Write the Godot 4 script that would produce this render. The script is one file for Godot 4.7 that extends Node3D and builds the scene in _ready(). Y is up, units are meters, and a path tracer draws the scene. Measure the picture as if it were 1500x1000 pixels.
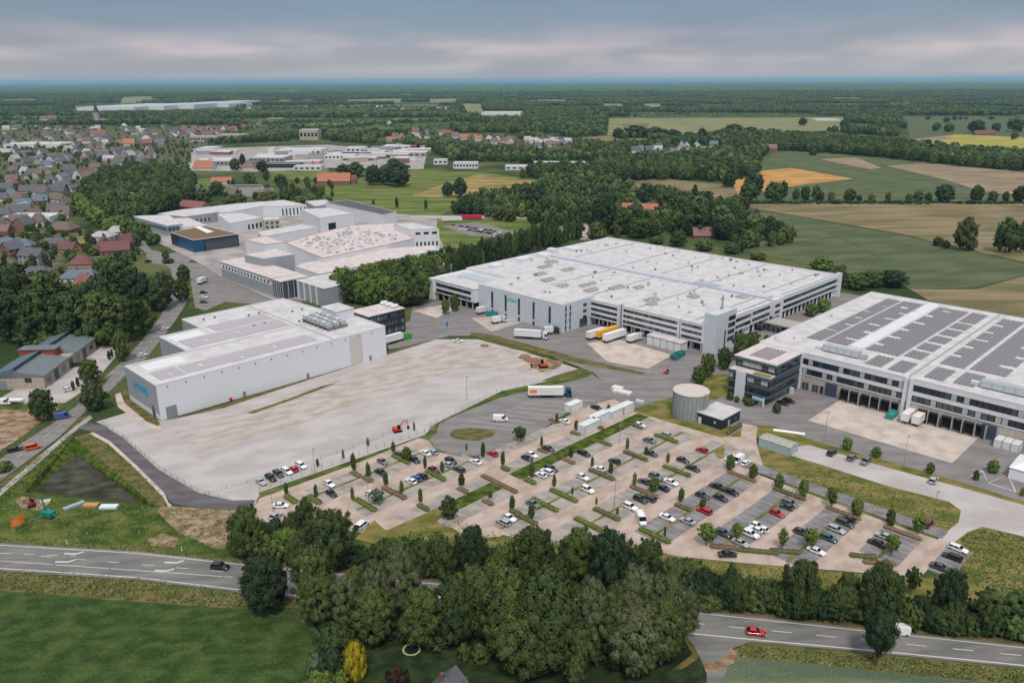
extends Node3D
# An industrial estate seen from the air. Site axes: s runs to the right and towards the viewer, t to the right and away.
const D := 0.70710678
var mats := {}
var used := {}
var rng := RandomNumberGenerator.new()
var cam: Camera3D
var pend := []          # things that wait for a label that counts along their zone
var lay := 0
var texs := {}


class MB:
	var v := PackedVector3Array()
	var n := PackedVector3Array()
	var c := PackedColorArray()
	var uv := PackedVector2Array()
	var col := Color.WHITE
	var use_uv := false
	func tri(a: Vector3, b: Vector3, d: Vector3) -> void:
		var k := (b - a).cross(d - a).normalized()
		v.append(a); v.append(d); v.append(b)
		for i in 3:
			n.append(k)
			c.append(col)
	func tri_n(a: Vector3, b: Vector3, d: Vector3, na: Vector3, nb: Vector3, nd: Vector3) -> void:
		v.append(a); v.append(d); v.append(b)
		n.append(na); n.append(nd); n.append(nb)
		for i in 3:
			c.append(col)
	func quad(a: Vector3, b: Vector3, d: Vector3, e: Vector3) -> void:
		tri(a, b, d)
		tri(a, d, e)
	func box(p: Vector3, q: Vector3) -> void:
		var lo := Vector3(minf(p.x, q.x), minf(p.y, q.y), minf(p.z, q.z))
		var hi := Vector3(maxf(p.x, q.x), maxf(p.y, q.y), maxf(p.z, q.z))
		hexa([Vector3(lo.x, lo.y, lo.z), Vector3(hi.x, lo.y, lo.z), Vector3(hi.x, lo.y, hi.z), Vector3(lo.x, lo.y, hi.z)], [Vector3(lo.x, hi.y, lo.z), Vector3(hi.x, hi.y, lo.z), Vector3(hi.x, hi.y, hi.z), Vector3(lo.x, hi.y, hi.z)])
	func hexa(b: Array, t: Array) -> void:      # rings of four seen from above: (-,-) (+,-) (+,+) (-,+)
		quad(t[0], t[3], t[2], t[1])
		quad(b[0], b[1], b[2], b[3])
		for i in 4:
			var j := (i + 1) % 4
			quad(b[i], t[i], t[j], b[j])
	func prism(poly: PackedVector2Array, y0: float, y1: float, top := true, sides := true) -> void:
		var p := poly.duplicate()
		if Geometry2D.is_polygon_clockwise(p):
			p.reverse()
		var m := p.size()
		if sides:
			for i in m:
				var a := p[i]
				var b := p[(i + 1) % m]
				quad(Vector3(a.x, y0, a.y), Vector3(a.x, y1, a.y), Vector3(b.x, y1, b.y), Vector3(b.x, y0, b.y))
		if top:
			var idx := Geometry2D.triangulate_polygon(p)
			for i in range(0, idx.size(), 3):
				var a := p[idx[i]]
				var b := p[idx[i + 1]]
				var d := p[idx[i + 2]]
				if (b - a).cross(d - a) > 0.0:
					var e := b
					b = d
					d = e
				tri(Vector3(a.x, y1, a.y), Vector3(b.x, y1, b.y), Vector3(d.x, y1, d.y))
	func tube(a: Vector3, b: Vector3, r0: float, r1: float, seg := 6, caps := true) -> void:
		var w := (b - a).normalized()
		var x := w.cross(Vector3.UP if absf(w.y) < 0.9 else Vector3.RIGHT).normalized()
		var z := w.cross(x)
		for i in seg:
			var t0 := TAU * i / seg
			var t1 := TAU * (i + 1) / seg
			var d0 := x * cos(t0) + z * sin(t0)
			var d1 := x * cos(t1) + z * sin(t1)
			tri_n(a + d0 * r0, a + d1 * r0, b + d1 * r1, d0, d1, d1)
			tri_n(a + d0 * r0, b + d1 * r1, b + d0 * r1, d0, d1, d0)
			if caps:
				tri(b, b + d0 * r1, b + d1 * r1)
				tri(a, a + d1 * r0, a + d0 * r0)
	func blob(ctr: Vector3, r: Vector3, seg := 7, rings := 4, jit := 0.0, g: RandomNumberGenerator = null) -> void:
		var pts := []
		for j in rings + 1:
			var row := []
			var ph := PI * j / rings
			for i in seg:
				var th := TAU * i / seg
				var d := Vector3(sin(ph) * cos(th), cos(ph), sin(ph) * sin(th))
				var k := 1.0
				if g and j > 0 and j < rings:
					k += g.randf_range(-jit, jit)
				row.append([ctr + d * r * k, (d / r).normalized()])
			pts.append(row)
		for j in rings:
			for i in seg:
				var a = pts[j][i]
				var b = pts[j][(i + 1) % seg]
				var d = pts[j + 1][(i + 1) % seg]
				var e = pts[j + 1][i]
				if j > 0:
					tri_n(a[0], b[0], d[0], a[1], b[1], d[1])
				if j < rings - 1:
					tri_n(a[0], d[0], e[0], a[1], d[1], e[1])
	func mesh(colors := false) -> ArrayMesh:
		var arr := []
		arr.resize(Mesh.ARRAY_MAX)
		arr[Mesh.ARRAY_VERTEX] = v
		arr[Mesh.ARRAY_NORMAL] = n
		if colors:
			arr[Mesh.ARRAY_COLOR] = c
		if use_uv:
			arr[Mesh.ARRAY_TEX_UV] = uv
			arr[Mesh.ARRAY_TEX_UV2] = uv
		var am := ArrayMesh.new()
		am.add_surface_from_arrays(Mesh.PRIMITIVE_TRIANGLES, arr)
		return am


func st(s: float, t: float, y := 0.0) -> Vector3:
	return Vector3((s + t) * D, y, (s - t) * D)


func numbered(called: String) -> String:
	var k: int = used.get(called, 0)
	used[called] = k + 1
	return called if k == 0 else "%s_%03d" % [called, k]


func tag(o: Node3D, label: String, category: String, group := "", kind := "") -> Node3D:
	if label:
		o.set_meta("label", label)
	if category:
		o.set_meta("category", category)
	if group:
		o.set_meta("group", group)
	if kind:
		o.set_meta("kind", kind)
	return o


func thing(called: String, label: String, category: String, at: Vector3, yaw := 0.0, group := "") -> Node3D:
	var o := Node3D.new()
	o.name = numbered(called)
	add_child(o, true)
	o.position = at
	o.rotation.y = deg_to_rad(yaw)
	return tag(o, label, category, group)


func wait(o: Node3D, desc: String, zone: String, end := "from the left") -> void:
	pend.append([o, desc, zone, end])


func part(called: String, m: Mesh, mt: Material, par: Node3D, pos := Vector3.ZERO) -> MeshInstance3D:
	var o := MeshInstance3D.new()
	o.name = called
	o.mesh = m
	o.material_override = mt
	o.position = pos
	par.add_child(o, true)
	return o


func struct(called: String, m: Mesh, mt: Material, label: String, kind := "structure") -> MeshInstance3D:
	var o := MeshInstance3D.new()
	o.name = numbered(called)
	o.mesh = m
	o.material_override = mt
	add_child(o, true)
	tag(o, label, "", "", kind)
	return o


func px(r: float, g: float, b: float, k := 1.0) -> Color:     # a colour as the eye reads it, 0 to 255
	var l := Color(r / 255.0, g / 255.0, b / 255.0).srgb_to_linear()
	return Color(minf(l.r * k, 0.85), minf(l.g * k, 0.85), minf(l.b * k, 0.85)).linear_to_srgb()


func noise_tex(key: String, ramp: Array, freq: float, oct := 5, size := 512, sd := 1, contrast_lo := 0.25, contrast_hi := 0.75, ty := FastNoiseLite.TYPE_SIMPLEX_SMOOTH) -> NoiseTexture2D:
	if texs.has(key):
		return texs[key]
	var f := FastNoiseLite.new()
	f.noise_type = ty
	f.seed = sd
	f.frequency = freq
	f.fractal_octaves = oct
	f.fractal_gain = 0.55
	var t := NoiseTexture2D.new()
	t.width = size
	t.height = size
	t.seamless = true
	t.seamless_blend_skirt = 0.2
	t.normalize = true
	t.noise = f
	var g := Gradient.new()
	var offs := PackedFloat32Array()
	var cols := PackedColorArray()
	for i in ramp.size():
		offs.append(lerpf(contrast_lo, contrast_hi, float(i) / maxf(ramp.size() - 1, 1)))
		cols.append(ramp[i])
	g.offsets = offs
	g.colors = cols
	t.color_ramp = g
	texs[key] = t
	return t


func flat(key: String, col: Color, rough := 0.85, metal := 0.0, spec := 0.4) -> StandardMaterial3D:
	if mats.has(key):
		return mats[key]
	var m := StandardMaterial3D.new()
	m.albedo_color = col
	m.roughness = rough
	m.metallic = metal
	m.metallic_specular = spec
	mats[key] = m
	return m


func clad(key: String, col: Color, tile: float, lo := 0.86, rough := 0.7) -> StandardMaterial3D:      # a building surface with a faint mottling
	var m := flat(key, col, rough)
	if m.albedo_texture == null:
		m.albedo_texture = noise_tex("mottle%.2f" % lo, [Color(lo, lo, lo), Color(0.97, 0.97, 0.97), Color.WHITE], 0.012, 5, 512, 5)
		m.uv1_triplanar = true
		m.uv1_scale = Vector3.ONE / tile
	return m


func soil(key: String, ramp: Array, tile: Vector2, fine := 9.0, sd := 1, freq := 0.008, fine_lo := 0.72, rough := 0.95) -> StandardMaterial3D:     # ground: a broad colour pattern times a fine one
	if mats.has(key):
		return mats[key]
	var m := StandardMaterial3D.new()
	m.roughness = rough
	m.metallic_specular = 0.2
	m.albedo_texture = noise_tex(key, ramp, freq, 6, 512, sd)
	m.uv1_scale = Vector3(1.0 / tile.x, 1.0 / tile.y, 1)
	m.detail_enabled = true
	m.detail_blend_mode = BaseMaterial3D.BLEND_MODE_MUL
	m.detail_uv_layer = BaseMaterial3D.DETAIL_UV_2
	m.detail_albedo = noise_tex("fine%.2f" % fine_lo, [Color(fine_lo, fine_lo, fine_lo), Color(0.92, 0.92, 0.92), Color(1, 1, 1)], 0.03, 5, 512, 9, 0.3, 0.7)
	m.uv2_scale = Vector3(1.0 / fine, 1.0 / fine, 1)
	mats[key] = m
	return m


func sheet(called: String, pts: PackedVector2Array, mt: Material, label: String, y := -1.0, turn := 0.0, kind := "structure") -> MeshInstance3D:
	lay += 1
	var yy := y if y > -0.5 else 0.01 + lay * 0.002
	var b := MB.new()
	b.prism(pts, 0, yy, true, false)
	b.use_uv = true
	for p in b.v:
		b.uv.append(Vector2(p.x, p.z).rotated(turn))
	return struct(called, b.mesh(), mt, label, kind)


func poly_st(a: Array) -> PackedVector2Array:
	var o := PackedVector2Array()
	for p in a:
		var q := st(p[0], p[1])
		o.append(Vector2(q.x, q.z))
	return o


func rect_st(s0: float, s1: float, t0: float, t1: float) -> PackedVector2Array:
	return poly_st([[s0, t0], [s1, t0], [s1, t1], [s0, t1]])


func xz(a: Array) -> PackedVector2Array:
	var o := PackedVector2Array()
	for i in range(0, a.size(), 2):
		o.append(Vector2(a[i], a[i + 1]))
	return o


func strip(pts: PackedVector2Array, w: float, y: float) -> MB:      # a ribbon along a line
	var b := MB.new()
	var m := pts.size()
	var l := []
	for i in m:
		var d := (pts[mini(i + 1, m - 1)] - pts[maxi(i - 1, 0)]).normalized()
		var k := Vector2(-d.y, d.x) * w * 0.5
		l.append([pts[i] + k, pts[i] - k])
	for i in m - 1:
		var a: Vector2 = l[i][0]
		var e: Vector2 = l[i][1]
		var c2: Vector2 = l[i + 1][0]
		var f: Vector2 = l[i + 1][1]
		b.quad(Vector3(a.x, y, a.y), Vector3(c2.x, y, c2.y), Vector3(f.x, y, f.y), Vector3(e.x, y, e.y))
	b.use_uv = true
	for p in b.v:
		b.uv.append(Vector2(p.x, p.z))
	return b


# ---------------------------------------------------------------- plants

func leaf(b: MB, p: Vector3, nn: Vector3, soft: Vector3, a: float, w: float, g: RandomNumberGenerator, along := Vector3.ZERO) -> void:
	var u := along
	if u == Vector3.ZERO:
		u = nn.cross(Vector3(g.randf_range(-1, 1), g.randf_range(-1, 1), g.randf_range(-1, 1)))
	else:
		u = u - nn * u.dot(nn)
	if u.length() < 0.01:
		u = nn.cross(Vector3.RIGHT)
	u = u.normalized()
	var x := nn.cross(u)
	var t := p + u * a
	var r := p + x * w - nn * w * 0.3
	var d := p - u * a
	var l := p - x * w - nn * w * 0.3
	b.tri_n(t, r, l, soft, soft, soft)
	b.tri_n(d, l, r, soft, soft, soft)


# A crown in unit size: y from 0 (ground) to 1 (top), x and z within 1.
func crown(kind: String, sd: int, count: int, size: float, aspect: float, rich := 0) -> ArrayMesh:
	var g := RandomNumberGenerator.new()
	g.seed = sd
	var b := MB.new()
	var lobes := []
	var y0 := 0.16
	var nl := 26
	match kind:
		"broad": y0 = 0.12; nl = 30
		"birch": y0 = 0.14; nl = 34
		"slim": y0 = 0.2; nl = 12
		"poplar": y0 = 0.06; nl = 14
		"cone": y0 = 0.06; nl = 22
		"ball": y0 = 0.3; nl = 14
		"shrub": y0 = 0.0; nl = 16
		"young": y0 = 0.28; nl = 12
	var shrink := 1.0
	if rich > 0 and kind in ["broad", "birch", "shrub", "young", "ball"]:
		var more := 1.5 if rich == 1 else 2.9
		shrink = pow(more, -0.42)
		nl = int(nl * more)
	var mid := (1.0 + y0) * 0.5
	var half := (1.0 - y0) * 0.5
	for i in nl:
		var yy := -1.0 + 2.0 * (i + g.randf()) / nl
		var prof := sqrt(maxf(0.0, 1.0 - yy * yy))
		if kind == "broad" or kind == "shrub":
			prof = pow(maxf(0.0, 1.0 - pow(absf(yy * 0.92 + 0.1), 2.1)), 0.55)
		elif kind == "cone":
			prof = (1.0 - yy) * 0.5 + 0.08
		elif kind == "birch":
			prof *= 0.85 + 0.25 * g.randf() - 0.2 * maxf(yy, 0.0)
		elif kind == "slim" or kind == "poplar":
			prof = pow(prof, 0.8) * (0.85 if yy > 0.3 else 1.0)
		var th := i * 2.39996 + g.randf_range(-0.5, 0.5)
		var rr := prof * g.randf_range(0.45, 0.74)
		if kind in ["slim", "poplar"]:
			rr = prof * g.randf_range(0.1, 0.45)
		var lr := g.randf_range(0.24, 0.40)
		match kind:
			"birch": lr = g.randf_range(0.2, 0.34)
			"slim", "poplar": lr = g.randf_range(0.45, 0.62) * (0.5 + 0.5 * prof)
			"cone": lr = 0.12 + prof * 0.34
			"ball", "young": lr = g.randf_range(0.36, 0.5)
		if shrink < 1.0:
			lr *= shrink
			rr = prof * (1.02 - lr) * sqrt(g.randf_range(0.35, 1.0)) * g.randf_range(0.9, 1.12)
		lobes.append([Vector3(cos(th) * rr, mid + yy * half * (0.86 if shrink == 1.0 else 0.9 + g.randf_range(-0.08, 0.08)), sin(th) * rr), lr, g.randf_range(0.7, 1.3), g.randf_range(-0.14, 0.14)])
	if kind in ["broad", "ball", "young", "shrub"]:
		lobes.append([Vector3(0, mid, 0), 0.62, 0.9, 0.0])
	if rich > 0 and kind in ["broad", "birch", "young", "shrub"]:      # stray sprays that break the outline
		for i in 8 + 9 * rich:
			var d := Vector3(g.randfn(), g.randfn() * 0.9 + 0.35, g.randfn()).normalized()
			var k := g.randf_range(0.88, 1.07)
			lobes.append([Vector3(d.x * k, clampf(mid + d.y * half * k, y0, 1.04), d.z * k), g.randf_range(0.09, 0.16), g.randf_range(0.8, 1.4), g.randf_range(-0.1, 0.16)])
	var core := 0.80 if shrink == 1.0 else 0.62
	var per := count / lobes.size()
	var inv := 1.0 / aspect        # a unit of height is 'aspect' units of radius in metres
	for L in lobes:
		var ctr: Vector3 = L[0]
		var lr: float = L[1]
		var tone: float = L[2]
		var hue: float = L[3]
		b.col = Color(tone * 0.9, tone * 0.9, tone * 0.9)
		b.blob(ctr, Vector3(lr, lr * inv, lr) * core, 6, 4, 0.12, g)
		for k in per:
			var d := Vector3(g.randfn(), g.randfn() + 0.25, g.randfn()).normalized()
			var q := g.randf_range(0.82, 1.1) if shrink == 1.0 else g.randf_range(0.6, 1.22)
			var p := ctr + Vector3(d.x * lr, d.y * lr * inv, d.z * lr) * q
			var deep := false
			for M in lobes:
				if M != L:
					var e: Vector3 = p - M[0]
					e.y *= aspect
					if e.length() < M[1] * (0.78 if shrink == 1.0 else 0.6):
						deep = true
						break
			if deep or p.y < 0.0:
				continue
			var out := Vector3(p.x, (p.y - mid) * aspect * 0.8 + 0.15, p.z).normalized()
			var soft := (d * 0.5 + out * 0.55 + Vector3(0, 0.22, 0)).normalized()
			var nn := (soft + Vector3(g.randfn(), g.randfn(), g.randfn()) * 0.42).normalized()
			if nn.dot(soft) < 0.1:
				nn = soft
			var f := tone * g.randf_range(0.74, 1.26)
			b.col = Color(f * (1.0 + hue), f, f * (1.0 - hue))
			var sz := size * g.randf_range(0.6, 1.25)
			var al := Vector3.ZERO
			var wd := sz * 0.62
			if kind == "birch":
				al = Vector3(g.randf_range(-0.3, 0.3), -1, g.randf_range(-0.3, 0.3))
				wd = sz * 0.4
				sz *= 1.25
			# leaves keep their proportions in metres
			var k0 := b.v.size()
			leaf(b, Vector3.ZERO, nn, soft, sz, wd, g, al)
			for z in range(k0, b.v.size()):
				var w := b.v[z]
				b.v[z] = p + Vector3(w.x, w.y * inv, w.z)
	return b.mesh(true)


func trunk_mesh(sd: int, top: float, limbs: int, fat: float) -> ArrayMesh:      # unit tree: height 1, crown radius 1
	var g := RandomNumberGenerator.new()
	g.seed = sd
	var b := MB.new()
	var bend := Vector3(g.randf_range(-0.05, 0.05), 0, g.randf_range(-0.05, 0.05))
	b.tube(Vector3(0, -0.02, 0), Vector3(0, 0.04, 0), fat * 1.5, fat, 8, false)
	b.tube(Vector3(0, 0.04, 0), Vector3(0, top * 0.5, 0) + bend, fat, fat * 0.75, 8, false)
	b.tube(Vector3(0, top * 0.5, 0) + bend, Vector3(0, top, 0) + bend * 1.6, fat * 0.75, fat * 0.25, 7, true)
	for i in limbs:
		var th := i * 2.4 + g.randf()
		var h0 := top * g.randf_range(0.35, 0.7)
		b.tube(Vector3(0, h0, 0) + bend, Vector3(cos(th) * 0.5, h0 + 0.22, sin(th) * 0.5), fat * 0.45, fat * 0.14, 5, true)
	return b.mesh()


var crowns := {}
var trunks := {}

func leaf_mat(key: String) -> StandardMaterial3D:
	if mats.has("leaf_" + key):
		return mats["leaf_" + key]
	var c := Color(0.045, 0.062, 0.028)
	match key:
		"oak": c = Color(0.064, 0.095, 0.032)
		"lime": c = Color(0.094, 0.132, 0.039)
		"fresh": c = Color(0.131, 0.193, 0.041)
		"birch": c = Color(0.125, 0.148, 0.068)
		"deep": c = Color(0.039, 0.065, 0.031)
		"slim": c = Color(0.046, 0.079, 0.029)
		"olive": c = Color(0.077, 0.083, 0.034)
		"silver": c = Color(0.12, 0.16, 0.11)
		"gold": c = Color(0.36, 0.29, 0.02)
		"copper": c = Color(0.055, 0.026, 0.024)
		"hedge": c = Color(0.128, 0.170, 0.037)
		"hedge_brown": c = Color(0.204, 0.145, 0.082)
		"hedge_olive": c = Color(0.133, 0.136, 0.058)
	var m := StandardMaterial3D.new()
	m.albedo_color = c.linear_to_srgb()
	m.vertex_color_use_as_albedo = true
	m.roughness = 0.75
	m.metallic_specular = 0.25
	m.backlight_enabled = true
	m.backlight = Color(0.25, 0.28, 0.15)
	mats["leaf_" + key] = m
	return m


func tree_parts(o: Node3D, shape: String, look: String, h: float, r: float, fine: int, sd: int) -> void:
	var var_n: int = sd % (3 if fine > 0 else 2)
	var key := "%s%d_%d" % [shape, fine, var_n]
	if not crowns.has(key):
		var counts: Array = [300, 2400, 9500]
		var sizes: Array = [0.17, 0.085, 0.05]
		var cnt: int = counts[fine]
		var size: float = sizes[fine]
		var asp := 2.2
		match shape:
			"slim": asp = 4.5; cnt = 420; size = 0.16
			"poplar": asp = 5.0; cnt = 700; size = 0.15
			"young": asp = 2.6; cnt = int(cnt * 0.5); size *= 1.25
			"ball": asp = 2.6; cnt = int(cnt * 0.6)
			"shrub": asp = 1.2; cnt = int(cnt * 0.55)
			"cone": asp = 2.8
			"birch": asp = 2.9; cnt = int(cnt * 1.1)
		crowns[key] = crown(shape, 11 + var_n * 7 + fine * 31 + shape.hash() % 97, cnt, size, asp, fine)
	var c := part("crown", crowns[key], leaf_mat(look), o)
	c.scale = Vector3(r, h, r)
	c.rotation.y = float(sd % 63) * 0.1
	if shape == "shrub":
		return
	var tk := "t%d" % (sd % 3) + shape
	if not trunks.has(tk):
		trunks[tk] = trunk_mesh(5 + sd % 3, 0.8 if shape in ["slim", "poplar", "cone"] else 0.6, 0 if shape in ["slim", "poplar", "cone", "ball"] else 5, 0.045 if shape in ["broad", "birch"] else 0.06)
	var t := part("trunk", trunks[tk], flat("bark", px(92, 82, 70)) if shape != "birch" else flat("birch_bark", px(150, 146, 138)), o)
	t.scale = Vector3(r, h, r)


const LOOK_WORDS := {"oak": "dark green", "lime": "mid green", "fresh": "light green", "birch": "grey green", "deep": "very dark green", "slim": "deep green", "olive": "olive green", "silver": "pale silvery", "gold": "golden yellow", "copper": "dark red leaved"}
const SHAPE_WORDS := {"broad": "broad tree", "birch": "weeping birch", "slim": "columnar tree", "poplar": "narrow tree", "cone": "conical tree", "ball": "round headed tree", "shrub": "rounded shrub", "young": "young round tree"}

func tree(shape: String, look: String, x: float, z: float, h: float, r: float, zone: String, end: String, fine: int, sd: int) -> void:
	var o := thing("shrub" if shape == "shrub" else {"birch": "birch_tree", "poplar": "poplar_tree", "cone": "conifer_tree", "slim": "columnar_tree"}.get(shape, "broadleaf_tree"), "", "shrub" if shape == "shrub" else "tree", Vector3(x, 0, z))
	tree_parts(o, shape, look, h, r, fine, sd)
	o.set_meta("group", ("shrubs " if shape == "shrub" else "trees ") + zone)
	wait(o, LOOK_WORDS[look] + " " + SHAPE_WORDS[shape], zone, end)


func lumpy_bar(l: float, w: float, h: float, sd: int) -> ArrayMesh:      # a clipped hedge along x
	var g := RandomNumberGenerator.new()
	g.seed = sd
	var b := MB.new()
	var k := maxi(2, int(l / 1.3))
	for i in k:
		var f := g.randf_range(0.85, 1.15)
		b.col = Color(f, f, f)
		b.blob(Vector3(-l / 2 + l * (i + 0.5) / k, h * 0.45, 0), Vector3(l / k * 0.85, h * 0.55 * g.randf_range(0.85, 1.1), w * 0.5), 8, 5, 0.1, g)
	for i in int(l * 60):
		var x := g.randf_range(-l / 2, l / 2)
		var th := g.randf_range(0.1, PI - 0.1)
		var d := Vector3(0, sin(th), cos(th))
		var p := Vector3(x, h * 0.45 + d.y * h * 0.55 * g.randf_range(0.9, 1.15), d.z * w * 0.5 * g.randf_range(0.9, 1.1))
		var nn := (d + Vector3(g.randfn(), g.randfn(), g.randfn()) * 0.4).normalized()
		if nn.dot(d) < 0.1:
			nn = d
		var f := g.randf_range(0.7, 1.3)
		b.col = Color(f, f, f)
		leaf(b, p, nn, d, g.randf_range(0.1, 0.24), 0.1, g)
	return b.mesh(true)


func hedge(s: float, t: float, l: float, w: float, h: float, look: String, yaw: float, zone: String, sd: int) -> void:
	var o := thing("hedge", "", "hedge", st(s, t), yaw, "hedges between the parking rows")
	var kb := MB.new()
	kb.box(Vector3(-l / 2 - 0.35, 0, -w / 2 - 0.3), Vector3(l / 2 + 0.35, 0.14, w / 2 + 0.3))
	part("kerb_bed", kb.mesh(), clad("kerb", px(160, 140, 125), 3.0), o)
	part("foliage", lumpy_bar(l, w, h, sd), leaf_mat(look), o, Vector3(0, 0.1, 0))
	wait(o, {"hedge": "bright green", "hedge_brown": "browned", "hedge_olive": "olive green"}[look] + " low hedge", zone, "from the left")


# ---------------------------------------------------------------- vehicles (forward is local +x)

func loft(b: MB, rings: Array, cap := true) -> void:
	for i in rings.size() - 1:
		var p: Array = rings[i]
		var q: Array = rings[i + 1]
		var m := p.size()
		for k in m:
			var j := (k + 1) % m
			b.quad(p[k], q[k], q[j], p[j])
	if cap:
		for e in [0, rings.size() - 1]:
			var r: Array = rings[e]
			for k in range(1, r.size() - 1):
				if e == 0:
					b.tri(r[0], r[k], r[k + 1])
				else:
					b.tri(r[0], r[k + 1], r[k])


func body_ring(x: float, w: float, y0: float, y1: float) -> Array:
	var s := 0.1
	return [Vector3(x, y0, -w * 0.86), Vector3(x, y0 + 0.14, -w), Vector3(x, (y0 + y1) * 0.55, -w), Vector3(x, y1 - s, -w * 0.96), Vector3(x, y1, -w * 0.84), Vector3(x, y1 + 0.02, 0), Vector3(x, y1, w * 0.84), Vector3(x, y1 - s, w * 0.96), Vector3(x, (y0 + y1) * 0.55, w), Vector3(x, y0 + 0.14, w), Vector3(x, y0, w * 0.86)]


var car_meshes := {}

func wheel_meshes() -> Array:
	if not car_meshes.has("wheel"):
		var b := MB.new()
		b.tube(Vector3(0, 0, -0.11), Vector3(0, 0, 0.11), 0.32, 0.32, 14)
		var r := MB.new()
		r.tube(Vector3(0, 0, -0.125), Vector3(0, 0, 0.125), 0.2, 0.2, 10)
		car_meshes.wheel = [b.mesh(), r.mesh()]
	return car_meshes.wheel


func wheels(o: Node3D, xs: Array, w: float, k := 1.0) -> void:
	var m := wheel_meshes()
	for x in xs:
		for s in [-1.0, 1.0]:
			var t := part("wheel", m[0], flat("tyre", px(28, 28, 30)), o, Vector3(x, 0.32 * k, s * w))
			t.scale = Vector3.ONE * k
			part("rim", m[1], flat("rim", px(150, 152, 156), 0.35, 0.7), t)


func car_proto(kind: String) -> Array:     # [body, glass, lights, wheel xs, half width]
	if car_meshes.has(kind):
		return car_meshes[kind]
	var L := 4.2
	var W := 0.89
	var H := 1.46
	var hood := 0.92
	var front := 0.42       # where the windscreen meets the bonnet, from the middle
	var back := -1.85
	var rake := 0.55
	var tail_y := 0.9
	match kind:
		"saloon": L = 4.65; W = 0.91; H = 1.42; back = -1.55; rake = 0.7; tail_y = 0.98; front = 0.75
		"estate": L = 4.7; W = 0.91; H = 1.46; back = -2.2; rake = 0.35; front = 0.75
		"suv": L = 4.5; W = 0.94; H = 1.66; back = -2.05; rake = 0.3; hood = 1.05; front = 0.65
		"convertible": L = 4.3; W = 0.9; H = 1.3; back = -1.2; rake = 0.5; front = 0.35; tail_y = 0.92
		"van": L = 5.3; W = 0.99; H = 2.2; hood = 1.1; front = 1.55; back = -2.5; rake = 0.08
		"minivan": L = 4.6; W = 0.93; H = 1.82; hood = 1.05; front = 1.05; back = -2.15; rake = 0.12
	var hl := L / 2
	var b := MB.new()
	loft(b, [body_ring(-hl, W * 0.84, 0.36, tail_y - 0.16), body_ring(-hl + 0.18, W * 0.97, 0.26, tail_y), body_ring(back + 0.1, W, 0.22, 0.95 if hood < 1 else hood), body_ring(0, W, 0.22, 0.93 if hood < 1 else hood), body_ring(front + 0.25, W, 0.22, hood), body_ring(hl - 0.45, W * 0.97, 0.22, hood - 0.14), body_ring(hl - 0.12, W * 0.9, 0.26, hood - 0.26), body_ring(hl, W * 0.74, 0.36, hood - 0.42)])
	var yb := hood - 0.02
	var x0 := back - (0.0 if kind in ["van", "minivan"] else 0.02)
	var x1 := front + 0.3
	var r0 := back + rake
	var r1 := front - 0.45
	if kind == "van":
		r1 = front - 0.35
	var wr := W * 0.78
	var wb := W * 0.93
	if kind == "van" or kind == "minivan":
		wr = W * 0.9
		wb = W * 0.985
	# roof shell and pillars
	b.hexa([Vector3(r0 - 0.06, H - 0.07, -wr - 0.02), Vector3(r1 + 0.08, H - 0.07, -wr - 0.02), Vector3(r1 + 0.08, H - 0.07, wr + 0.02), Vector3(r0 - 0.06, H - 0.07, wr + 0.02)], [Vector3(r0 + 0.06, H, -wr * 0.86), Vector3(r1 - 0.1, H, -wr * 0.86), Vector3(r1 - 0.1, H, wr * 0.86), Vector3(r0 + 0.06, H, wr * 0.86)])
	for s in [-1.0, 1.0]:
		for f in [0.0, 0.42, 0.96] if kind != "van" else [0.96]:
			var xb := lerpf(x0, x1, f)
			var xt := lerpf(r0, r1, f)
			b.tube(Vector3(xb, yb, s * (wb + 0.005)), Vector3(xt, H - 0.05, s * (wr + 0.01)), 0.06, 0.05, 5, false)
	if kind == "van":       # closed load bay
		var xm := 0.55
		b.hexa([Vector3(x0 - 0.06, yb, -wb - 0.01), Vector3(xm, yb, -wb - 0.01), Vector3(xm, yb, wb + 0.01), Vector3(x0 - 0.06, yb, wb + 0.01)], [Vector3(r0 - 0.08, H - 0.05, -wr - 0.01), Vector3(xm, H - 0.05, -wr - 0.01), Vector3(xm, H - 0.05, wr + 0.01), Vector3(r0 - 0.08, H - 0.05, wr + 0.01)])
	var g := MB.new()
	g.hexa([Vector3(x0, yb, -wb), Vector3(x1, yb, -wb), Vector3(x1, yb, wb), Vector3(x0, yb, wb)], [Vector3(r0, H - 0.06, -wr), Vector3(r1, H - 0.06, -wr), Vector3(r1, H - 0.06, wr), Vector3(r0, H - 0.06, wr)])
	var hlm := MB.new()
	hlm.box(Vector3(-0.14, -0.08, -0.2), Vector3(0.1, 0.08, 0.2))
	car_meshes[kind] = [b.mesh(), g.mesh(), hlm.mesh(), [hl - 0.85, -hl + 0.8], W - 0.1, hl, hood]
	return car_meshes[kind]


const PAINT := {"white": [218, 220, 224], "silver": [160, 164, 168], "grey": [98, 102, 108], "dark grey": [58, 62, 68], "black": [24, 25, 28], "navy": [34, 42, 62], "blue": [44, 84, 140], "light blue": [110, 150, 185], "red": [170, 22, 34], "dark red": [98, 24, 36], "teal": [28, 78, 92], "dark green": [32, 52, 46], "orange": [205, 92, 40]}
const CAR_WORDS := {"hatch": "hatchback", "saloon": "saloon car", "estate": "estate car", "suv": "tall car", "convertible": "convertible", "van": "van", "minivan": "people carrier"}
var car_first := {}

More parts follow.
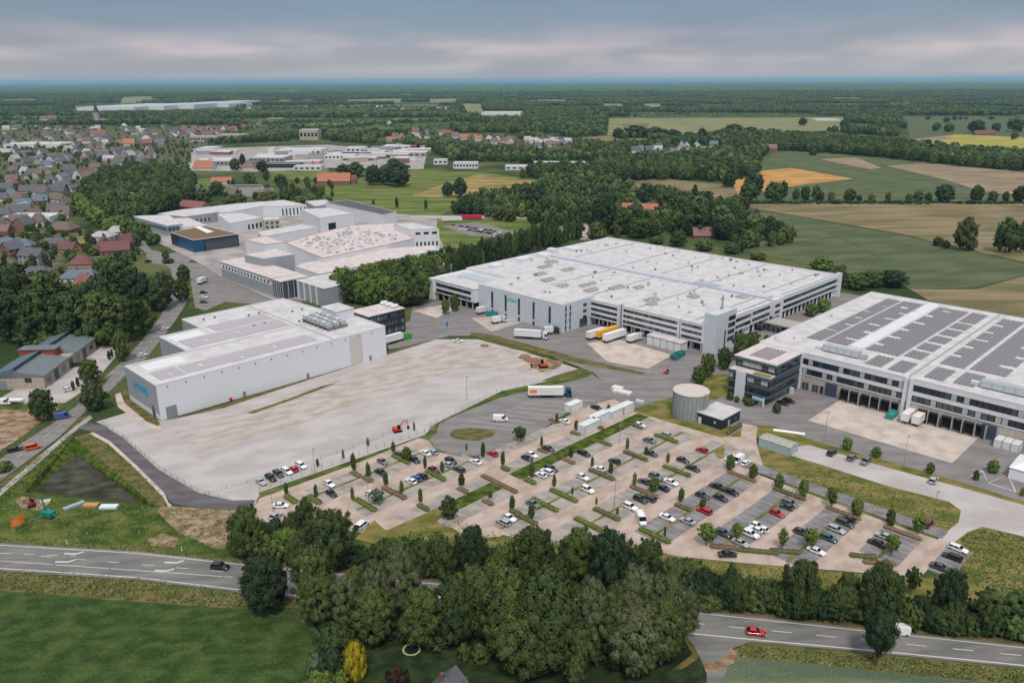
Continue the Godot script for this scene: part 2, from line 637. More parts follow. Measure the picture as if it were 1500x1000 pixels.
func car(kind: String, paint: String, x: float, z: float, yaw: float, zone: String, end: String, group: String) -> void:
	var c: Array = PAINT[paint]
	var bm := flat("paint_" + paint, px(c[0], c[1], c[2], 1.05), 0.28, 0.0, 0.5)
	bm.clearcoat_enabled = true
	bm.clearcoat = 0.5
	bm.clearcoat_roughness = 0.1
	var o: Node3D
	if car_first.has(kind):
		o = car_first[kind].duplicate()
		o.name = numbered("parked_" + ("van" if kind == "van" else "car"))
		add_child(o, true)
		tag(o, "", "van" if kind == "van" else "car", group)
	else:
		var p := car_proto(kind)
		o = thing("parked_" + ("van" if kind == "van" else "car"), "", "van" if kind == "van" else "car", Vector3.ZERO, 0, group)
		part("body", p[0], bm, o)
		part("windows", p[1], flat("car_glass", px(26, 30, 36), 0.08, 0.0, 0.6), o)
		wheels(o, p[3], p[4])
		for s in [-1.0, 1.0]:
			part("headlight", p[2], flat("headlight", px(205, 208, 212), 0.15), o, Vector3(p[5] - 0.18, p[6] - 0.34, s * (p[4] - 0.16)))
			part("tail_light", p[2], flat("tail_light", px(130, 20, 22), 0.25), o, Vector3(-p[5] + 0.14, 0.78, s * (p[4] - 0.14)))
		car_first[kind] = o
	o.position = Vector3(x, 0.13, z)
	o.rotation.y = deg_to_rad(yaw)
	(o.get_node("body") as MeshInstance3D).material_override = bm
	wait(o, paint + " " + CAR_WORDS[kind], zone, end)


func truck_cab(o: Node3D, x: float, h: float, mt: Material) -> void:      # front of the cab at x
	var b := MB.new()
	b.hexa([Vector3(x - 2.2, 0.75, -1.2), Vector3(x - 0.02, 0.55, -1.2), Vector3(x - 0.02, 0.55, 1.2), Vector3(x - 2.2, 0.75, 1.2)], [Vector3(x - 2.2, h, -1.16), Vector3(x - 0.35, h - 0.25, -1.1), Vector3(x - 0.35, h - 0.25, 1.1), Vector3(x - 2.2, h, 1.16)])
	part("cab", b.mesh(), mt, o)
	var g := MB.new()
	g.quad(Vector3(x - 0.1, 1.75, 1.05), Vector3(x - 0.1, 1.75, -1.05), Vector3(x - 0.31, h - 0.65, -1.02), Vector3(x - 0.31, h - 0.65, 1.02))
	g.box(Vector3(x - 1.3, 1.7, -1.215), Vector3(x - 0.5, h - 0.9, 1.215))
	part("windscreen", g.mesh(), flat("car_glass", Color.BLACK), o)
	var m := MB.new()
	m.box(Vector3(x - 0.4, 1.8, 1.3), Vector3(x - 0.25, 2.5, 1.5))
	m.box(Vector3(x - 0.4, 1.8, -1.5), Vector3(x - 0.25, 2.5, -1.3))
	m.box(Vector3(x - 0.12, 0.35, -1.2), Vector3(x + 0.06, 0.75, 1.2))
	part("bumper", m.mesh(), flat("dark_plastic", px(40, 42, 45)), o)


func lorry(called: String, label: String, x: float, z: float, yaw: float, len: float, h: float, box_col: Color, cab_col: Color, cab := true, group := "") -> Node3D:
	var o := thing(called, label, "lorry" if cab else "trailer", Vector3(x, 0.1, z), yaw, group)
	var front := len / 2
	var x1 := front - (3.1 if cab else 0.0)
	var bm := flat("lorry_box" + box_col.to_html(), box_col, 0.45)
	var b := MB.new()
	b.box(Vector3(-len / 2, 1.15, -1.27), Vector3(x1, h, 1.27))
	part("box_body", b.mesh(), bm, o)
	var r := MB.new()
	for s in [-1.29, 1.27]:
		r.box(Vector3(-len / 2, h - 0.14, s), Vector3(x1, h + 0.02, s + 0.02))
		r.box(Vector3(-len / 2, 1.1, s), Vector3(x1, 1.24, s + 0.02))
	part("edge_rail", r.mesh(), flat("alu", px(165, 168, 172), 0.4, 0.6), o)
	var c := MB.new()
	c.box(Vector3(-len / 2 + 0.2, 0.75, -0.5), Vector3(front - 0.6, 1.14, 0.5))
	c.box(Vector3(-len / 2, 0.5, -1.1), Vector3(-len / 2 + 0.1, 1.1, 1.1))
	part("chassis", c.mesh(), flat("dark_plastic", px(40, 42, 45)), o)
	var k := MB.new()
	for s in [-1.26, 1.23]:
		k.box(Vector3(-len / 2 + 4.6, 0.55, s), Vector3(x1 - 3.2, 1.12, s + 0.03))
	if len > 9:
		part("side_skirt", k.mesh(), flat("dark_plastic", Color.BLACK), o)
	var xs := [-len / 2 + 1.2, -len / 2 + 2.5]
	if len > 10:
		xs.append(-len / 2 + 3.8)
	if cab:
		truck_cab(o, front, minf(h - 0.1, 3.7), flat("cab" + cab_col.to_html(), cab_col, 0.35))
		xs.append(front - 1.4)
		if len > 12:
			xs.append(front - 4.6)
	wheels(o, xs, 1.05, 1.55)
	return o


# ---------------------------------------------------------------- buildings

func sb(b: MB, o: Vector2, s0: float, s1: float, y0: float, y1: float, t0: float, t1: float) -> void:     # a box in site axes, seen from a building's corner o = (s, t)
	b.box(Vector3(s0 - o.x, y0, -(t0 - o.y)), Vector3(s1 - o.x, y1, -(t1 - o.y)))


func sbox(called: String, par: Node3D, o: Vector2, mt: Material, s0: float, s1: float, y0: float, y1: float, t0: float, t1: float) -> MeshInstance3D:
	var b := MB.new()
	sb(b, o, s0, s1, y0, y1, t0, t1)
	return part(called, b.mesh(), mt, par)


func site_thing(called: String, label: String, category: String, o: Vector2, group := "") -> Node3D:
	return thing(called, label, category, st(o.x, o.y), -45.0, group)


func parapet(b: MB, o: Vector2, s0: float, s1: float, t0: float, t1: float, y: float, h := 0.45, w := 0.35) -> void:
	sb(b, o, s0, s1, y, y + h, t0, t0 + w)
	sb(b, o, s0, s1, y, y + h, t1 - w, t1)
	sb(b, o, s0, s0 + w, y, y + h, t0 + w, t1 - w)
	sb(b, o, s1 - w, s1, y, y + h, t0 + w, t1 - w)


func window_row(par: Node3D, o: Vector2, axis: String, fixed: float, a0: float, a1: float, y0: float, y1: float, n: int, mullion: float, mts: Array, sd: int, called := "window") -> void:
	# windows along s on a wall facing -t (axis "s"), or along t on a wall facing +s (axis "t")
	var g := RandomNumberGenerator.new()
	g.seed = sd
	var step := (a1 - a0) / n
	var b := MB.new()
	var w := step - mullion
	if axis == "s":
		b.box(Vector3(0, 0, -0.12), Vector3(w, y1 - y0, 0.06))
	else:
		b.box(Vector3(-0.12, 0, -w), Vector3(0.06, y1 - y0, 0))
	var m := b.mesh()
	for i in n:
		var a := a0 + step * i + mullion * 0.5
		var p := Vector3(a - o.x, y0, -(fixed - o.y)) if axis == "s" else Vector3(fixed - o.x, y0, -(a - o.y))
		part(called, m, mts[g.randi() % mts.size()], par, p)


func solar_rows(par: Node3D, o: Vector2, s0: float, s1: float, t0: float, t1: float, y: float, n: int, gap: float, holes: Array) -> void:
	# rows run along t; holes are [row0, row1, t0, t1]
	var step := (s1 - s0) / n
	for i in n:
		var segs := [[t0, t1]]
		for h in holes:
			if i >= h[0] and i <= h[1]:
				var nxt := []
				for q in segs:
					if h[3] <= q[0] or h[2] >= q[1]:
						nxt.append(q)
					else:
						if h[2] - q[0] > 0.8:
							nxt.append([q[0], h[2]])
						if q[1] - h[3] > 0.8:
							nxt.append([h[3], q[1]])
				segs = nxt
		for q in segs:
			var b := MB.new()
			var a := s0 + step * i - o.x
			var e := a + step - gap
			var z0: float = -(q[0] - o.y)
			var z1: float = -(q[1] - o.y)
			var mid := (a + e) / 2
			b.hexa([Vector3(a, y + 0.05, z1), Vector3(mid, y + 0.05, z1), Vector3(mid, y + 0.05, z0), Vector3(a, y + 0.05, z0)], [Vector3(a, y + 0.16, z1), Vector3(mid, y + 0.4, z1), Vector3(mid, y + 0.4, z0), Vector3(a, y + 0.16, z0)])
			b.hexa([Vector3(mid, y + 0.05, z1), Vector3(e, y + 0.05, z1), Vector3(e, y + 0.05, z0), Vector3(mid, y + 0.05, z0)], [Vector3(mid, y + 0.4, z1), Vector3(e, y + 0.16, z1), Vector3(e, y + 0.16, z0), Vector3(mid, y + 0.4, z0)])
			part("solar_panel_row", b.mesh(), mats.solar, par)


func letters(called: String, txt: String, h: float, mt: Material, par: Node3D, pos: Vector3, yaw: float) -> void:
	var f := SystemFont.new()
	f.font_names = PackedStringArray(["Droid Sans"])
	f.font_weight = 700
	var m := TextMesh.new()
	m.text = txt
	m.font = f
	m.font_size = 64
	m.pixel_size = h / 46.0
	m.depth = 0.12
	var o := part(called, m, mt, par, pos)
	o.rotation.y = deg_to_rad(yaw)


func roof_block(called: String, label: String, category: String, pts: PackedVector2Array, h: float, wall: Material, roof: Material, group := "", trim: Material = null) -> Node3D:
	# a flat roofed building on any outline, with a parapet round the roof
	var c := Vector2.ZERO
	for p in pts:
		c += p / pts.size()
	var o := thing(called, label, category, Vector3(c.x, 0, c.y), 0, group)
	var q := PackedVector2Array()
	for p in pts:
		q.append(p - c)
	if Geometry2D.is_polygon_clockwise(q):
		q.reverse()
	var b := MB.new()
	b.prism(q, 0, h, false)
	part("wall", b.mesh(), wall, o)
	var r := MB.new()
	r.prism(q, h - 0.3, h - 0.25, true, false)
	part("roof", r.mesh(), roof, o)
	var e := MB.new()
	var m := q.size()
	for i in m:
		var a := q[i]
		var d := q[(i + 1) % m]
		var u := (d - a).normalized()
		var k := Vector2(-u.y, u.x)
		e.prism(PackedVector2Array([a - u * 0.02 - k * 0.06, d - k * 0.06, d + k * 0.3, a + k * 0.3]), h - 0.35, h + 0.12 + i * 0.004)
	part("roof_edge", e.mesh(), trim if trim else flat("trim", px(190, 192, 196), 0.5), o)
	return o


func facade_windows(o: Node3D, a: Vector2, b2: Vector2, y0: float, y1: float, n: int, fill: float, mt: Material, called := "window") -> void:
	# a row of windows between two wall points given in the world
	var d := b2 - a
	var step := d.length() / n
	var u := d.normalized()
	var b := MB.new()
	b.box(Vector3(-step * fill / 2, 0, -0.1), Vector3(step * fill / 2, y1 - y0, 0.1))
	var m := b.mesh()
	for i in n:
		var p := a + u * step * (i + 0.5)
		var w := part(called, m, mt, o, Vector3(p.x, y0, p.y) - o.position)
		w.rotation.y = -u.angle() - o.rotation.y


const ROOF_COL := {"slate": [96, 98, 106], "brown": [116, 100, 96], "rose": [138, 104, 102], "red": [138, 94, 88], "orange": [178, 114, 92], "dark red": [118, 78, 80], "pale": [178, 176, 180], "blue grey": [104, 118, 132]}
const WALL_COL := {"white": [208, 206, 204], "brick": [138, 102, 94], "cream": [200, 184, 164], "grey": [160, 160, 164], "tan": [176, 146, 120]}

func house(x: float, z: float, w: float, d: float, wall_h: float, roof_h: float, yaw: float, roof: String, wall: String, hip: bool, detail: int, zone: String, end := "from the left") -> void:
	var o := thing("house", "", "house", Vector3(x, 0, z), yaw, "houses " + zone)
	var wc: Array = WALL_COL[wall]
	var rc: Array = ROOF_COL[roof]
	var wm := clad("house_" + wall, px(wc[0], wc[1], wc[2]), 9.0)
	var rm := clad("tiles_" + roof, px(rc[0], rc[1], rc[2]), 7.0, 0.8)
	var hw := w / 2
	var hd := d / 2
	var b := MB.new()
	b.prism(PackedVector2Array([Vector2(-hw, -hd), Vector2(hw, -hd), Vector2(hw, hd), Vector2(-hw, hd)]), 0, wall_h, false)
	if not hip:
		for s in [-1.0, 1.0]:
			var p := Vector3(s * hw, wall_h, -s * hd)
			var q := Vector3(s * hw, wall_h, s * hd)
			b.tri(p, Vector3(s * hw, wall_h + roof_h, 0), q)
	part("wall", b.mesh(), wm, o)
	var e := 0.5
	var r := MB.new()
	var rw := (hw - hd * 0.75 if hip else hw + 0.35)
	var ew := hw + 0.4
	var ed := hd + e
	var y0 := wall_h - e * roof_h / hd
	var top := wall_h + roof_h + 0.12
	for s in [-1.0, 1.0]:
		r.quad(Vector3(-s * ew, y0, s * ed), Vector3(s * ew, y0, s * ed), Vector3(s * rw, top, 0), Vector3(-s * rw, top, 0))
		r.quad(Vector3(s * ew, y0 - 0.18, s * ed), Vector3(-s * ew, y0 - 0.18, s * ed), Vector3(-s * rw, top - 0.22, 0), Vector3(s * rw, top - 0.22, 0))
		r.quad(Vector3(-s * ew, y0 - 0.18, s * ed), Vector3(s * ew, y0 - 0.18, s * ed), Vector3(s * ew, y0, s * ed), Vector3(-s * ew, y0, s * ed))
		if hip:
			r.tri(Vector3(s * ew, y0, s * ed), Vector3(s * ew, y0, -s * ed), Vector3(s * rw, top, 0))
	var rf := part("roof", r.mesh(), rm, o)
	var ch := MB.new()
	ch.box(Vector3(hw * 0.3, wall_h + roof_h * 0.55, -0.9), Vector3(hw * 0.3 + 0.6, top + 0.7, -0.3))
	part("chimney", ch.mesh(), flat("chimney", px(120, 78, 70)), rf)
	if detail > 0:
		var wmesh := MB.new()
		wmesh.box(Vector3(-0.55, 0, -0.06), Vector3(0.55, 1.3, 0.06))
		var wme := wmesh.mesh()
		var gm := flat("house_glass", px(44, 50, 58), 0.12, 0.0, 0.6)
		var cols := maxi(2, int(w / 3.2))
		for i in cols:
			for s in [-1.0, 1.0]:
				for f in maxi(1, int(wall_h / 2.7)):
					part("window", wme, gm, o, Vector3(-hw + w * (i + 0.5) / cols, 0.9 + f * 2.7, s * hd))
		for s in [-1.0, 1.0]:
			for i in 2:
				var k := part("window", wme, gm, o, Vector3(s * hw, 0.9 if hip else wall_h + 0.25 - 2.6 * i, 0.0 if not hip else (-1.0 + 2.0 * i) * hd * 0.5))
				k.rotation.y = PI / 2
		var dm := MB.new()
		dm.box(Vector3(-0.5, 0, -0.08), Vector3(0.5, 2.1, 0.08))
		part("door", dm.mesh(), flat("house_door", px(80, 70, 64)), o, Vector3(-hw + w * 0.5, 0, hd))
	wait(o, wall + " house with " + ROOF_WORD[roof] + " " + ("hipped" if hip else "pitched") + " roof", zone, end)

const ROOF_WORD := {"slate": "slate", "brown": "brown", "rose": "rose", "red": "red", "orange": "orange", "dark red": "crimson", "pale": "pale", "blue grey": "blue grey"}


func lamp_post(x: float, z: float, h: float, zone: String, end := "from the left") -> void:
	var o := thing("lamp_post", "", "lamp post", Vector3(x, 0, z), 30, "lamp posts")
	if not car_meshes.has("lamp%.1f" % h):
		var b := MB.new()
		b.tube(Vector3(0, 0, 0), Vector3(0, h, 0), 0.1, 0.06, 6)
		var q := MB.new()
		q.box(Vector3(-0.1, h - 0.02, -0.15), Vector3(0.9, h + 0.12, 0.15))
		car_meshes["lamp%.1f" % h] = [b.mesh(), q.mesh()]
	var m: Array = car_meshes["lamp%.1f" % h]
	part("pole", m[0], flat("galvanised", px(150, 154, 156), 0.5, 0.4), o)
	part("lamp_head", m[1], flat("lamp_head", px(120, 124, 128), 0.5), o)
	wait(o, "thin grey lamp post", zone, end)


func wire_fence(label: String, pts: PackedVector2Array, step: float, h: float) -> void:
	var a := pts[0]
	var o := thing("wire_fence", label, "fence", Vector3(a.x, 0, a.y))
	var b := MB.new()
	b.box(Vector3(-0.04, 0, -0.04), Vector3(0.04, h, 0.04))
	var pm := b.mesh()
	var r := MB.new()
	for i in pts.size() - 1:
		var p := pts[i]
		var q := pts[i + 1]
		var n := maxi(1, int(p.distance_to(q) / step))
		for k in n:
			var w := p.lerp(q, float(k) / n) - a
			part("post", pm, flat("fence_post", px(84, 92, 92), 0.6), o, Vector3(w.x, 0, w.y))
		for y in [0.12, h * 0.5, h - 0.05]:
			r.tube(Vector3(p.x - a.x, y, p.y - a.y), Vector3(q.x - a.x, y, q.y - a.y), 0.018, 0.018, 4, false)
	part("rail_wires", r.mesh(), flat("fence_post", Color.BLACK), o)


func container(called: String, label: String, category: String, s: float, t: float, l: float, w: float, h: float, yaw: float, col: Color, group := "", ribs := true) -> Node3D:
	var o := thing(called, label, category, st(s, t), yaw, group)
	var m := flat("container" + col.to_html(), col, 0.6)
	var b := MB.new()
	b.box(Vector3(-l / 2, 0.12, -w / 2), Vector3(l / 2, h, w / 2))
	part("shell", b.mesh(), m, o)
	var r := MB.new()
	for sx in [-1.0, 1.0]:
		for sz in [-1.0, 1.0]:
			r.box(Vector3(sx * l / 2 - 0.08, 0, sz * w / 2 - 0.08), Vector3(sx * l / 2 + 0.08, h + 0.05, sz * w / 2 + 0.08))
	for sz in [-1.0, 1.0]:
		r.box(Vector3(-l / 2, h - 0.12, sz * w / 2 - 0.07), Vector3(l / 2, h + 0.06, sz * w / 2 + 0.07))
		r.box(Vector3(-l / 2, 0, sz * w / 2 - 0.07), Vector3(l / 2, 0.2, sz * w / 2 + 0.07))
	part("frame", r.mesh(), flat("container_frame", px(150, 156, 160), 0.6), o)
	if ribs:
		var k := MB.new()
		for i in int(l / 0.6):
			for sz in [-1.0, 1.0]:
				k.box(Vector3(-l / 2 + 0.3 + i * 0.6, 0.2, sz * w / 2 - 0.03), Vector3(-l / 2 + 0.5 + i * 0.6, h - 0.12, sz * w / 2 + 0.03))
		part("corrugation", k.mesh(), m, o)
	return o


func skip(label: String, x: float, z: float, yaw: float, l: float, col: Color, group := "") -> void:
	var o := thing("skip_container", label, "skip", Vector3(x, 0.05, z), yaw, group)
	var m := flat("skip" + col.to_html(), col, 0.6)
	var b := MB.new()
	var a := [Vector3(-l / 2 + 0.5, 0.15, -1.05), Vector3(l / 2 - 0.5, 0.15, -1.05), Vector3(l / 2 - 0.5, 0.15, 1.05), Vector3(-l / 2 + 0.5, 0.15, 1.05)]
	var c := [Vector3(-l / 2, 2.1, -1.2), Vector3(l / 2, 2.1, -1.2), Vector3(l / 2, 2.1, 1.2), Vector3(-l / 2, 2.1, 1.2)]
	for i in 4:
		var j := (i + 1) % 4
		b.quad(a[i], c[i], c[j], a[j])
	b.quad(a[0] + Vector3(0, 1.3, 0), a[3] + Vector3(0, 1.3, 0), a[2] + Vector3(0, 1.3, 0), a[1] + Vector3(0, 1.3, 0))
	part("tub", b.mesh(), m, o)
	var r := MB.new()
	for i in 4:
		r.tube(c[i], c[(i + 1) % 4], 0.09, 0.09, 6)
		r.tube(a[i], c[i], 0.08, 0.08, 5)
	for i in 3:
		for s in [-1.0, 1.0]:
			r.tube(Vector3(-l / 4 + i * l / 4, 0.2, s * 1.07), Vector3(-l / 4 + i * l / 4, 2.05, s * 1.22), 0.06, 0.06, 4)
	part("ribs", r.mesh(), m, o)


func excavator(label: String, x: float, z: float, yaw: float, k: float, col: Color) -> void:
	var o := thing("excavator", label, "excavator", Vector3(x, 0.05, z), yaw)
	o.scale = Vector3.ONE * k
	for s in [-1.0, 1.0]:
		var b := MB.new()
		b.box(Vector3(-1.5, 0.15, s * 1.2 - 0.3), Vector3(1.5, 0.75, s * 1.2 + 0.3))
		b.tube(Vector3(1.5, 0.45, s * 1.2 - 0.3), Vector3(1.5, 0.45, s * 1.2 + 0.3), 0.4, 0.4, 10)
		b.tube(Vector3(-1.5, 0.45, s * 1.2 - 0.3), Vector3(-1.5, 0.45, s * 1.2 + 0.3), 0.4, 0.4, 10)
		part("track", b.mesh(), flat("tyre", Color.BLACK), o)
	var m := flat("plant" + col.to_html(), col, 0.5)
	var h := MB.new()
	h.box(Vector3(-1.9, 0.95, -1.2), Vector3(1.2, 1.5, 1.2))
	h.hexa([Vector3(-1.9, 1.5, -1.2), Vector3(-0.2, 1.5, -1.2), Vector3(-0.2, 1.5, 1.2), Vector3(-1.9, 1.5, 1.2)], [Vector3(-1.8, 2.2, -1.1), Vector3(-0.3, 2.1, -1.1), Vector3(-0.3, 2.1, 1.1), Vector3(-1.8, 2.2, 1.1)])
	part("body", h.mesh(), m, o)
	var c := MB.new()
	c.hexa([Vector3(-0.2, 1.5, 0.2), Vector3(1.3, 1.5, 0.2), Vector3(1.3, 1.5, 1.2), Vector3(-0.2, 1.5, 1.2)], [Vector3(-0.15, 3.0, 0.25), Vector3(0.9, 3.0, 0.25), Vector3(0.9, 3.0, 1.15), Vector3(-0.15, 3.0, 1.15)])
	part("cab", c.mesh(), flat("car_glass", Color.BLACK), o)
	var a := MB.new()
	a.tube(Vector3(0.9, 1.5, -0.3), Vector3(2.8, 4.3, -0.3), 0.3, 0.24, 6)
	a.tube(Vector3(2.8, 4.3, -0.3), Vector3(4.6, 3.9, -0.3), 0.24, 0.2, 6)
	part("boom", a.mesh(), m, o)
	var d := MB.new()
	d.tube(Vector3(4.5, 4.2, -0.3), Vector3(4.9, 1.6, -0.3), 0.2, 0.15, 6)
	part("stick", d.mesh(), m, o)
	var e := MB.new()
	e.hexa([Vector3(4.4, 0.5, -0.9), Vector3(5.1, 0.5, -0.9), Vector3(5.1, 0.5, 0.3), Vector3(4.4, 0.5, 0.3)], [Vector3(4.7, 1.6, -0.9), Vector3(5.3, 1.3, -0.9), Vector3(5.3, 1.3, 0.3), Vector3(4.7, 1.6, 0.3)])
	part("bucket", e.mesh(), flat("dark_plastic", Color.BLACK), o)


func ordinal(i: int) -> String:
	var w := ["first", "second", "third", "fourth", "fifth", "sixth", "seventh", "eighth", "ninth", "tenth"]
	if i < 10:
		return w[i]
	var k := i + 1
	var e := "th"
	if k % 100 < 10 or k % 100 > 20:
		e = {1: "st", 2: "nd", 3: "rd"}.get(k % 10, "th")
	return str(k) + e


func label_waiting() -> void:
	var by := {}
	for w in pend:
		var key: String = w[1] + "|" + w[2]
		if not by.has(key):
			by[key] = []
		by[key].append(w)
	for key in by:
		var l: Array = by[key]
		l.sort_custom(func(a, b): return a[0].position.x / -a[0].position.z < b[0].position.x / -b[0].position.z)
		for i in l.size():
			var w: Array = l[i]
			w[0].set_meta("label", w[1] + " " + w[2] if l.size() == 1 else "%s, %s %s %s" % [w[1], ordinal(i), w[3], w[2]])


func _ready() -> void:
	# ------------------------------------------------ camera, sky, sun, exposure
	cam = Camera3D.new()
	cam.name = "camera"
	cam.fov = 46.386
	cam.near = 1.0
	cam.far = 200000.0
	cam.position = Vector3(0, 112, 0)
	cam.rotation_degrees = Vector3(-18.156, 0, -0.19)
	add_child(cam)
	var we := WorldEnvironment.new()
	we.name = "world"
	var env := Environment.new()
	env.background_mode = Environment.BG_SKY
	env.sky = Sky.new()
	env.sky.sky_material = sky_material()
	env.tonemap_mode = Environment.TONE_MAPPER_LINEAR
	env.tonemap_exposure = 1.56
	env.fog_enabled = true
	env.fog_density = 0.00004
	env.fog_light_color = Color(0.56, 0.73, 0.82)
	env.sdfgi_enabled = true
	env.ssao_enabled = true
	env.ssil_enabled = true
	we.environment = env
	add_child(we)
	var sun := DirectionalLight3D.new()
	sun.name = "sun"
	sun.light_energy = 0.5
	sun.light_color = Color(1.0, 0.965, 0.925)
	sun.light_angular_distance = 10.0
	sun.rotation_degrees = Vector3(-56, 3, 0)
	sun.shadow_enabled = true
	add_child(sun)
	rng.seed = 7
	make_materials()
	ground()
	warehouses()
	factory_quarter()
	far_buildings()
	small_site_things()
	vehicles()
	plants()
	town()
	landscape()
	label_waiting()


func tufts(pts: PackedVector2Array, n: int, h: float, dry: float, sd: int) -> Array:
	var g := RandomNumberGenerator.new()
	g.seed = sd
	var lo := pts[0]
	var hi := pts[0]
	for p in pts:
		lo = lo.min(p)
		hi = hi.max(p)
	var xs := []
	for i in n:
		var p := Vector2(g.randf_range(lo.x, hi.x), g.randf_range(lo.y, hi.y))
		if Geometry2D.is_point_in_polygon(p, pts):
			xs.append([p.x, p.y, h * g.randf_range(0.5, 1.4), 0.36 * g.randf_range(0.6, 1.4), "tan" if g.randf() < dry else "grass"])
	return xs


func sky_material() -> PanoramaSkyMaterial:
	# A closed, layered overcast: slate blue, paler towards the horizon with lit streaks, brighter overhead.
	var w := 2048
	var h := 1024
	var im := Image.create(w, h, false, Image.FORMAT_RGBF)
	var low := Color(0.22, 0.225, 0.24)
	im.fill(low)
	var f := FastNoiseLite.new()
	f.seed = 4
	f.frequency = 1.0
	f.fractal_octaves = 5
	var f2 := FastNoiseLite.new()
	f2.seed = 19
	f2.frequency = 1.0
	f2.fractal_octaves = 4
	for j in range(0, h / 2 + 1):
		var el := 90.0 - (j + 0.5) * 180.0 / h
		var fine := el < 24.0
		var step := 1 if fine else 8
		for i in range(0, w, step):
			var az := (i + 0.5) * TAU / w
			var dx := sin(az)
			var dz := cos(az)
			var n := f.get_noise_3d(dx * 1.7, el * 0.2, dz * 1.7)
			var m := f2.get_noise_3d(dx * 3.6, el * 0.5 + 7.0, dz * 3.6)
			var w2 := f2.get_noise_3d(dx * 9.0 + 3.0, el * 1.1, dz * 9.0)
			var base := Color(0.152, 0.206, 0.262)
			var k := clampf((el - 8.0) / 50.0, 0.0, 1.0)
			base = base.lerp(Color(0.56, 0.58, 0.60), k)
			var dark := clampf((el - 0.8) / 4.0, 0.0, 1.0)
			var c := Color(0.262, 0.262, 0.284).lerp(base, dark * dark * (3.0 - 2.0 * dark))
			# lit streaks low down
			var band := exp(-pow((el - 1.7) / 1.1, 2.0))
			var sdir := clampf(0.4 + 1.5 * m + 0.6 * w2, 0.0, 1.0)
			c = c.lerp(Color(0.385, 0.345, 0.36), band * sdir * 0.9)
			c = c * (1.0 + n * 0.07 + m * 0.05 + w2 * 0.04)
			if step == 1:
				im.set_pixel(i, j, c)
			else:
				im.fill_rect(Rect2i(i, j, step, 1), c)
	var sm := PanoramaSkyMaterial.new()
	sm.panorama = ImageTexture.create_from_image(im)
	return sm


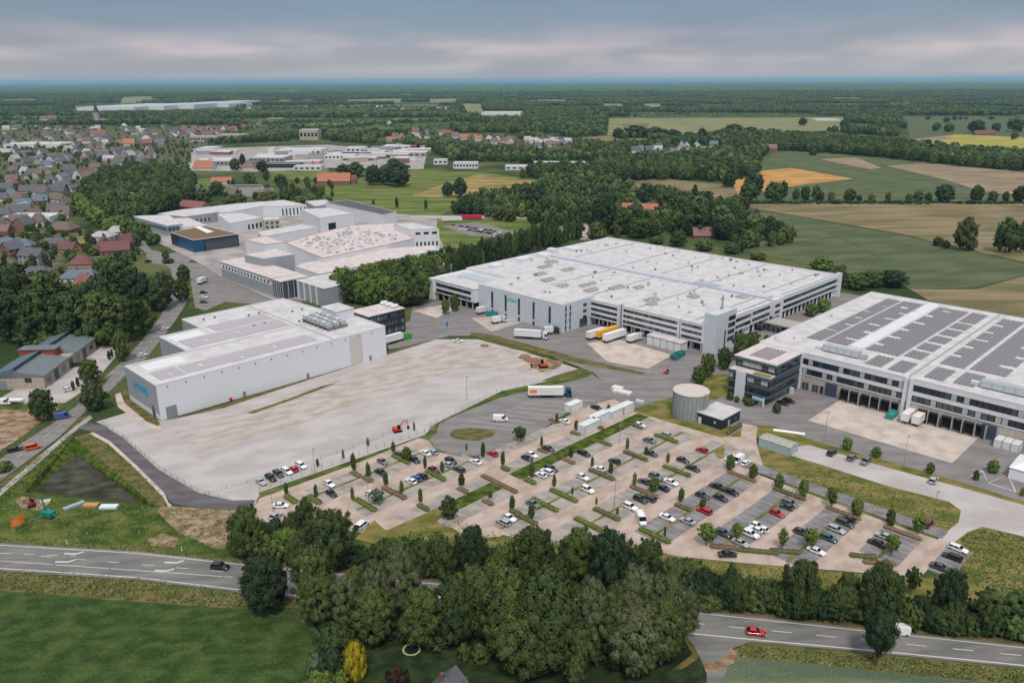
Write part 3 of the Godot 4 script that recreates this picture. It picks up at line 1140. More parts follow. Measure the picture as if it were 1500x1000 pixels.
func make_materials() -> void:
	clad("white_wall", px(214, 216, 222), 24.0, 0.97, 0.55)
	clad("grey_cladding", px(150, 155, 162), 24.0, 0.97, 0.55)
	clad("roof_white", px(198, 195, 197), 46.0, 0.92, 0.9)
	clad("roof_pink", px(204, 193, 192), 40.0, 0.92, 0.9)
	clad("cream_wall", px(178, 168, 158), 12.0, 0.94)
	clad("concrete_wall", px(170, 164, 158), 8.0, 0.86)
	clad("dark_cladding", px(42, 50, 60), 9.0, 0.86, 0.5)
	clad("brick_wall", px(138, 98, 88), 8.0, 0.84)
	clad("grass_roof", px(124, 96, 66), 9.0, 0.7)
	flat("blue_wall", px(22, 78, 118), 0.4)
	clad("roof_bright", px(186, 192, 198), 60.0, 0.9)
	clad("roof_dark", px(92, 90, 94), 20.0, 0.86, 0.9)
	flat("glass_dark", px(30, 36, 42), 0.1, 0.0, 0.7)
	flat("glass_mid", px(62, 72, 80), 0.12, 0.0, 0.7)
	flat("blind", px(168, 170, 172), 0.5)
	flat("blind_grey", px(112, 118, 122), 0.4)
	flat("teal_glass", px(50, 72, 82), 0.15, 0.0, 0.7)
	flat("solar", px(124, 120, 124), 0.5, 0.0, 0.5)
	flat("seam", px(158, 155, 156), 0.9)
	flat("turquoise", px(20, 150, 190), 0.5)
	flat("turquoise_green", px(60, 178, 170), 0.5)
	flat("red_trim", px(196, 156, 152), 0.6)
	flat("paint_line", px(205, 203, 200), 0.8)
	flat("unit_grey", px(172, 177, 179), 0.5, 0.2)
	flat("louvre", px(116, 120, 124), 0.6)
	flat("door_grey", px(128, 134, 136), 0.55)
	flat("door_blue", px(58, 76, 92), 0.5)
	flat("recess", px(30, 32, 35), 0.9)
	# ground
	soil("land", [px(58, 74, 44), px(78, 92, 54), px(104, 108, 66)], Vector2(420, 420), 17.0, 3)
	soil("field_dark", [px(58, 78, 39), px(69, 91, 47), px(86, 104, 56)], Vector2(46, 26), 4.0, 5, 0.012, 0.45)
	soil("verge", [px(86, 92, 50), px(112, 106, 66), px(132, 116, 80)], Vector2(40, 22), 3.0, 6, 0.012, 0.6)
	soil("rough_grass", [px(98, 106, 54), px(128, 122, 68), px(152, 134, 86)], Vector2(60, 34), 3.6, 8, 0.01, 0.62)
	soil("green_grass", [px(62, 82, 36), px(84, 102, 46), px(118, 120, 64)], Vector2(60, 40), 3.6, 10, 0.01, 0.62)
	soil("bank", [px(58, 76, 28), px(80, 98, 38), px(108, 112, 56)], Vector2(26, 18), 2.6, 12, 0.012, 0.6)
	soil("pond_floor", [px(58, 58, 50), px(78, 76, 68), px(92, 92, 78)], Vector2(40, 26), 3.0, 13)
	soil("meadow", [px(90, 110, 52), px(110, 124, 64), px(134, 132, 82)], Vector2(300, 90), 13.0, 14)
	soil("meadow_dry", [px(120, 122, 66), px(156, 138, 88), px(180, 150, 104)], Vector2(240, 90), 13.0, 15)
	soil("crop_green", [px(82, 94, 66), px(92, 103, 73), px(106, 112, 84)], Vector2(260, 60), 12.0, 16, 0.006, 0.8)
	soil("crop_tan", [px(112, 108, 78), px(134, 122, 92), px(150, 134, 106)], Vector2(300, 70), 13.0, 17, 0.006, 0.8)
	soil("crop_brown", [px(132, 116, 96), px(152, 134, 112), px(166, 148, 124)], Vector2(300, 70), 13.0, 18, 0.006, 0.8)
	soil("crop_orange", [px(176, 132, 76), px(200, 150, 90), px(206, 164, 106)], Vector2(200, 60), 13.0, 19, 0.006, 0.8)
	soil("crop_yellow", [px(150, 148, 72), px(172, 160, 82), px(180, 170, 96)], Vector2(300, 90), 13.0, 20, 0.006, 0.8)
	soil("crop_pale", [px(92, 106, 84), px(110, 120, 96), px(124, 130, 106)], Vector2(200, 60), 8.0, 21, 0.006, 0.8)
	soil("far_field", [px(122, 126, 88), px(136, 136, 96), px(148, 142, 104)], Vector2(600, 200), 40.0, 22, 0.006, 0.85)
	soil("gravel", [px(178, 171, 170), px(187, 180, 179), px(194, 188, 187)], Vector2(90, 50), 4.0, 23, 0.008, 0.86)
	soil("gravel_brown", [px(174, 162, 154), px(187, 176, 170), px(195, 186, 183)], Vector2(60, 30), 5.0, 24, 0.01, 0.84)
	soil("earth", [px(120, 96, 74), px(156, 132, 108), px(178, 156, 134)], Vector2(40, 26), 3.4, 25, 0.012, 0.7)
	soil("asphalt", [px(128, 124, 124), px(137, 133, 132), px(144, 139, 138)], Vector2(70, 24), 3.0, 26, 0.008, 0.86)
	soil("asphalt_main", [px(114, 114, 113), px(126, 125, 123), px(136, 133, 130)], Vector2(80, 16), 3.0, 27, 0.008, 0.86)
	soil("asphalt_pale", [px(150, 145, 144), px(168, 162, 160), px(180, 173, 170)], Vector2(90, 60), 6.0, 36, 0.008, 0.88)
	soil("asphalt_new", [px(98, 94, 98), px(108, 104, 108), px(116, 112, 116)], Vector2(70, 24), 3.0, 28, 0.008, 0.88)
	soil("asphalt_bay", [px(122, 120, 122), px(134, 131, 133), px(150, 145, 144)], Vector2(40, 24), 2.4, 29, 0.01, 0.84)
	soil("paving", [px(176, 156, 144), px(190, 170, 158), px(198, 180, 170)], Vector2(50, 30), 2.0, 30, 0.01, 0.84)
	soil("paving_bay", [px(150, 143, 138), px(166, 158, 152), px(178, 168, 162)], Vector2(40, 24), 2.0, 31, 0.01, 0.84)
	soil("concrete", [px(186, 170, 160), px(198, 184, 174), px(206, 194, 186)], Vector2(40, 30), 5.0, 32, 0.008, 0.9)
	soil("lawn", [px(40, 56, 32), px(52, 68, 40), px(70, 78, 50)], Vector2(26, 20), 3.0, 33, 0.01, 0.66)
	soil("town_ground", [px(66, 78, 48), px(96, 98, 68), px(134, 126, 110)], Vector2(90, 70), 8.0, 34, 0.014)
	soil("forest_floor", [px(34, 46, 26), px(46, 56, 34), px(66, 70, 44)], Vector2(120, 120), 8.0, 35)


func ground() -> void:
	sheet("ground", xz([-70000, -70000, -145.5, -70000, -145.5, -241.3, -140.3, -203.6, -119.5, -199.6, -119.5, 300, -70000, 300]), mats.land, "the land, west of the basin", 0.0)
	sheet("ground", xz([-145.5, -70000, 70000, -70000, 70000, 300, -119.5, 300, -119.5, -199.6, -98.7, -195.6, -145.5, -241.3]), mats.land, "the land, east of the basin", 0.0)
	var pf := sheet("basin_floor", xz([-141.1, -233.1, -140.3, -208.4, -105.6, -201.4]), mats.pond_floor, "dry grey floor of the triangular basin", 0.0)
	pf.position.y = -2.2
	var bb := MB.new()
	bb.quad(Vector3(-145.5, 0, -241.3), Vector3(-141.1, -2.2, -233.1), Vector3(-140.3, -2.2, -208.4), Vector3(-140.3, 0, -203.6))
	bb.quad(Vector3(-140.3, 0, -203.6), Vector3(-140.3, -2.2, -208.4), Vector3(-105.6, -2.2, -201.4), Vector3(-98.7, 0, -195.6))
	bb.quad(Vector3(-98.7, 0, -195.6), Vector3(-105.6, -2.2, -201.4), Vector3(-141.1, -2.2, -233.1), Vector3(-145.5, 0, -241.3))
	bb.use_uv = true
	for q in bb.v:
		bb.uv.append(Vector2(q.x, q.z))
	struct("basin_bank", bb.mesh(), mats.bank, "green banks of the triangular basin")
	sheet("meadow", xz([-154.6, -197.5, -139.9, -201.6, -137, -202.4, -121, -198.8, -98.6, -194.9, -94.5, -196, -76.2, -194, -69.4, -175.7, -76, -170.3, -130.5, -176.7, -142.2, -178.7]), mats.green_grass, "meadow between basin and main road")
	sheet("basin_rim", xz([-148.4, -243.5, -145.5, -241.3, -140.3, -203.6, -148.4, -196.7, -155.4, -198.7, -148.4, -227.2]), mats.bank, "grass slope beside the road pavement")
	sheet("basin_rim", xz([-141.2, -245.1, -128.8, -233.5, -112.7, -216.8, -98.6, -201.8, -96.2, -194.5, -98.7, -195.6, -145.5, -241.3]), mats.verge, "dry grassy rim between basin and dark lane")
	sheet("earth_patch", xz([-97.5, -196, -76.1, -193.7, -70.1, -174.8, -75.6, -174.8, -80.7, -178.3, -87.2, -182.2, -92.3, -187.3, -97.6, -193.4]), mats.earth, "bare earth patch beside the trees")
	sheet("earth_patch", xz([-94.2, -179, -91.3, -181.9, -86, -179.3, -85.7, -175.5, -91.6, -175.9]), mats.earth, "small worn patch in the meadow")
	sheet("earth_patch", xz([-139.5, -201.6, -133.2, -200, -129.8, -198.1, -129.9, -193.6, -136.1, -195.1, -139.8, -198.9]), mats.earth, "worn ground round the basin machinery")
	sheet("road_verge", xz([-147.1, -180.7, -132.1, -179.3, -95.1, -175.3, -63.9, -169.1, -21.2, -162, 38.9, -151.4, 107.2, -139.1, 122.5, -136.5, 120.8, -134.1, 105.9, -137, 38.3, -148.5, -17.7, -158.8, -63, -166.2, -129.9, -175.8, -144.7, -177.1]), mats.verge, "verge on the north side of the main road")
	sheet("road_verge", xz([-138.4, -167.8, -124.3, -166.5, -89.5, -162.7, -62.8, -158, -23.1, -151.2, 36, -141.2, 50, -139.4, 77, -135.7, 102.4, -131.4, 117.2, -129, 113.3, -123.5, 99.2, -126.1, 74.3, -129.8, 55.1, -133, 41.8, -129.9, 33.7, -129.9, -22.1, -142.6, -47.5, -150.9, -61.2, -150.4, -101.7, -155.1, -118.7, -157.3, -131.7, -157.9]), mats.verge, "verge on the south side of the main road")
	sheet("green_field", xz([-138.4, -158.4, -118.8, -157.5, -101.9, -155.4, -78.5, -151.8, -61.1, -150.2, -48.1, -147.1, -41, -141.2, -37.2, -125.6, -39.1, -107.8, -107.5, -108.1]), mats.field_dark, "deep green mown field in the near corner", -1.0, 0.12)
	sheet("crop_field", xz([45.1, -134.4, 55.1, -133.2, 74.3, -129.8, 99.2, -126.1, 115.6, -123.1, 101, -103, 32.8, -103.3, 40.2, -129]), mats.crop_pale, "pale green crop field below the road")
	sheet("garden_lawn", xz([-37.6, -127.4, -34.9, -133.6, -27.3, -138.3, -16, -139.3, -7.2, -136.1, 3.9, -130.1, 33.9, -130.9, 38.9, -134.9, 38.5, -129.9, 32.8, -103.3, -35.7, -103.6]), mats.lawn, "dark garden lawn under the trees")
	sheet("wood_floor", xz([-76, -193.3, -67.6, -187.2, -41, -181.3, -20, -185.2, -8.8, -175.4, 40.4, -162.8, 111.7, -146.5, 107.4, -139.6, 38.9, -151.4, -21.2, -162, -63.9, -169.1]), mats.green_grass, "rough grass under the roadside trees")
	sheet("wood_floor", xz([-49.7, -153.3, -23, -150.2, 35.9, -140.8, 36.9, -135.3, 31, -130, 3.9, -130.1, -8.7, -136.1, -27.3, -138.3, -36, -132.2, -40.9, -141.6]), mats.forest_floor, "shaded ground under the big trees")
	sheet("rough_meadow", xz([67.7, -232, 101.1, -239.4, 140.1, -193, 163.1, -174.3, 137, -140.7, 110.7, -144.9, 107.3, -160.2, 111.7, -174.6, 109.9, -177.8, 86.2, -199, 73.8, -215.5]), mats.rough_grass, "dry grass between car park and yard")
	sheet("rough_meadow", xz([37.2, -289.9, 62.8, -272.2, 87, -244.9, 66.5, -225.6, 42.9, -256.7]), mats.rough_grass, "dry grass round the silo")
	sheet("rough_meadow", xz([64.2, -279, 89.3, -300.9, 91.1, -278.7, 79.5, -268.8]), mats.rough_grass, "dry strip by the glazed office")
	sheet("belt_grass", xz([-33.7, -180.3, -19, -195.1, -9.1, -183.4, 8.6, -178.4, 31.1, -176.7, 40.3, -170.5, 57.9, -167.2, 81.2, -163.1, 95.8, -161.4, 107.3, -160.2, 110.7, -144.9, 40, -160.6, -8.7, -171.7]), mats.rough_grass, "rough grass between car park and trees")
	sheet("road", xz([-163.8, -202.6, -160.2, -225.4, -160.2, -236.8, -158.8, -250.8, -158.6, -263.3, -158.5, -276.2, -162.6, -295.5, -165, -324.4, -170.3, -353.5, -175.6, -380.5, -184.6, -414.2, -195.8, -447.3, -213.3, -487.7, -226.7, -509.5, -220.1, -517.7, -207.3, -487.6, -189.4, -444.1, -174.3, -414.1, -165.8, -375.6, -159.9, -343.2, -155.6, -319, -154.9, -297, -153.3, -282.3, -152.7, -263.2, -150.4, -240.9, -151.4, -211.1, -153, -186.7]), mats.asphalt, "road on the left past the white warehouse")
	sheet("cycle_path", xz([-150.7, -183.3, -148.4, -206.1, -148.4, -227.2, -149.8, -245.7, -149.8, -258.3, -152.2, -260.8, -149.3, -238.8, -150.9, -210.2, -152.5, -186]), mats.verge, "brown strip along the road")
	sheet("pavement", xz([-146.2, -176.8, -146, -202.1, -146.6, -223.9, -147.6, -241.9, -147.2, -257.1, -149.6, -259.5, -149.6, -244.1, -149, -226.8, -148.2, -205.7, -148.4, -180]), mats.asphalt_pale, "pale pavement along the road")
	sheet("roundabout", xz([-249.1, -535.6, -250.4, -549.4, -235.1, -535.4, -226.3, -549, -213, -558.4, -201.5, -539.4, -212, -517.6, -208.7, -493.3, -214.8, -493.4, -224.2, -501.4, -235.6, -507.6]), mats.asphalt, "roundabout with a planted centre")
	sheet("road", xz([-227.6, -509.5, -243.4, -522.4, -271.1, -569.3, -294.6, -604.3, -337.7, -666.9, -393.2, -743, -482.8, -893.7, -578.8, -1071.9, -571.5, -1071.7, -475.1, -893.5, -389.7, -751.4, -335.6, -677.1, -294.3, -618.7, -257.9, -559.1]), mats.asphalt, "avenue running up from the roundabout")
	sheet("forecourt", xz([-203.5, -507.1, -169.8, -460.2, -129.8, -417.7, -105.1, -424.6, -117.2, -399.8, -153.1, -411, -157.7, -393.8, -165.4, -400.4, -183.9, -444, -202, -478.2, -211.6, -507.2]), mats.asphalt, "asphalt forecourt before the grey hall")
	sheet("grass_strip", xz([-203.4, -481.9, -202.2, -487.5, -165.4, -400.4, -165.5, -393.9]), mats.green_grass, "green strip beside the forecourt")
	sheet("yard", xz([-190.9, -275.8, -190.7, -286.2, -185.5, -295.7, -188.3, -324.6, -183.4, -338.6, -171.7, -331.8, -166.2, -303.3, -163.5, -284.5, -164.2, -270.9, -187.3, -269.8]), mats.gravel, "pale yard before the workshop")
	sheet("brown_field", xz([-212, -262.5, -184.6, -265.4, -172.7, -264, -163.2, -265.8, -163.3, -253.7, -163, -240.4, -163.8, -231.2, -168.3, -200.7]), mats.earth, "bare brown field beside the road")
	sheet("grass_strip", xz([-214.7, -266.2, -187.3, -269.8, -163.5, -269.6, -164.4, -264.6, -172.7, -264, -184.2, -264.7, -211.2, -261.2]), mats.green_grass, "grass edge of the yard")
	sheet("grass_strip", xz([-173.4, -335.6, -170.5, -338.4, -180, -375.8, -190.1, -414.3, -201.8, -452.3, -214.6, -478.4, -192.7, -414.3, -183, -375.8]), mats.verge, "verge below the woodland trees")
	sheet("grass_strip", xz([-163.2, -291.8, -160.9, -300.9, -158.4, -287.3, -159.2, -273.5, -162.1, -274.2]), mats.verge, "grass under the street trees")
	sheet("gravel_yard", xz([-144.3, -253.6, -136.5, -262.5, -122, -254, -104, -267.2, -81, -294.8, -55.1, -323.3, -34.2, -344.9, -15.5, -344.7, 11.6, -320.9, 30.8, -301.4, 29.1, -295.2, 13.2, -287.9, -12.1, -258.4, -27.9, -240.4, -52, -218.2, -72.1, -200.8, -71.6, -195.5, -77.3, -194.4, -89.6, -202.1, -107.5, -216.8, -127.9, -238.6, -138.8, -249.5]), mats.gravel, "wide pale gravel yard", -1.0, 0.40)
	sheet("graded_strip", xz([-118.2, -252.2, -102.9, -264, -80.1, -291, -54.6, -319.8, -33.6, -338.9, -18.5, -341.7, 5.9, -327.2, 20.1, -307.2, 13.5, -296.2, -14, -305.9, -29.9, -296.6, -48.5, -276.6, -66.9, -256.4, -83.7, -240.9, -98.5, -231.7, -110.1, -240]), mats.gravel_brown, "brown graded strip across the yard", -1.0, 0.55)
	sheet("haul_track", xz([-118.9, -249.3, -90.4, -280.4, -54.2, -323.3, -34.3, -345.9, -29.1, -338.9, -53.9, -311.2, -87.9, -271.6, -115, -245.4]), mats.gravel, "pale track beside the warehouse", -1.0, 0.40)
	sheet("grass_strip", xz([-120.8, -253.9, -104.7, -269.1, -81.6, -297.1, -45.5, -336.2, -34.2, -344.9, -55.4, -321.5, -80.7, -293.2, -103.6, -265.9]), mats.verge, "weedy strip at the warehouse foot")
	sheet("grass_strip", xz([-94.6, -260.9, -83.4, -273.5, -73.8, -286.6, -67.8, -290.9, -80.9, -273.5, -92, -260.2]), mats.verge, "weedy strip in the yard")
	sheet("earth_patch", xz([6.3, -319.1, 14.5, -319.1, 21.5, -311.3, 18, -304.8, 11.5, -301.6, 7.3, -309.8]), mats.earth, "dug earth round the excavator")
	sheet("dark_lane", xz([-148.2, -248.5, -147.1, -253, -140.5, -250.7, -128.9, -240.7, -107.4, -217.7, -90, -203.3, -78.8, -198.9, -72.4, -199.2, -71.8, -194.7, -76.7, -193.7, -84.8, -194.4, -95, -197.1, -99.8, -203.3, -115.3, -220.4, -132.1, -238.1, -141.2, -245.1]), mats.asphalt_new, "new dark asphalt lane")
	sheet("lane_kerb", xz([-141.2, -245.1, -132.1, -238.1, -115.3, -220.4, -99.8, -203.3, -96.4, -197.9, -94.5, -196, -95.3, -195.2, -99.2, -201, -114.7, -218.2, -131.6, -236, -141.8, -244]), mats.concrete, "pale kerb of the dark lane")
	sheet("bank", xz([31.5, -308.7, 32.3, -305.4, 31.9, -296, 21.3, -291.6, 11.2, -291.6, 19.1, -299.2]), mats.verge, "overgrown mound behind the lorry")
	sheet("grass_strip", xz([-149.1, -284.4, -144.6, -280.1, -121, -251.6, -121.5, -248.8, -133.4, -258.2, -143.3, -267.5]), mats.verge, "planted bed at the grey end wall")
	sheet("footpath", xz([-149.6, -278.8, -148.5, -280.9, -142.3, -270.7, -126.5, -253.4, -118.2, -247.7, -119.3, -246, -128.3, -252.3, -143, -266.9]), mats.concrete, "curved footpath at the end wall")
	sheet("works_road", xz([-59.9, -350.3, -50.2, -374.3, -51.7, -401.6, -40.1, -412.4, -17.7, -398.6, 25.3, -351.4, 75.8, -335.9, 89.3, -300.9, 82.3, -289.5, 63.8, -276.9, 52.9, -270.4, 38.5, -279.2, 32.5, -301.4, 11.8, -327.1, -15.7, -349.8, -28.3, -349.9, -45.5, -336.2, -53.9, -330.6]), mats.asphalt, "asphalt works road between the warehouses")
	sheet("works_road", xz([32.2, -299.1, 39.8, -279.2, 52.9, -270.4, 33.2, -255.6, 20.6, -261.8, 14, -252.3, 3.2, -235, -3.4, -231, -10.8, -226.2, -18.3, -226.3, -24.8, -231.7, -28.5, -240.4, -28, -248.6, -21.2, -258.4, -3.9, -277.5, 13.2, -287.9]), mats.asphalt, "looping lorry lane")
	sheet("loop_island", xz([-21, -242, -19.9, -245.8, -14, -247.4, -8.2, -246.2, -5.6, -244, -6.4, -240.3, -11.3, -237.2, -16.2, -237.7, -19.4, -239.3]), mats.verge, "grassy island inside the loop")
	sheet("works_yard", rect_st(-300, -163, 248, 291), mats.asphalt, "asphalt yard before the big warehouse front")
	sheet("concrete_pad", xz([33.6, -338.2, 48, -344, 68.6, -322.1, 55.6, -305.2, 39.9, -313.6]), mats.concrete, "pale concrete loading pad")
	sheet("concrete_pad", xz([-50.6, -392.6, -37.5, -402.8, -28.8, -396.1, -37.2, -378.9]), mats.concrete, "pale pad by the office wing")
	sheet("concrete_pad", xz([-20.2, -378.6, -3.4, -383.3, 5, -371.3, -9.6, -356]), mats.gravel_brown, "worn pad before the tall front")
	sheet("kerb_strip", xz([-19.1, -355, -9.5, -351.8, 28.9, -318.1, 53.5, -300.4, 51.8, -298.1, 25.6, -312.9, -10.9, -344.6, -19.5, -349.8]), mats.verge, "weedy strip dividing the works road")
	sheet("loop_verge", xz([-72.8, -203.2, -52.6, -220.9, -29.2, -242, -27.4, -246.9, -25.2, -243.6, -27.4, -238.3, -30.8, -236.3, -50.5, -216, -71.1, -200]), mats.green_grass, "green verge between yard and car park")
	sheet("loop_verge", xz([-27.4, -246.9, -25.9, -251.4, -3.9, -281, 13.3, -290.9, 31.4, -301.4, 31.4, -296.8, 13, -285.1, -3.9, -274.8, -19.8, -258.4, -25.3, -250.3, -25.2, -243.6]), mats.green_grass, "green verge between yard and car park")
	sheet("works_yard", rect_st(-141, 60, 228, 277.4), mats.asphalt, "grey asphalt yard before the solar warehouse")
	sheet("works_yard", rect_st(-172, -140.6, 252, 430), mats.asphalt, "asphalt lane between the big warehouses")
	sheet("concrete_pad", rect_st(-106.5, -60.3, 251, 276), mats.concrete, "pale concrete apron at the loading docks")
	sheet("rough_meadow", xz([64.2, -279, 79.1, -298.6, 89.5, -298.5, 80.8, -275.4, 69.6, -268.9]), mats.rough_grass, "grass beside the trees at the silo")
	sheet("verge_strip", xz([82.6, -249.4, 89.1, -247.7, 99.6, -235.3, 130, -209.1, 142.4, -196.7, 165.5, -177.5, 159.6, -169.8, 138.6, -190.5, 126.1, -201.8, 99.8, -218.9, 89.8, -229.3, 80.9, -239.6]), mats.rough_grass, "verge strip with small round trees")
	sheet("white_road", xz([90.6, -231.8, 95.5, -233.3, 113.7, -217.4, 128.2, -205.8, 141.2, -194.8, 163.1, -174.3, 152, -160, 131.5, -178.9, 123.6, -183.6, 118.2, -181, 110.3, -174.7, 108.2, -177.2, 118.6, -186, 122.4, -192, 121.6, -196.8, 108.5, -205.9, 93.9, -219.8, 87.4, -225.5]), mats.gravel, "pale gravel drive")
	sheet("footpath", xz([69.7, -239.7, 75.3, -239.6, 79, -250.6, 83.3, -247.7, 80.4, -239.6, 78.6, -231.9, 75.9, -215.5, 66.5, -227.1]), mats.paving, "footpath towards the office")
	sheet("car_park", xz([-71.5, -195.1, -71.5, -200, -65.2, -205.5, -48.4, -220.9, -31.1, -239.4, -27.6, -237.8, -23.9, -229.2, -10.7, -223.4, -2.3, -229.1, 14.4, -250, 24.4, -264.2, 37.7, -272.5, 43.5, -260.9, 53.5, -251.9, 69.4, -238.6, 67.8, -227.1, 73.2, -213.3, 83.5, -202.1, 97.1, -188.6, 108.5, -177.8, 111.7, -176.2, 104.8, -169.3, 96.9, -161.9, 89, -162.5, 57.9, -167.2, 40.3, -170.5, 31, -176.1, 19.5, -183.2, 6.8, -176.8, -1.1, -180.1, -10.7, -178.5, -20.3, -188.6, -34.1, -182.6, -39.3, -181.9, -63.9, -186.8, -71.2, -188.3]), mats.paving, "beige paved car park", -1.0, 0.78)
	bay_block(-136.7, -127, 127, 213, true, "paving_bay", "grey parking bays, third row from the yard")
	bay_block(-121.5, -112, 133, 214, true, "paving_bay", "grey parking bays, fourth row from the yard")
	bay_block(-106.3, -96.6, 151, 197, true, "asphalt_bay", "grey parking bays, fifth row from the yard")
	bay_block(-91.2, -81.6, 160, 197, true, "asphalt_bay", "grey parking bays, sixth row from the yard")
	bay_block(-76.1, -66.4, 166, 197, true, "asphalt_bay", "grey parking bays, seventh row from the yard")
	bay_block(-61, -51.4, 183, 198, true, "asphalt_bay", "grey parking bays, eighth row from the yard")
	bay_block(-46, -40.4, 187, 202, false, "asphalt_bay", "grey parking bays, last row from the yard")
	bay_block(-157, -152.2, 111, 143, false, "paving_bay", "grey parking bays, bays above the ditch row from the yard")
	bay_block(-147, -142, 110, 143, false, "paving_bay", "grey parking bays, bays below the ditch row from the yard")
	bay_block(-157.2, -152.2, 152, 188, false, "paving_bay", "grey parking bays, bays above the far ditch row from the yard")
	bay_block(-147, -142, 151, 214, false, "paving_bay", "grey parking bays, bays below the far ditch row from the yard")
	bay_block(-171.6, -162, 106, 150, true, "paving_bay", "grey parking bays, second row from the yard")
	bay_block(-187, -177, 102, 142, true, "paving_bay", "grey parking bays, first row from the yard")
	bay_block(-167, -162, 152, 188, false, "paving_bay", "grey parking bays, bays along the fence row from the yard")
	bay_block(-111, -106.6, 197.5, 216, false, "paving_bay", "parking bays beside the long office container")
	sheet("parking_bays", rect_st(-105, -48, 203.5, 208.6), mats.asphalt_bay, "dark strip of bays along the meadow")
	sheet("ditch_grass", rect_st(-152.1, -147.1, 109, 143), mats.bank, "green ditch through the car park")
	sheet("ditch_grass", rect_st(-152.1, -147.1, 150.5, 215), mats.bank, "green ditch below the containers")
	sheet("grass_corner", xz([-40.5, -178.7, -37.1, -188, -33.2, -182.6, -20.8, -194, -18.1, -195.9, -20.2, -186.9, -8.9, -176.9, -33, -175.5]), mats.rough_grass, "grassy corner of the car park")
	sheet("grass_corner", xz([63.8, -228.6, 68.2, -232, 65.6, -223.8, 63.9, -223.8]), mats.rough_grass, "grassy corner by the path")
	var road := sheet("main_road", xz([-145.8, -178.7, -130.9, -177.3, -94.3, -173.4, -63.4, -167.6, -17.8, -160.1, 38.5, -149.7, 106.2, -137.4, 121.3, -134.9, 116.9, -128.6, 102.1, -130.8, 76.6, -134.9, 49.8, -138.8, 36, -141, -23, -149.8, -62.2, -156.2, -88.9, -161.3, -123.4, -165.1, -137.6, -166.6]), mats.asphalt_main, "asphalt main road in the foreground", -1.0, 0.1)
	var ry := 0.016 + lay * 0.002
	part("edge_line", strip(xz([-138.2, -167.5, -124.1, -166.2, -89.3, -162.3, -62.6, -157.2, -23.1, -150.7, 36.1, -141.8, 50, -139.6, 77, -135.6, 102.5, -131.5, 114.9, -129.6]), 0.25, ry).mesh(), mats.paint_line, road)
	part("edge_line", strip(xz([-145.1, -177.8, -130.3, -176.4, -93.9, -172.5, -63.2, -166.9, -17.8, -159.3, 38.3, -148.8, 105.7, -136.7, 118.3, -134.5]), 0.22, ry).mesh(), mats.paint_line, road)
	dashes(road, "lane_dash", Vector2(37.6, -145.2), Vector2(104.3, -134.3), 4, 5, 0.18, ry)
	dashes(road, "lane_dash", Vector2(-17.3, -154.4), Vector2(37.6, -145.2), 4, 5, 0.18, ry)
	dashes(road, "lane_dash", Vector2(-126.1, -169.4), Vector2(-66.6, -162.3), 14, 0.5, 0.18, ry)
	dashes(road, "lane_dash", Vector2(-128.1, -172.7), Vector2(-108.6, -171.4), 3, 3, 0.16, ry)
	dashes(road, "lane_dash", Vector2(-117.1, -171.4), Vector2(-69.0, -164.5), 3, 6, 0.16, ry)
	part("turn_arrow", strip(xz([-112.3, -168.9, -109.3, -168.8, -107.9, -169.7]), 0.5, ry).mesh(), mats.paint_line, road)
	part("turn_arrow", strip(xz([-112.0, -172.5, -109.0, -172.3, -107.5, -173.2]), 0.5, ry).mesh(), mats.paint_line, road)
	part("turn_arrow", strip(xz([-86.2, -165.1, -83.2, -164.9, -81.8, -165.8]), 0.5, ry).mesh(), mats.paint_line, road)
	part("turn_arrow", strip(xz([-85.3, -168.5, -82.3, -168.3, -80.9, -169.2]), 0.5, ry).mesh(), mats.paint_line, road)
	sheet("side_road", xz([36.5, -141.2, 49.9, -139, 45.7, -136.9, 43.6, -133.6, 42.4, -129.9, 39.3, -125.2, 37.4, -125.3, 38.5, -129.9, 38.1, -133.9, 37.5, -138]), mats.asphalt_main, "side road joining the main road")
	sheet("earth_patch", xz([45, -136.9, 46, -135.4, 44.5, -132.4, 40.5, -129.9, 38.3, -129.9, 38.4, -132.5, 42, -133.2]), mats.earth, "muddy verge of the side road")
	var lr := struct("road_markings", strip(xz([-157.2, -310.5, -161.1, -331.7]), 0.12, 0.14).mesh(), mats.paint_line, "painted lines of the left road")
	dashes(lr, "lane_dash", Vector2(-155.7, -218.0), Vector2(-155.3, -231.7), 3, 5, 0.18, 0.14)
	dashes(lr, "lane_dash", Vector2(-155.3, -233.2), Vector2(-155.1, -260.8), 3, 5, 0.18, 0.14)
	dashes(lr, "lane_dash", Vector2(-155.7, -265.7), Vector2(-156.5, -306.4), 3, 5, 0.18, 0.14)
	dashes(lr, "lane_dash", Vector2(-156.9, -309.7), Vector2(-166.4, -357.7), 3, 5, 0.18, 0.14)
	var lm := MB.new()
	var my := 0.02 + lay * 0.002
	for q in strip(xz([-18.3, -250.2, 0.4, -245.1]), 0.18, my).v:
		lm.v.append(q)
		lm.n.append(Vector3.UP)
		lm.c.append(Color.WHITE)
	for q in strip(xz([-14.7, -253.2, 4.1, -247.9]), 0.18, my).v:
		lm.v.append(q)
		lm.n.append(Vector3.UP)
		lm.c.append(Color.WHITE)
	for q in strip(xz([-11.1, -256.2, 7.9, -250.8]), 0.18, my).v:
		lm.v.append(q)
		lm.n.append(Vector3.UP)
		lm.c.append(Color.WHITE)
	for q in strip(xz([-7.3, -259.3, 11.7, -253.8]), 0.18, my).v:
		lm.v.append(q)
		lm.n.append(Vector3.UP)
		lm.c.append(Color.WHITE)
	for q in strip(xz([-3.5, -262.4, 15.7, -256.8]), 0.18, my).v:
		lm.v.append(q)
		lm.n.append(Vector3.UP)
		lm.c.append(Color.WHITE)
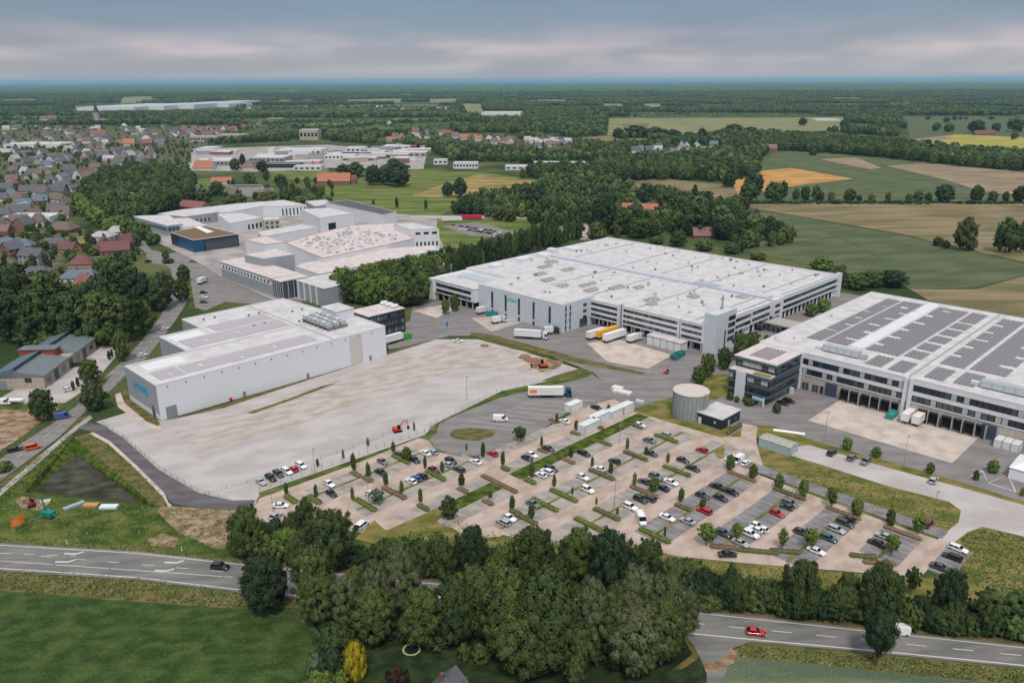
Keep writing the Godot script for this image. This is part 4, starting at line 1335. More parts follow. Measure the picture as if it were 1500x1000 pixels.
	for q in strip(xz([0.4, -265.7, 19.7, -259.9]), 0.18, my).v:
		lm.v.append(q)
		lm.n.append(Vector3.UP)
		lm.c.append(Color.WHITE)
	for q in strip(xz([4.4, -269, 23.8, -263.1]), 0.18, my).v:
		lm.v.append(q)
		lm.n.append(Vector3.UP)
		lm.c.append(Color.WHITE)
	for q in strip(xz([8.5, -272.3, 28.1, -266.3]), 0.18, my).v:
		lm.v.append(q)
		lm.n.append(Vector3.UP)
		lm.c.append(Color.WHITE)
	for q in strip(xz([12.7, -275.8, 32.4, -269.6]), 0.18, my).v:
		lm.v.append(q)
		lm.n.append(Vector3.UP)
		lm.c.append(Color.WHITE)
	struct("lane_markings", lm.mesh(), mats.paint_line, "faint white lorry bay lines in the loop")
	var ym := MB.new()
	for q in strip(xz([141.3, -215, 138.6, -207.4, 147.3, -212.4, 143.6, -202.5]), 0.3, my).v:
		ym.v.append(q)
		ym.n.append(Vector3.UP)
		ym.c.append(Color.WHITE)
	for q in strip(xz([138.6, -207.4, 144.7, -200.5]), 0.3, my).v:
		ym.v.append(q)
		ym.n.append(Vector3.UP)
		ym.c.append(Color.WHITE)
	for q in strip(xz([141.3, -215, 134.9, -210.8]), 0.3, my).v:
		ym.v.append(q)
		ym.n.append(Vector3.UP)
		ym.c.append(Color.WHITE)
	struct("yard_markings", ym.mesh(), mats.paint_line, "white lines on the asphalt beside the marquee")
	sheet("field", xz([205.7, -751, 240.7, -683.2, 296.9, -588.2, 301.1, -562.1, 326.1, -497.1, 354.9, -452.9, 332.4, -421.9, 305.8, -463.9, 261.2, -434.9, 222.8, -432.3, 205.9, -468.8, 162.7, -533.5]), mats.crop_green, "green crop behind the big warehouse", 0.21, 0.30)
	sheet("field", xz([201.5, -759.8, 571.6, -751.5, 357.4, -456.2, 328.6, -501, 303.6, -567.1, 299.5, -593.7, 243.1, -690.5]), mats.crop_tan, "tan and green field below the hedge", 0.22, 0.10)
	sheet("field", xz([222.8, -432.3, 259.5, -431.8, 304.8, -462.1, 330.3, -419, 258.6, -320.1, 248.9, -370.8, 221.5, -409.1]), mats.crop_tan, "dry field beyond the solar warehouse", 0.24)
	sheet("field", xz([229.8, -768.1, 577.9, -760.2, 711.1, -943.7, 654.6, -1034.1, 557.2, -1205.6, 443.1, -1355.3, 343.3, -1131.7, 260.2, -874.5]), mats.crop_green, "green field above the hedge", 0.25, 0.25)
	sheet("field", xz([241.4, -917.3, 315.3, -1036.4, 372.3, -1076.3, 403.3, -952.3, 329.4, -902.5, 278.8, -862.6, 217.5, -796.4]), mats.crop_orange, "orange ripe grain field", 0.26)
	sheet("field", xz([509.1, -1098.4, 572.6, -1133.6, 645.1, -1018.5, 701.6, -930.6, 565.5, -743, 516.9, -808.9, 490.5, -835.4, 507, -942.7]), mats.crop_brown, "brown wedge of ploughed land", 0.27)
	sheet("field", xz([453.5, -1198.5, 516.8, -1218, 490.3, -1072.5, 468, -1056.3]), mats.crop_brown, "pale stripe in the field", 0.28)
	sheet("field", xz([121.4, -920.6, 178.9, -958.7, 246.5, -892.5, 223.8, -782, 170.3, -797.5, 111.6, -872.6]), mats.crop_tan, "tan field behind the woodland", 0.30)
	sheet("field", xz([302.3, -2540.2, 1017.5, -2534, 778.7, -1910.9, 605.8, -1818.5, 414.9, -1714.5, 321.6, -1637.2, 204.8, -1746.8]), mats.far_field, "pale field beyond the woods", 0.31)
	sheet("field", xz([1221.1, -2566.5, 1821.8, -2474.2, 1145.8, -1542.7, 1039.1, -1662.6, 926.1, -1710.4, 762, -1560.3]), mats.crop_green, "far green field", 0.32)
	sheet("field", xz([721.5, -1509.9, 937.4, -1731.7, 1145.8, -1542.7, 923.9, -1237, 810.6, -1289, 757.5, -1329.5, 726.6, -1460.7]), mats.crop_yellow, "yellow rape field", 0.33)
	sheet("field", xz([749.3, -1560.9, 887.6, -1690.9, 866.8, -1611.3, 722.1, -1476.8]), mats.crop_brown, "brown corner of the far field", 0.34)
	sheet("field", xz([140, -1665.7, 209.4, -1724.7, 221.7, -1603.6, 156.5, -1552.3]), mats.crop_tan, "small tan field", 0.36)
	sheet("field", xz([-312.6, -1047.4, -248.2, -1095.9, -217.4, -969.8, -279, -944.4]), mats.meadow, "pasture behind the yards", 0.37)
	sheet("field", xz([-192.9, -796.4, -209.1, -916.9, -135, -1075.1, -43.1, -1039.3, 32.7, -949.1, 31.7, -874.6, -34.1, -812.1, -50.9, -731.5, -64.4, -685.9, -115, -709.2, -156.4, -733.8]), mats.meadow, "green meadow with a copse", 0.38)
	sheet("field", xz([-103.4, -813.8, -70.9, -938.7, -41.9, -1008.2, 32.3, -935.9, 15.4, -875, -34.7, -827.3, -74.8, -803.3]), mats.meadow_dry, "dry part of the meadow", 0.39)
	sheet("field", xz([-64.4, -685.9, 64.8, -683.2, 58.1, -598, 25.3, -579.6, -13.7, -531.9, -48, -555.6, -58, -614.4]), mats.meadow, "grass round the overflow car park", 0.40)
	sheet("field", xz([-88.8, -693.6, 64.8, -683.2, 63.9, -672.6, -87.1, -679.2]), mats.gravel, "narrow lane along the meadow", 0.42)
	sheet("field", xz([59.6, -683.3, 65.4, -683.2, 58.4, -579, 50.4, -579.2]), mats.gravel_brown, "farm track", 0.43)
	sheet("field", xz([-55.8, -638.6, -27.9, -657.5, 6.5, -604.5, -0.8, -585.4, -30.7, -596.8]), mats.asphalt, "overflow car park", 0.44)
	sheet("field", xz([-384.7, -974.5, -344.8, -973.4, -291.7, -849.4, -316.7, -829]), mats.meadow, "small pasture by the red roofed barn", 0.45)
	sheet("field", xz([-363.9, -575.9, -314.4, -607.5, -298.5, -585.2, -329.8, -550.7, -345.6, -537.1]), mats.meadow_dry, "dry lawn in the town", 0.46)
	sheet("field", xz([-1030.5, -5153.8, -715.3, -5494.5, -571.6, -4328.1, -830.3, -4232.7]), mats.far_field, "clearing in the distant woods", 0.48)
	sheet("field", xz([-530.5, -5267.6, -360.4, -5440.4, -276.8, -4167.8, -420.6, -4309.9]), mats.far_field, "clearing in the distant woods", 0.49)
	sheet("field", xz([-2939, -6309.1, -2828.7, -6557.9, -1994.2, -4638.8, -2062.4, -4377.3]), mats.far_field, "clearing in the distant woods", 0.50)
	sheet("field", xz([-252.6, -4164.9, -146.1, -4152.4, -99.2, -2944.2, -154.6, -2888.7]), mats.far_field, "clearing in the distant woods", 0.51)
	sheet("field", xz([446.6, -4082.8, 552.3, -4070.4, 490.1, -3652.4, 406.9, -3661.2]), mats.far_field, "clearing in the distant woods", 0.52)
	sheet("field", xz([647.5, -4059.3, 729.2, -4049.7, 578.8, -3222.1, 534.3, -3226.2]), mats.far_field, "clearing in the distant woods", 0.54)
	sheet("field", xz([1423.6, -3856, 1599.8, -3947.5, 1888.6, -3913.6, 1699.9, -3525.1, 1290.8, -3477.4]), mats.far_field, "clearing in the distant woods", 0.55)
	sheet("field", xz([1225.1, -5009.5, 1316.2, -4996.1, 1230.6, -4668.9, 1145.3, -4680.6]), mats.far_field, "clearing in the distant woods", 0.56)
	sheet("field", xz([256, -4644.9, 365.4, -4630.4, 326.3, -4219.6, 240.3, -4230]), mats.far_field, "clearing in the distant woods", 0.57)
	sheet("field", xz([-3366.9, -5485.3, -3245.3, -5666.8, -2760.3, -4884.8, -2921.2, -4754.3]), mats.far_field, "clearing in the distant woods", 0.58)
	sheet("field", xz([905.3, -2542.4, 1007.3, -2534.8, 878.3, -2215.1, 783.7, -2185.8]), mats.far_field, "clearing in the distant woods", 0.60)
	sheet("field", xz([2604.4, -5873.6, 2899.6, -6090.6, 2681.8, -5610.9, 2416.1, -5426.1]), mats.far_field, "clearing in the distant woods", 0.61)
	sheet("field", xz([-182.4, -7745, 70.5, -7689.9, 52.3, -6946.9, -141.8, -6985.1]), mats.far_field, "clearing in the distant woods", 0.62)
	sheet("field", xz([-1412.6, -4866.3, -1312.1, -5017.6, -1207, -4540.8, -1271, -4412.7]), mats.far_field, "clearing in the distant woods", 0.63)
	var tk160 := MB.new()
	for a in [[214.8, -694.8, 257.1, -620.4, 300.8, -531.3], [220.3, -679.4, 254.4, -601.2, 297.2, -519.9], [225.6, -664.6, 251.8, -583.1, 293.8, -508.9], [230.7, -650.4, 249.4, -566.0, 290.5, -498.4], [235.6, -636.8, 247.2, -549.8, 287.3, -488.3], [240.3, -623.7, 245.0, -534.4, 284.3, -478.5], [244.9, -611.1, 242.9, -519.9, 281.3, -469.1], [249.2, -599.0, 241.0, -506.0, 278.5, -460.1], [253.4, -587.4, 239.1, -492.9, 275.8, -451.3], [257.5, -576.1, 237.4, -480.3, 273.1, -442.9], [261.4, -565.3, 235.7, -468.4, 270.6, -434.8]]:
		for q in strip(xz(a), 0.8, 0.012 + lay * 0.002).v:
			tk160.v.append(q)
			tk160.n.append(Vector3.UP)
			tk160.c.append(Color.WHITE)
	lay += 1
	struct("tramlines", tk160.mesh(), flat("tram_line", px(74, 88, 62), 0.95), "tractor lines in the green crop")
	var tk163 := MB.new()
	for a in [[216.1, -742.3, 542.1, -710.8], [227.0, -715.5, 524.5, -686.5], [237.2, -690.6, 508.0, -663.8], [246.8, -667.3, 492.5, -642.4], [255.8, -645.4, 477.9, -622.3], [264.2, -624.8, 464.1, -603.4], [272.2, -605.4, 451.2, -585.5]]:
		for q in strip(xz(a), 0.8, 0.012 + lay * 0.002).v:
			tk163.v.append(q)
			tk163.n.append(Vector3.UP)
			tk163.c.append(Color.WHITE)
	lay += 1
	struct("tramlines", tk163.mesh(), flat("tram_line_tan", px(118, 110, 82), 0.95), "tractor lines in the tan field")
	sheet("town_ground", xz([-1608.2, -2044.6, -733.7, -2113.9, -550.1, -1467.9, -417.1, -1067, -494.6, -1069.3, -440.7, -837.2, -378.7, -685, -349.6, -634.8, -285.7, -590.4, -249.1, -535.6, -239, -444.7, -286.3, -377, -354.4, -377.8]), mats.town_ground, "gardens and streets of the town")
	sheet("town_ground", xz([-557.7, -1423.4, -338.1, -1506.5, -136.3, -1312.5, -116.9, -1074.5, -248.2, -1095.9, -317.1, -1047.6, -421.7, -1067.1]), mats.asphalt_pale, "yards of the trading estate")
	sheet("factory_yard", xz([-313.8, -634.1, -298.8, -713, -226.8, -760.7, -144.6, -737.6, -63.7, -678.7, -45.4, -586.2, -50.8, -532.4, -91.5, -413, -128.2, -413.5, -169.8, -460.2, -203.5, -507.1, -249.2, -563.9]), mats.asphalt_pale, "pale yards between the factory halls")


func bay_block(s0: float, s1: float, t0: float, t1: float, mid: bool, mt: String, what: String) -> void:
	var o := sheet("parking_bays", rect_st(s0, s1, t0, t1), mats[mt], what)
	var y := 0.014 + lay * 0.002
	var b := MB.new()
	var n := int((t1 - t0) / 2.5)
	var m := (s0 + s1) / 2
	for i in range(0, n + 1):
		var t := t0 + (t1 - t0) * i / n
		for side in ([[s0 + 0.1, m - 0.7], [m + 0.7, s1 - 0.1]] if mid else [[s0 + 0.1, s1 - 0.1]]):
			var a := st(side[0], t - 0.06, y)
			var c := st(side[1], t - 0.06, y)
			var d := st(side[1], t + 0.06, y)
			var e := st(side[0], t + 0.06, y)
			b.quad(a, c, d, e)
	part("bay_lines", b.mesh(), flat("bay_line", px(176, 170, 166), 0.9), o)
	if mid:
		var g := MB.new()
		var p := st(m - 0.45, t0 + 0.4, y + 0.004)
		g.quad(p, st(m + 0.45, t0 + 0.4, y + 0.004), st(m + 0.45, t1 - 0.4, y + 0.004), st(m - 0.45, t1 - 0.4, y + 0.004))
		g.use_uv = true
		for q in g.v:
			g.uv.append(Vector2(q.x, q.z))
		part("grass_median", g.mesh(), mats.rough_grass, o)


func dashes(parent: Node3D, called: String, a: Vector2, b: Vector2, l: float, gap: float, w: float, y: float) -> void:
	var d := b - a
	var u := d.normalized()
	var k := Vector2(-u.y, u.x) * w / 2
	var s := 0.0
	while s < d.length():
		var p := a + u * s
		var q := a + u * minf(s + l, d.length())
		var m := MB.new()
		m.quad(Vector3(p.x + k.x, y, p.y + k.y), Vector3(q.x + k.x, y, q.y + k.y), Vector3(q.x - k.x, y, q.y - k.y), Vector3(p.x - k.x, y, p.y - k.y))
		part(called, m.mesh(), mats.paint_line, parent)
		s += l + gap


func warehouses() -> void:
	# --- A: the white warehouse on the left, its grey gable towards the viewer
	var o := Vector2(-266, 93.5)
	var a := site_thing("white_warehouse", "long white warehouse with grey end wall and turquoise lettering beside the gravel yard", "warehouse", o)
	var outl := [[-266, 93.5], [-266, 190], [-300, 190], [-300, 186], [-338, 183], [-338, 134], [-320, 134], [-320, 116.8], [-293.7, 116.8], [-293.7, 93.5]]
	var pl := PackedVector2Array()
	for p in outl:
		pl.append(Vector2(p[0] - o.x, -(p[1] - o.y)))
	var b := MB.new()
	b.prism(pl, 0, 13.3, false)
	part("wall", b.mesh(), mats.white_wall, a)
	b = MB.new()
	b.prism(pl, 0, 13.0, true, false)
	var rf := part("roof", b.mesh(), mats.roof_white, a)
	b = MB.new()
	var np := pl.size()
	for i in np:
		var p := pl[i]
		var q := pl[(i + 1) % np]
		var u := (q - p).normalized()
		var k := Vector2(-u.y, u.x)
		if Geometry2D.is_polygon_clockwise(pl):
			k = -k
		b.prism(PackedVector2Array([p - k * 0.08, q - k * 0.08, q + k * 0.4, p + k * 0.4]), 12.9, 13.42 + i * 0.004)
	part("roof_edge", b.mesh(), flat("trim_white", px(205, 205, 208), 0.5), a)
	for r in [[-293.7, -266, 93.5], [-320, -293.7, 116.8], [-338, -320, 134.0]]:
		var n := int((r[1] - r[0]) / 3.0)
		for i in n:
			var s0: float = r[0] + (r[1] - r[0]) * i / n
			sbox("cladding_panel", a, o, mats.grey_cladding, s0 + 0.03, s0 + (r[1] - r[0]) / n - 0.03, 2.3, 12.85, r[2] - 0.12, r[2] - 0.004)
	letters("lettering", "arvato", 3.1, mats.turquoise, a, Vector3(-280.3 - o.x, 8.6, 0.2), 0.0)
	for i in 32:
		sbox("wall_panel", a, o, flat("panel_white", px(212, 214, 221), 0.6), -265.98, -265.9, 0.1, 12.85, 93.7 + i * 3.0, 93.7 + i * 3.0 + 2.98)
	sbox("grey_panel", a, o, clad("panel_grey", px(198, 195, 190), 20.0, 0.97), -265.95, -265.78, 0.1, 12.8, 171.8, 177.8)
	sbox("gate", a, o, mats.door_grey, -265.95, -265.7, 0, 4.6, 95.6, 99.3)
	for i in 14:
		sbox("vent_grille", a, o, mats.louvre, -265.9, -265.75, 11.6, 12.1, 97.0 + i * 6.6, 97.5 + i * 6.6)
	for t in [124.0, 151.0, 181.0]:
		sbox("side_door", a, o, mats.door_grey, -265.95, -265.75, 0, 2.2, t, t + 1.2)
	sbox("fire_box", a, o, flat("fire_red", px(190, 36, 40)), -265.75, -265.3, 0.3, 1.4, 118.6, 119.5)
	sbox("glazed_door", a, o, mats.teal_glass, -272, -270.2, 0, 4.4, 93.2, 93.4)
	for d in [[-293.7, -293.3, 96.0, 186.0], [-321.0, -320.6, 137.0, 182.0]]:
		sbox("roof_seam", rf, o, mats.seam, d[0], d[1], 13.0, 13.1, d[2], d[3])
	sbox("roof_seam", rf, o, mats.seam, -337, -267, 13.0, 13.12, 164.9, 165.5)
	mats.solar_pale = flat("solar_pale", px(166, 161, 167), 0.35, 0.0, 0.5)
	var keep: Material = mats.solar
	mats.solar = mats.solar_pale
	solar_rows(rf, o, -280.3, -270, 97, 106, 13.0, 8, 0.3, [[3, 5, 101.5, 103]])
	solar_rows(rf, o, -280.0, -270.4, 107, 160, 13.0, 8, 0.3, [[2, 4, 113, 115], [5, 6, 128, 130], [2, 4, 143, 145]])
	solar_rows(rf, o, -309, -297, 120, 163, 13.0, 9, 0.3, [[3, 5, 128, 130], [2, 4, 142, 144]])
	solar_rows(rf, o, -319.5, -311, 137, 163, 13.0, 6, 0.3, [])
	mats.solar = keep
	var rack := flat("skylight", px(226, 228, 230), 0.4)
	for i in 4:
		sbox("skylight_strip", rf, o, rack, -290.5 + i * 2.0, -289.2 + i * 2.0, 13.0, 13.25, 97.5, 112)
		sbox("skylight_strip", rf, o, rack, -317.5 + i * 2.0, -316.2 + i * 2.0, 13.0, 13.25, 119, 132)
	sbox("plant_room", rf, o, mats.white_wall, -299.5, -287.5, 13.0, 17.0, 180.2, 189.2)
	sbox("plant_room_roof", rf, o, mats.roof_white, -299.7, -287.3, 17.0, 17.25, 180.0, 189.4)
	b = MB.new()
	for i in 7:
		sb(b, o, -297 + i * 3.2, -296.8 + i * 3.2, 13, 14.2, 169, 179)
	for i in 4:
		sb(b, o, -298, -276, 14.2, 14.36, 169.2 + i * 3.1, 169.5 + i * 3.1)
	part("steel_frame", b.mesh(), mats.louvre, rf)
	for i in 6:
		for j in 3:
			var u := sbox("condenser", rf, o, mats.unit_grey, -297.2 + i * 3.4, -294.6 + i * 3.4, 14.4, 16.0, 169.4 + j * 3.3, 171.8 + j * 3.3)
			b = MB.new()
			b.tube(Vector3(-295.9 + i * 3.4 - o.x, 16.0, -(170.6 + j * 3.3 - o.y)), Vector3(-295.9 + i * 3.4 - o.x, 16.2, -(170.6 + j * 3.3 - o.y)), 0.9, 0.9, 12)
			if i % 2 == j % 2:
				part("fan", b.mesh(), flat("fan_white", px(206, 210, 212)), rf)
			u.set_meta("label", "")
	for i in 10:
		sbox("roof_vent", rf, o, mats.louvre, -331 + (i % 5) * 8.0, -330.2 + (i % 5) * 8.0, 13.0, 13.7, 140 + (i * 17) % 40, 140.8 + (i * 17) % 40)
	# --- dark office at its far end
	o = Vector2(-288, 197)
	a = site_thing("dark_office", "dark clad three storey office block behind the long white warehouse", "office", o)
	sbox("wall", a, o, mats.dark_cladding, -302, -288, 0, 11.2, 197, 217.3)
	sbox("roof", a, o, mats.roof_pink, -302.2, -287.8, 11.2, 11.5, 196.8, 217.5)
	for f in 3:
		window_row(a, o, "t", -288, 197.6, 216.8, 1.3 + f * 3.5, 3.1 + f * 3.5, 10, 0.5, [mats.glass_dark, mats.glass_mid, mats.blind_grey], 40 + f)
		window_row(a, o, "s", 197, -301.4, -288.6, 1.3 + f * 3.5, 3.1 + f * 3.5, 7, 0.5, [mats.glass_dark, mats.glass_mid], 50 + f)
	sbox("link", a, o, mats.white_wall, -301.9, -290, 0, 9.0, 190.05, 196.95)
	sbox("dock_box", a, o, mats.concrete_wall, -287.9, -281.0, 0, 4.2, 191.5, 197.5)
	b = MB.new()
	for i in 3:
		b.blob(Vector3(-300.0 + i * 4.0 - o.x, 12.2, -(214.5 - o.y)), Vector3(1.6, 1.0, 2.4), 8, 5)
	part("roof_ducts", b.mesh(), flat("duct_white", px(206, 208, 210), 0.4), a)
	# --- B: the big white warehouse in the middle
	o = Vector2(-172, 288)
	a = site_thing("big_warehouse", "largest white flat roofed warehouse in the middle with office bands and loading docks", "warehouse", o)
	outl = [[-172, 290], [-172, 419], [-326, 415], [-326, 290], [-290, 290]]
	pl = PackedVector2Array()
	for p in outl:
		pl.append(Vector2(p[0] - o.x, -(p[1] - o.y)))
	b = MB.new()
	b.prism(pl, 0, 12.6, false)
	part("wall", b.mesh(), mats.white_wall, a)
	b = MB.new()
	b.prism(pl, 0, 12.4, true, false)
	rf = part("roof", b.mesh(), mats.roof_white, a)
	b = MB.new()
	for e in [[-326, -172.4, 415.2, 415.6], [-172.4, -172, 291, 419]]:
		sb(b, o, e[0], e[1], 12.3, 12.95, e[2], e[3])
	part("roof_edge", b.mesh(), flat("trim_white", Color.WHITE), a)
	for s in [-301.0, -268.0, -240.0, -210.5, -180.5]:
		sbox("roof_seam", rf, o, mats.seam, s - 0.3, s + 0.3, 12.4, 12.62, 352.3, 414)
		if s > -300:
			sbox("roof_seam", rf, o, mats.seam, s + 1.7, s + 2.3, 12.4, 12.62, 292, 343.5)
	sbox("roof_spine", rf, o, clad("spine", px(196, 196, 206), 20.0, 0.9, 0.5), -322, -173, 12.4, 13.5, 344.5, 350.5)
	sbox("roof_spine_glass", rf, o, flat("spine_glass", px(168, 172, 190), 0.2), -214, -201, 13.5, 13.9, 345, 350)
	var g := RandomNumberGenerator.new()
	g.seed = 31
	for i in 92:
		var s := g.randf_range(-318, -177)
		var t := g.randf_range(270 if s > -286 and s < -236 else 294, 412)
		if t > 341 and t < 353:
			continue
		var z := g.randf_range(0.5, 1.1)
		sbox("roof_vent", rf, o, [mats.louvre, mats.unit_grey, flat("vent_pale", px(180, 178, 178))][g.randi() % 3], s, s + z, 12.4 + (1.2 if t < 290 else 0.0), 13.1 + (1.2 if t < 290 else 0.0) + z * 0.4, t, t + z * g.randf_range(0.8, 1.8))
	for q in [[-262, 291, 5, 9], [-254, 302, 4, 11], [-240, 308, 5, 10], [-276, 297, 5, 8], [-246, 296, 5, 8], [-288, 304, 5, 7], [-214, 302, 5, 8], [-209, 297, 4, 5], [-298, 318, 5, 9], [-304, 330, 6, 8], [-284, 322, 5, 8], [-232, 318, 4, 6], [-203, 322, 5, 6], [-186, 338, 5, 5]]:
		b = MB.new()
		for i in 3:
			sb(b, o, q[0] + i * q[2] / 3.0, q[0] + i * q[2] / 3.0 + 0.5, 12.4, 13.3 + (i % 2) * 0.3, q[1], q[1] + q[3])
			sb(b, o, q[0], q[0] + q[2], 12.8, 13.1, q[1] + i * q[3] / 3.0, q[1] + i * q[3] / 3.0 + 0.7)
		part("ventilation_ducts", b.mesh(), flat("duct_grey", px(176, 175, 176), 0.6), rf)
	for q in [[-318, 338, 8, 5, 2.2], [-321, 351, 6, 4, 3.0], [-320, 322, 6, 9, 1.8], [-321, 366, 10, 5, 1.6], [-319, 300, 6, 7, 1.6]]:
		sbox("plant_housing", rf, o, mats.white_wall, q[0], q[0] + q[2], 12.4, 12.4 + q[4], q[1], q[1] + q[3])
	# front: low office wing on the left
	sbox("office_wing", a, o, mats.white_wall, -322, -290.2, 4.2, 11.0, 263.5, 289.9)
	sbox("wing_roof", a, o, mats.roof_white, -322.2, -290.0, 11.0, 11.4, 263.3, 289.9)
	sbox("wing_glass_slope", a, o, flat("slope_glass", px(176, 186, 196), 0.3), -318, -288, 11.4, 11.9, 276, 284)
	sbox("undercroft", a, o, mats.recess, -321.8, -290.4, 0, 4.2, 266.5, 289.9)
	sbox("end_wall", a, o, mats.white_wall, -326, -322.05, 0, 11.6, 262.6, 289.9)
	for f in 2:
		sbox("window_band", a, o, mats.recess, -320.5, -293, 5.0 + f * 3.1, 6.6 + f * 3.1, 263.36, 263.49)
		window_row(a, o, "s", 263.4, -320.3, -293.2, 5.1 + f * 3.1, 6.5 + f * 3.1, 16, 0.25, [mats.glass_dark, mats.glass_dark, mats.glass_mid], 60 + f)
	for i in 7:
		sbox("column", a, o, mats.concrete_wall, -320.5 + i * 4.6, -319.9 + i * 4.6, 0, 4.2, 264.0, 264.6)
	# tall windowless front
	sbox("tall_front", a, o, clad("tall_white", px(196, 203, 211), 22.0, 0.97, 0.5), -290.0, -233.6, 0, 13.6, 266.2, 289.95)
	sbox("tall_roof", a, o, mats.roof_white, -289.8, -233.8, 13.6, 13.75, 266.4, 289.95)
	sbox("tall_edge", a, o, flat("trim_white", Color.WHITE), -290.05, -233.55, 13.4, 13.95, 266.1, 266.35)
	for i in 19:
		sbox("cladding_panel", a, o, mats.tall_white, -289.6 + i * 2.95, -289.6 + i * 2.95 + 2.85, 0.2, 13.3, 266.1, 266.18)
	for s in [-280.6, -271.0, -261.8, -252.0, -241.6]:
		sbox("slit_window", a, o, mats.glass_dark, s, s + 1.25, 3.4, 11.6, 265.95, 266.09)
		sbox("door", a, o, mats.glass_dark, s, s + 1.25, 0.0, 2.2, 265.95, 266.09)
	letters("lettering", "arvato", 1.7, mats.turquoise_green, a, Vector3(-266.3 - o.x, 9.9, -(266.0 - o.y)), 0.0)
	for t in [268.5, 271.6]:
		for f in 4:
			sbox("slit_window", a, o, mats.glass_mid, -233.6, -233.4, 0.8 + f * 3.1, 3.2 + f * 3.1, t, t + 0.9)
	for t in [281.5]:
		for f in 3:
			sbox("slit_window", a, o, mats.glass_dark, -233.6, -233.4, 4.0 + f * 3.0, 5.3 + f * 3.0, t, t + 2.4)
	sbox("side_gate", a, o, mats.teal_glass, -233.6, -233.35, 0, 4.2, 279.0, 284.5)
	# office bands over the docks
	var seg := [[-233.4, -216.6, 286.4, 12.4, 14], [-214.9, -184.2, 287.4, 12.4, 26], [-183.6, -172.2, 288.0, 12.3, 9]]
	for k in 3:
		var q: Array = seg[k]
		sbox("office_band", a, o, mats.white_wall, q[0], q[1], 3.9, q[3], q[2], 290.0 if k < 2 else 292.0)
		sbox("office_roof", a, o, mats.roof_white, q[0], q[1], q[3], q[3] + 0.25, q[2] - 0.1, 291.0)
		for f in 3:
			sbox("window_band", a, o, mats.recess, q[0] + 0.6, q[1] - 0.6, 4.75 + f * 2.65, 6.05 + f * 2.65, q[2] - 0.05, q[2] + 0.05)
			window_row(a, o, "s", q[2] - 0.02, q[0] + 0.7, q[1] - 0.7, 4.8 + f * 2.65, 6.0 + f * 2.65, q[4], 0.3, [mats.glass_dark, mats.glass_mid, mats.glass_dark] if k == 0 else [mats.glass_mid, mats.blind_grey, mats.glass_dark], 70 + f + k * 3)
		for i in int((q[1] - q[0]) / 5.2):
			sbox("dock_gate", a, o, mats.recess, q[0] + 1.0 + i * 5.2, q[0] + 4.6 + i * 5.2, 0.4, 3.7, 289.7, 289.95)
			sbox("dock_column", a, o, mats.concrete_wall, q[0] + 5.2 + i * 5.2, q[0] + 5.7 + i * 5.2, 0, 3.9, q[2] + 0.2, q[2] + 0.7)
	sbox("stair_glass", a, o, mats.teal_glass, -216.5, -215.0, 0, 12.6, 288.5, 289.9)
	sbox("stair_fin", a, o, mats.white_wall, -216.9, -216.55, 0, 13.0, 286.2, 289.9)
	sbox("stair_fin", a, o, mats.white_wall, -214.98, -214.65, 0, 13.0, 287.2, 289.9)
	# tower at the corner
	sbox("tower", a, o, mats.tall_white, -172.2, -166.2, 0, 17.3, 288.4, 304.5)
	b = MB.new()
	parapet(b, o, -172.2, -166.2, 288.4, 304.5, 17.3, 0.6)
	part("tower_parapet", b.mesh(), flat("trim_white", Color.WHITE), a)
	for f in 4:
		sbox("window", a, o, mats.glass_dark, -166.22, -166.1, 4.0 + f * 3.1, 5.9 + f * 3.1, 298.2, 303.8)
	sbox("slit_window", a, o, mats.glass_dark, -166.22, -166.1, 0.6, 9.6, 295.6, 296.6)
	b = MB.new()
	for i in 4:
		var mx := -171.0 - o.x + (i % 2) * 0.8
		var mz := -(300.0 - o.y) + (i / 2) * 0.8
		b.tube(Vector3(mx, 17.3, mz), Vector3(-170.6 - o.x + (i % 2) * 0.1, 24.0, -(299.6 - o.y)), 0.07, 0.05, 5)
	for i in 5:
		b.box(Vector3(-171.0 - o.x, 18.2 + i * 1.1, -(300.0 - o.y)), Vector3(-170.2 - o.x, 18.3 + i * 1.1, -(299.2 - o.y)))
	part("antenna_mast", b.mesh(), mats.louvre, a)
	# long right side
	for q in [[305.0, 326.5, -170.6, 12.2], [327.5, 345.0, -170.9, 11.8], [346.5, 352.5, -169.6, 12.5], [354.5, 419.0, -170.9, 12.3]]:
		sbox("side_band", a, o, mats.white_wall, -171.95, q[2], 4.2, q[3], q[0], q[1])
		var n := int((q[1] - q[0]) / 2.6)
		for f in 2:
			sbox("window_band", a, o, mats.recess, q[2] - 0.05, q[2] + 0.05, 5.3 + f * 3.2, 6.9 + f * 3.2, q[0] + 0.5, q[1] - 0.5)
			window_row(a, o, "t", q[2] + 0.02, q[0] + 0.6, q[1] - 0.6, 5.4 + f * 3.2, 6.8 + f * 3.2, n, 0.35, [mats.glass_dark, mats.glass_mid, mats.teal_glass], 80 + f + int(q[0]))
		for i in int((q[1] - q[0]) / 4.4):
			sbox("dock_gate", a, o, mats.recess, -172.0, -171.8, 0.3, 3.8, q[0] + 0.9 + i * 4.4, q[0] + 3.0 + i * 4.4)
	sbox("end_fin", a, o, mats.white_wall, -172.0, -169.4, 0, 13.2, 419.05, 420.6)
	sbox("side_fin", a, o, mats.white_wall, -171.9, -169.2, 0, 13.0, 352.6, 354.4)
	# canopy building between the two warehouses
	o = Vector2(-168, 338)
	a = site_thing("loading_canopy", "low grey roofed loading canopy between the two big warehouses", "canopy", o)
	sbox("roof", a, o, mats.concrete_wall, -168, -146, 4.0, 4.6, 335, 346)
	sbox("wall", a, o, mats.dark_cladding, -160, -146.5, 0, 4.0, 336, 345)
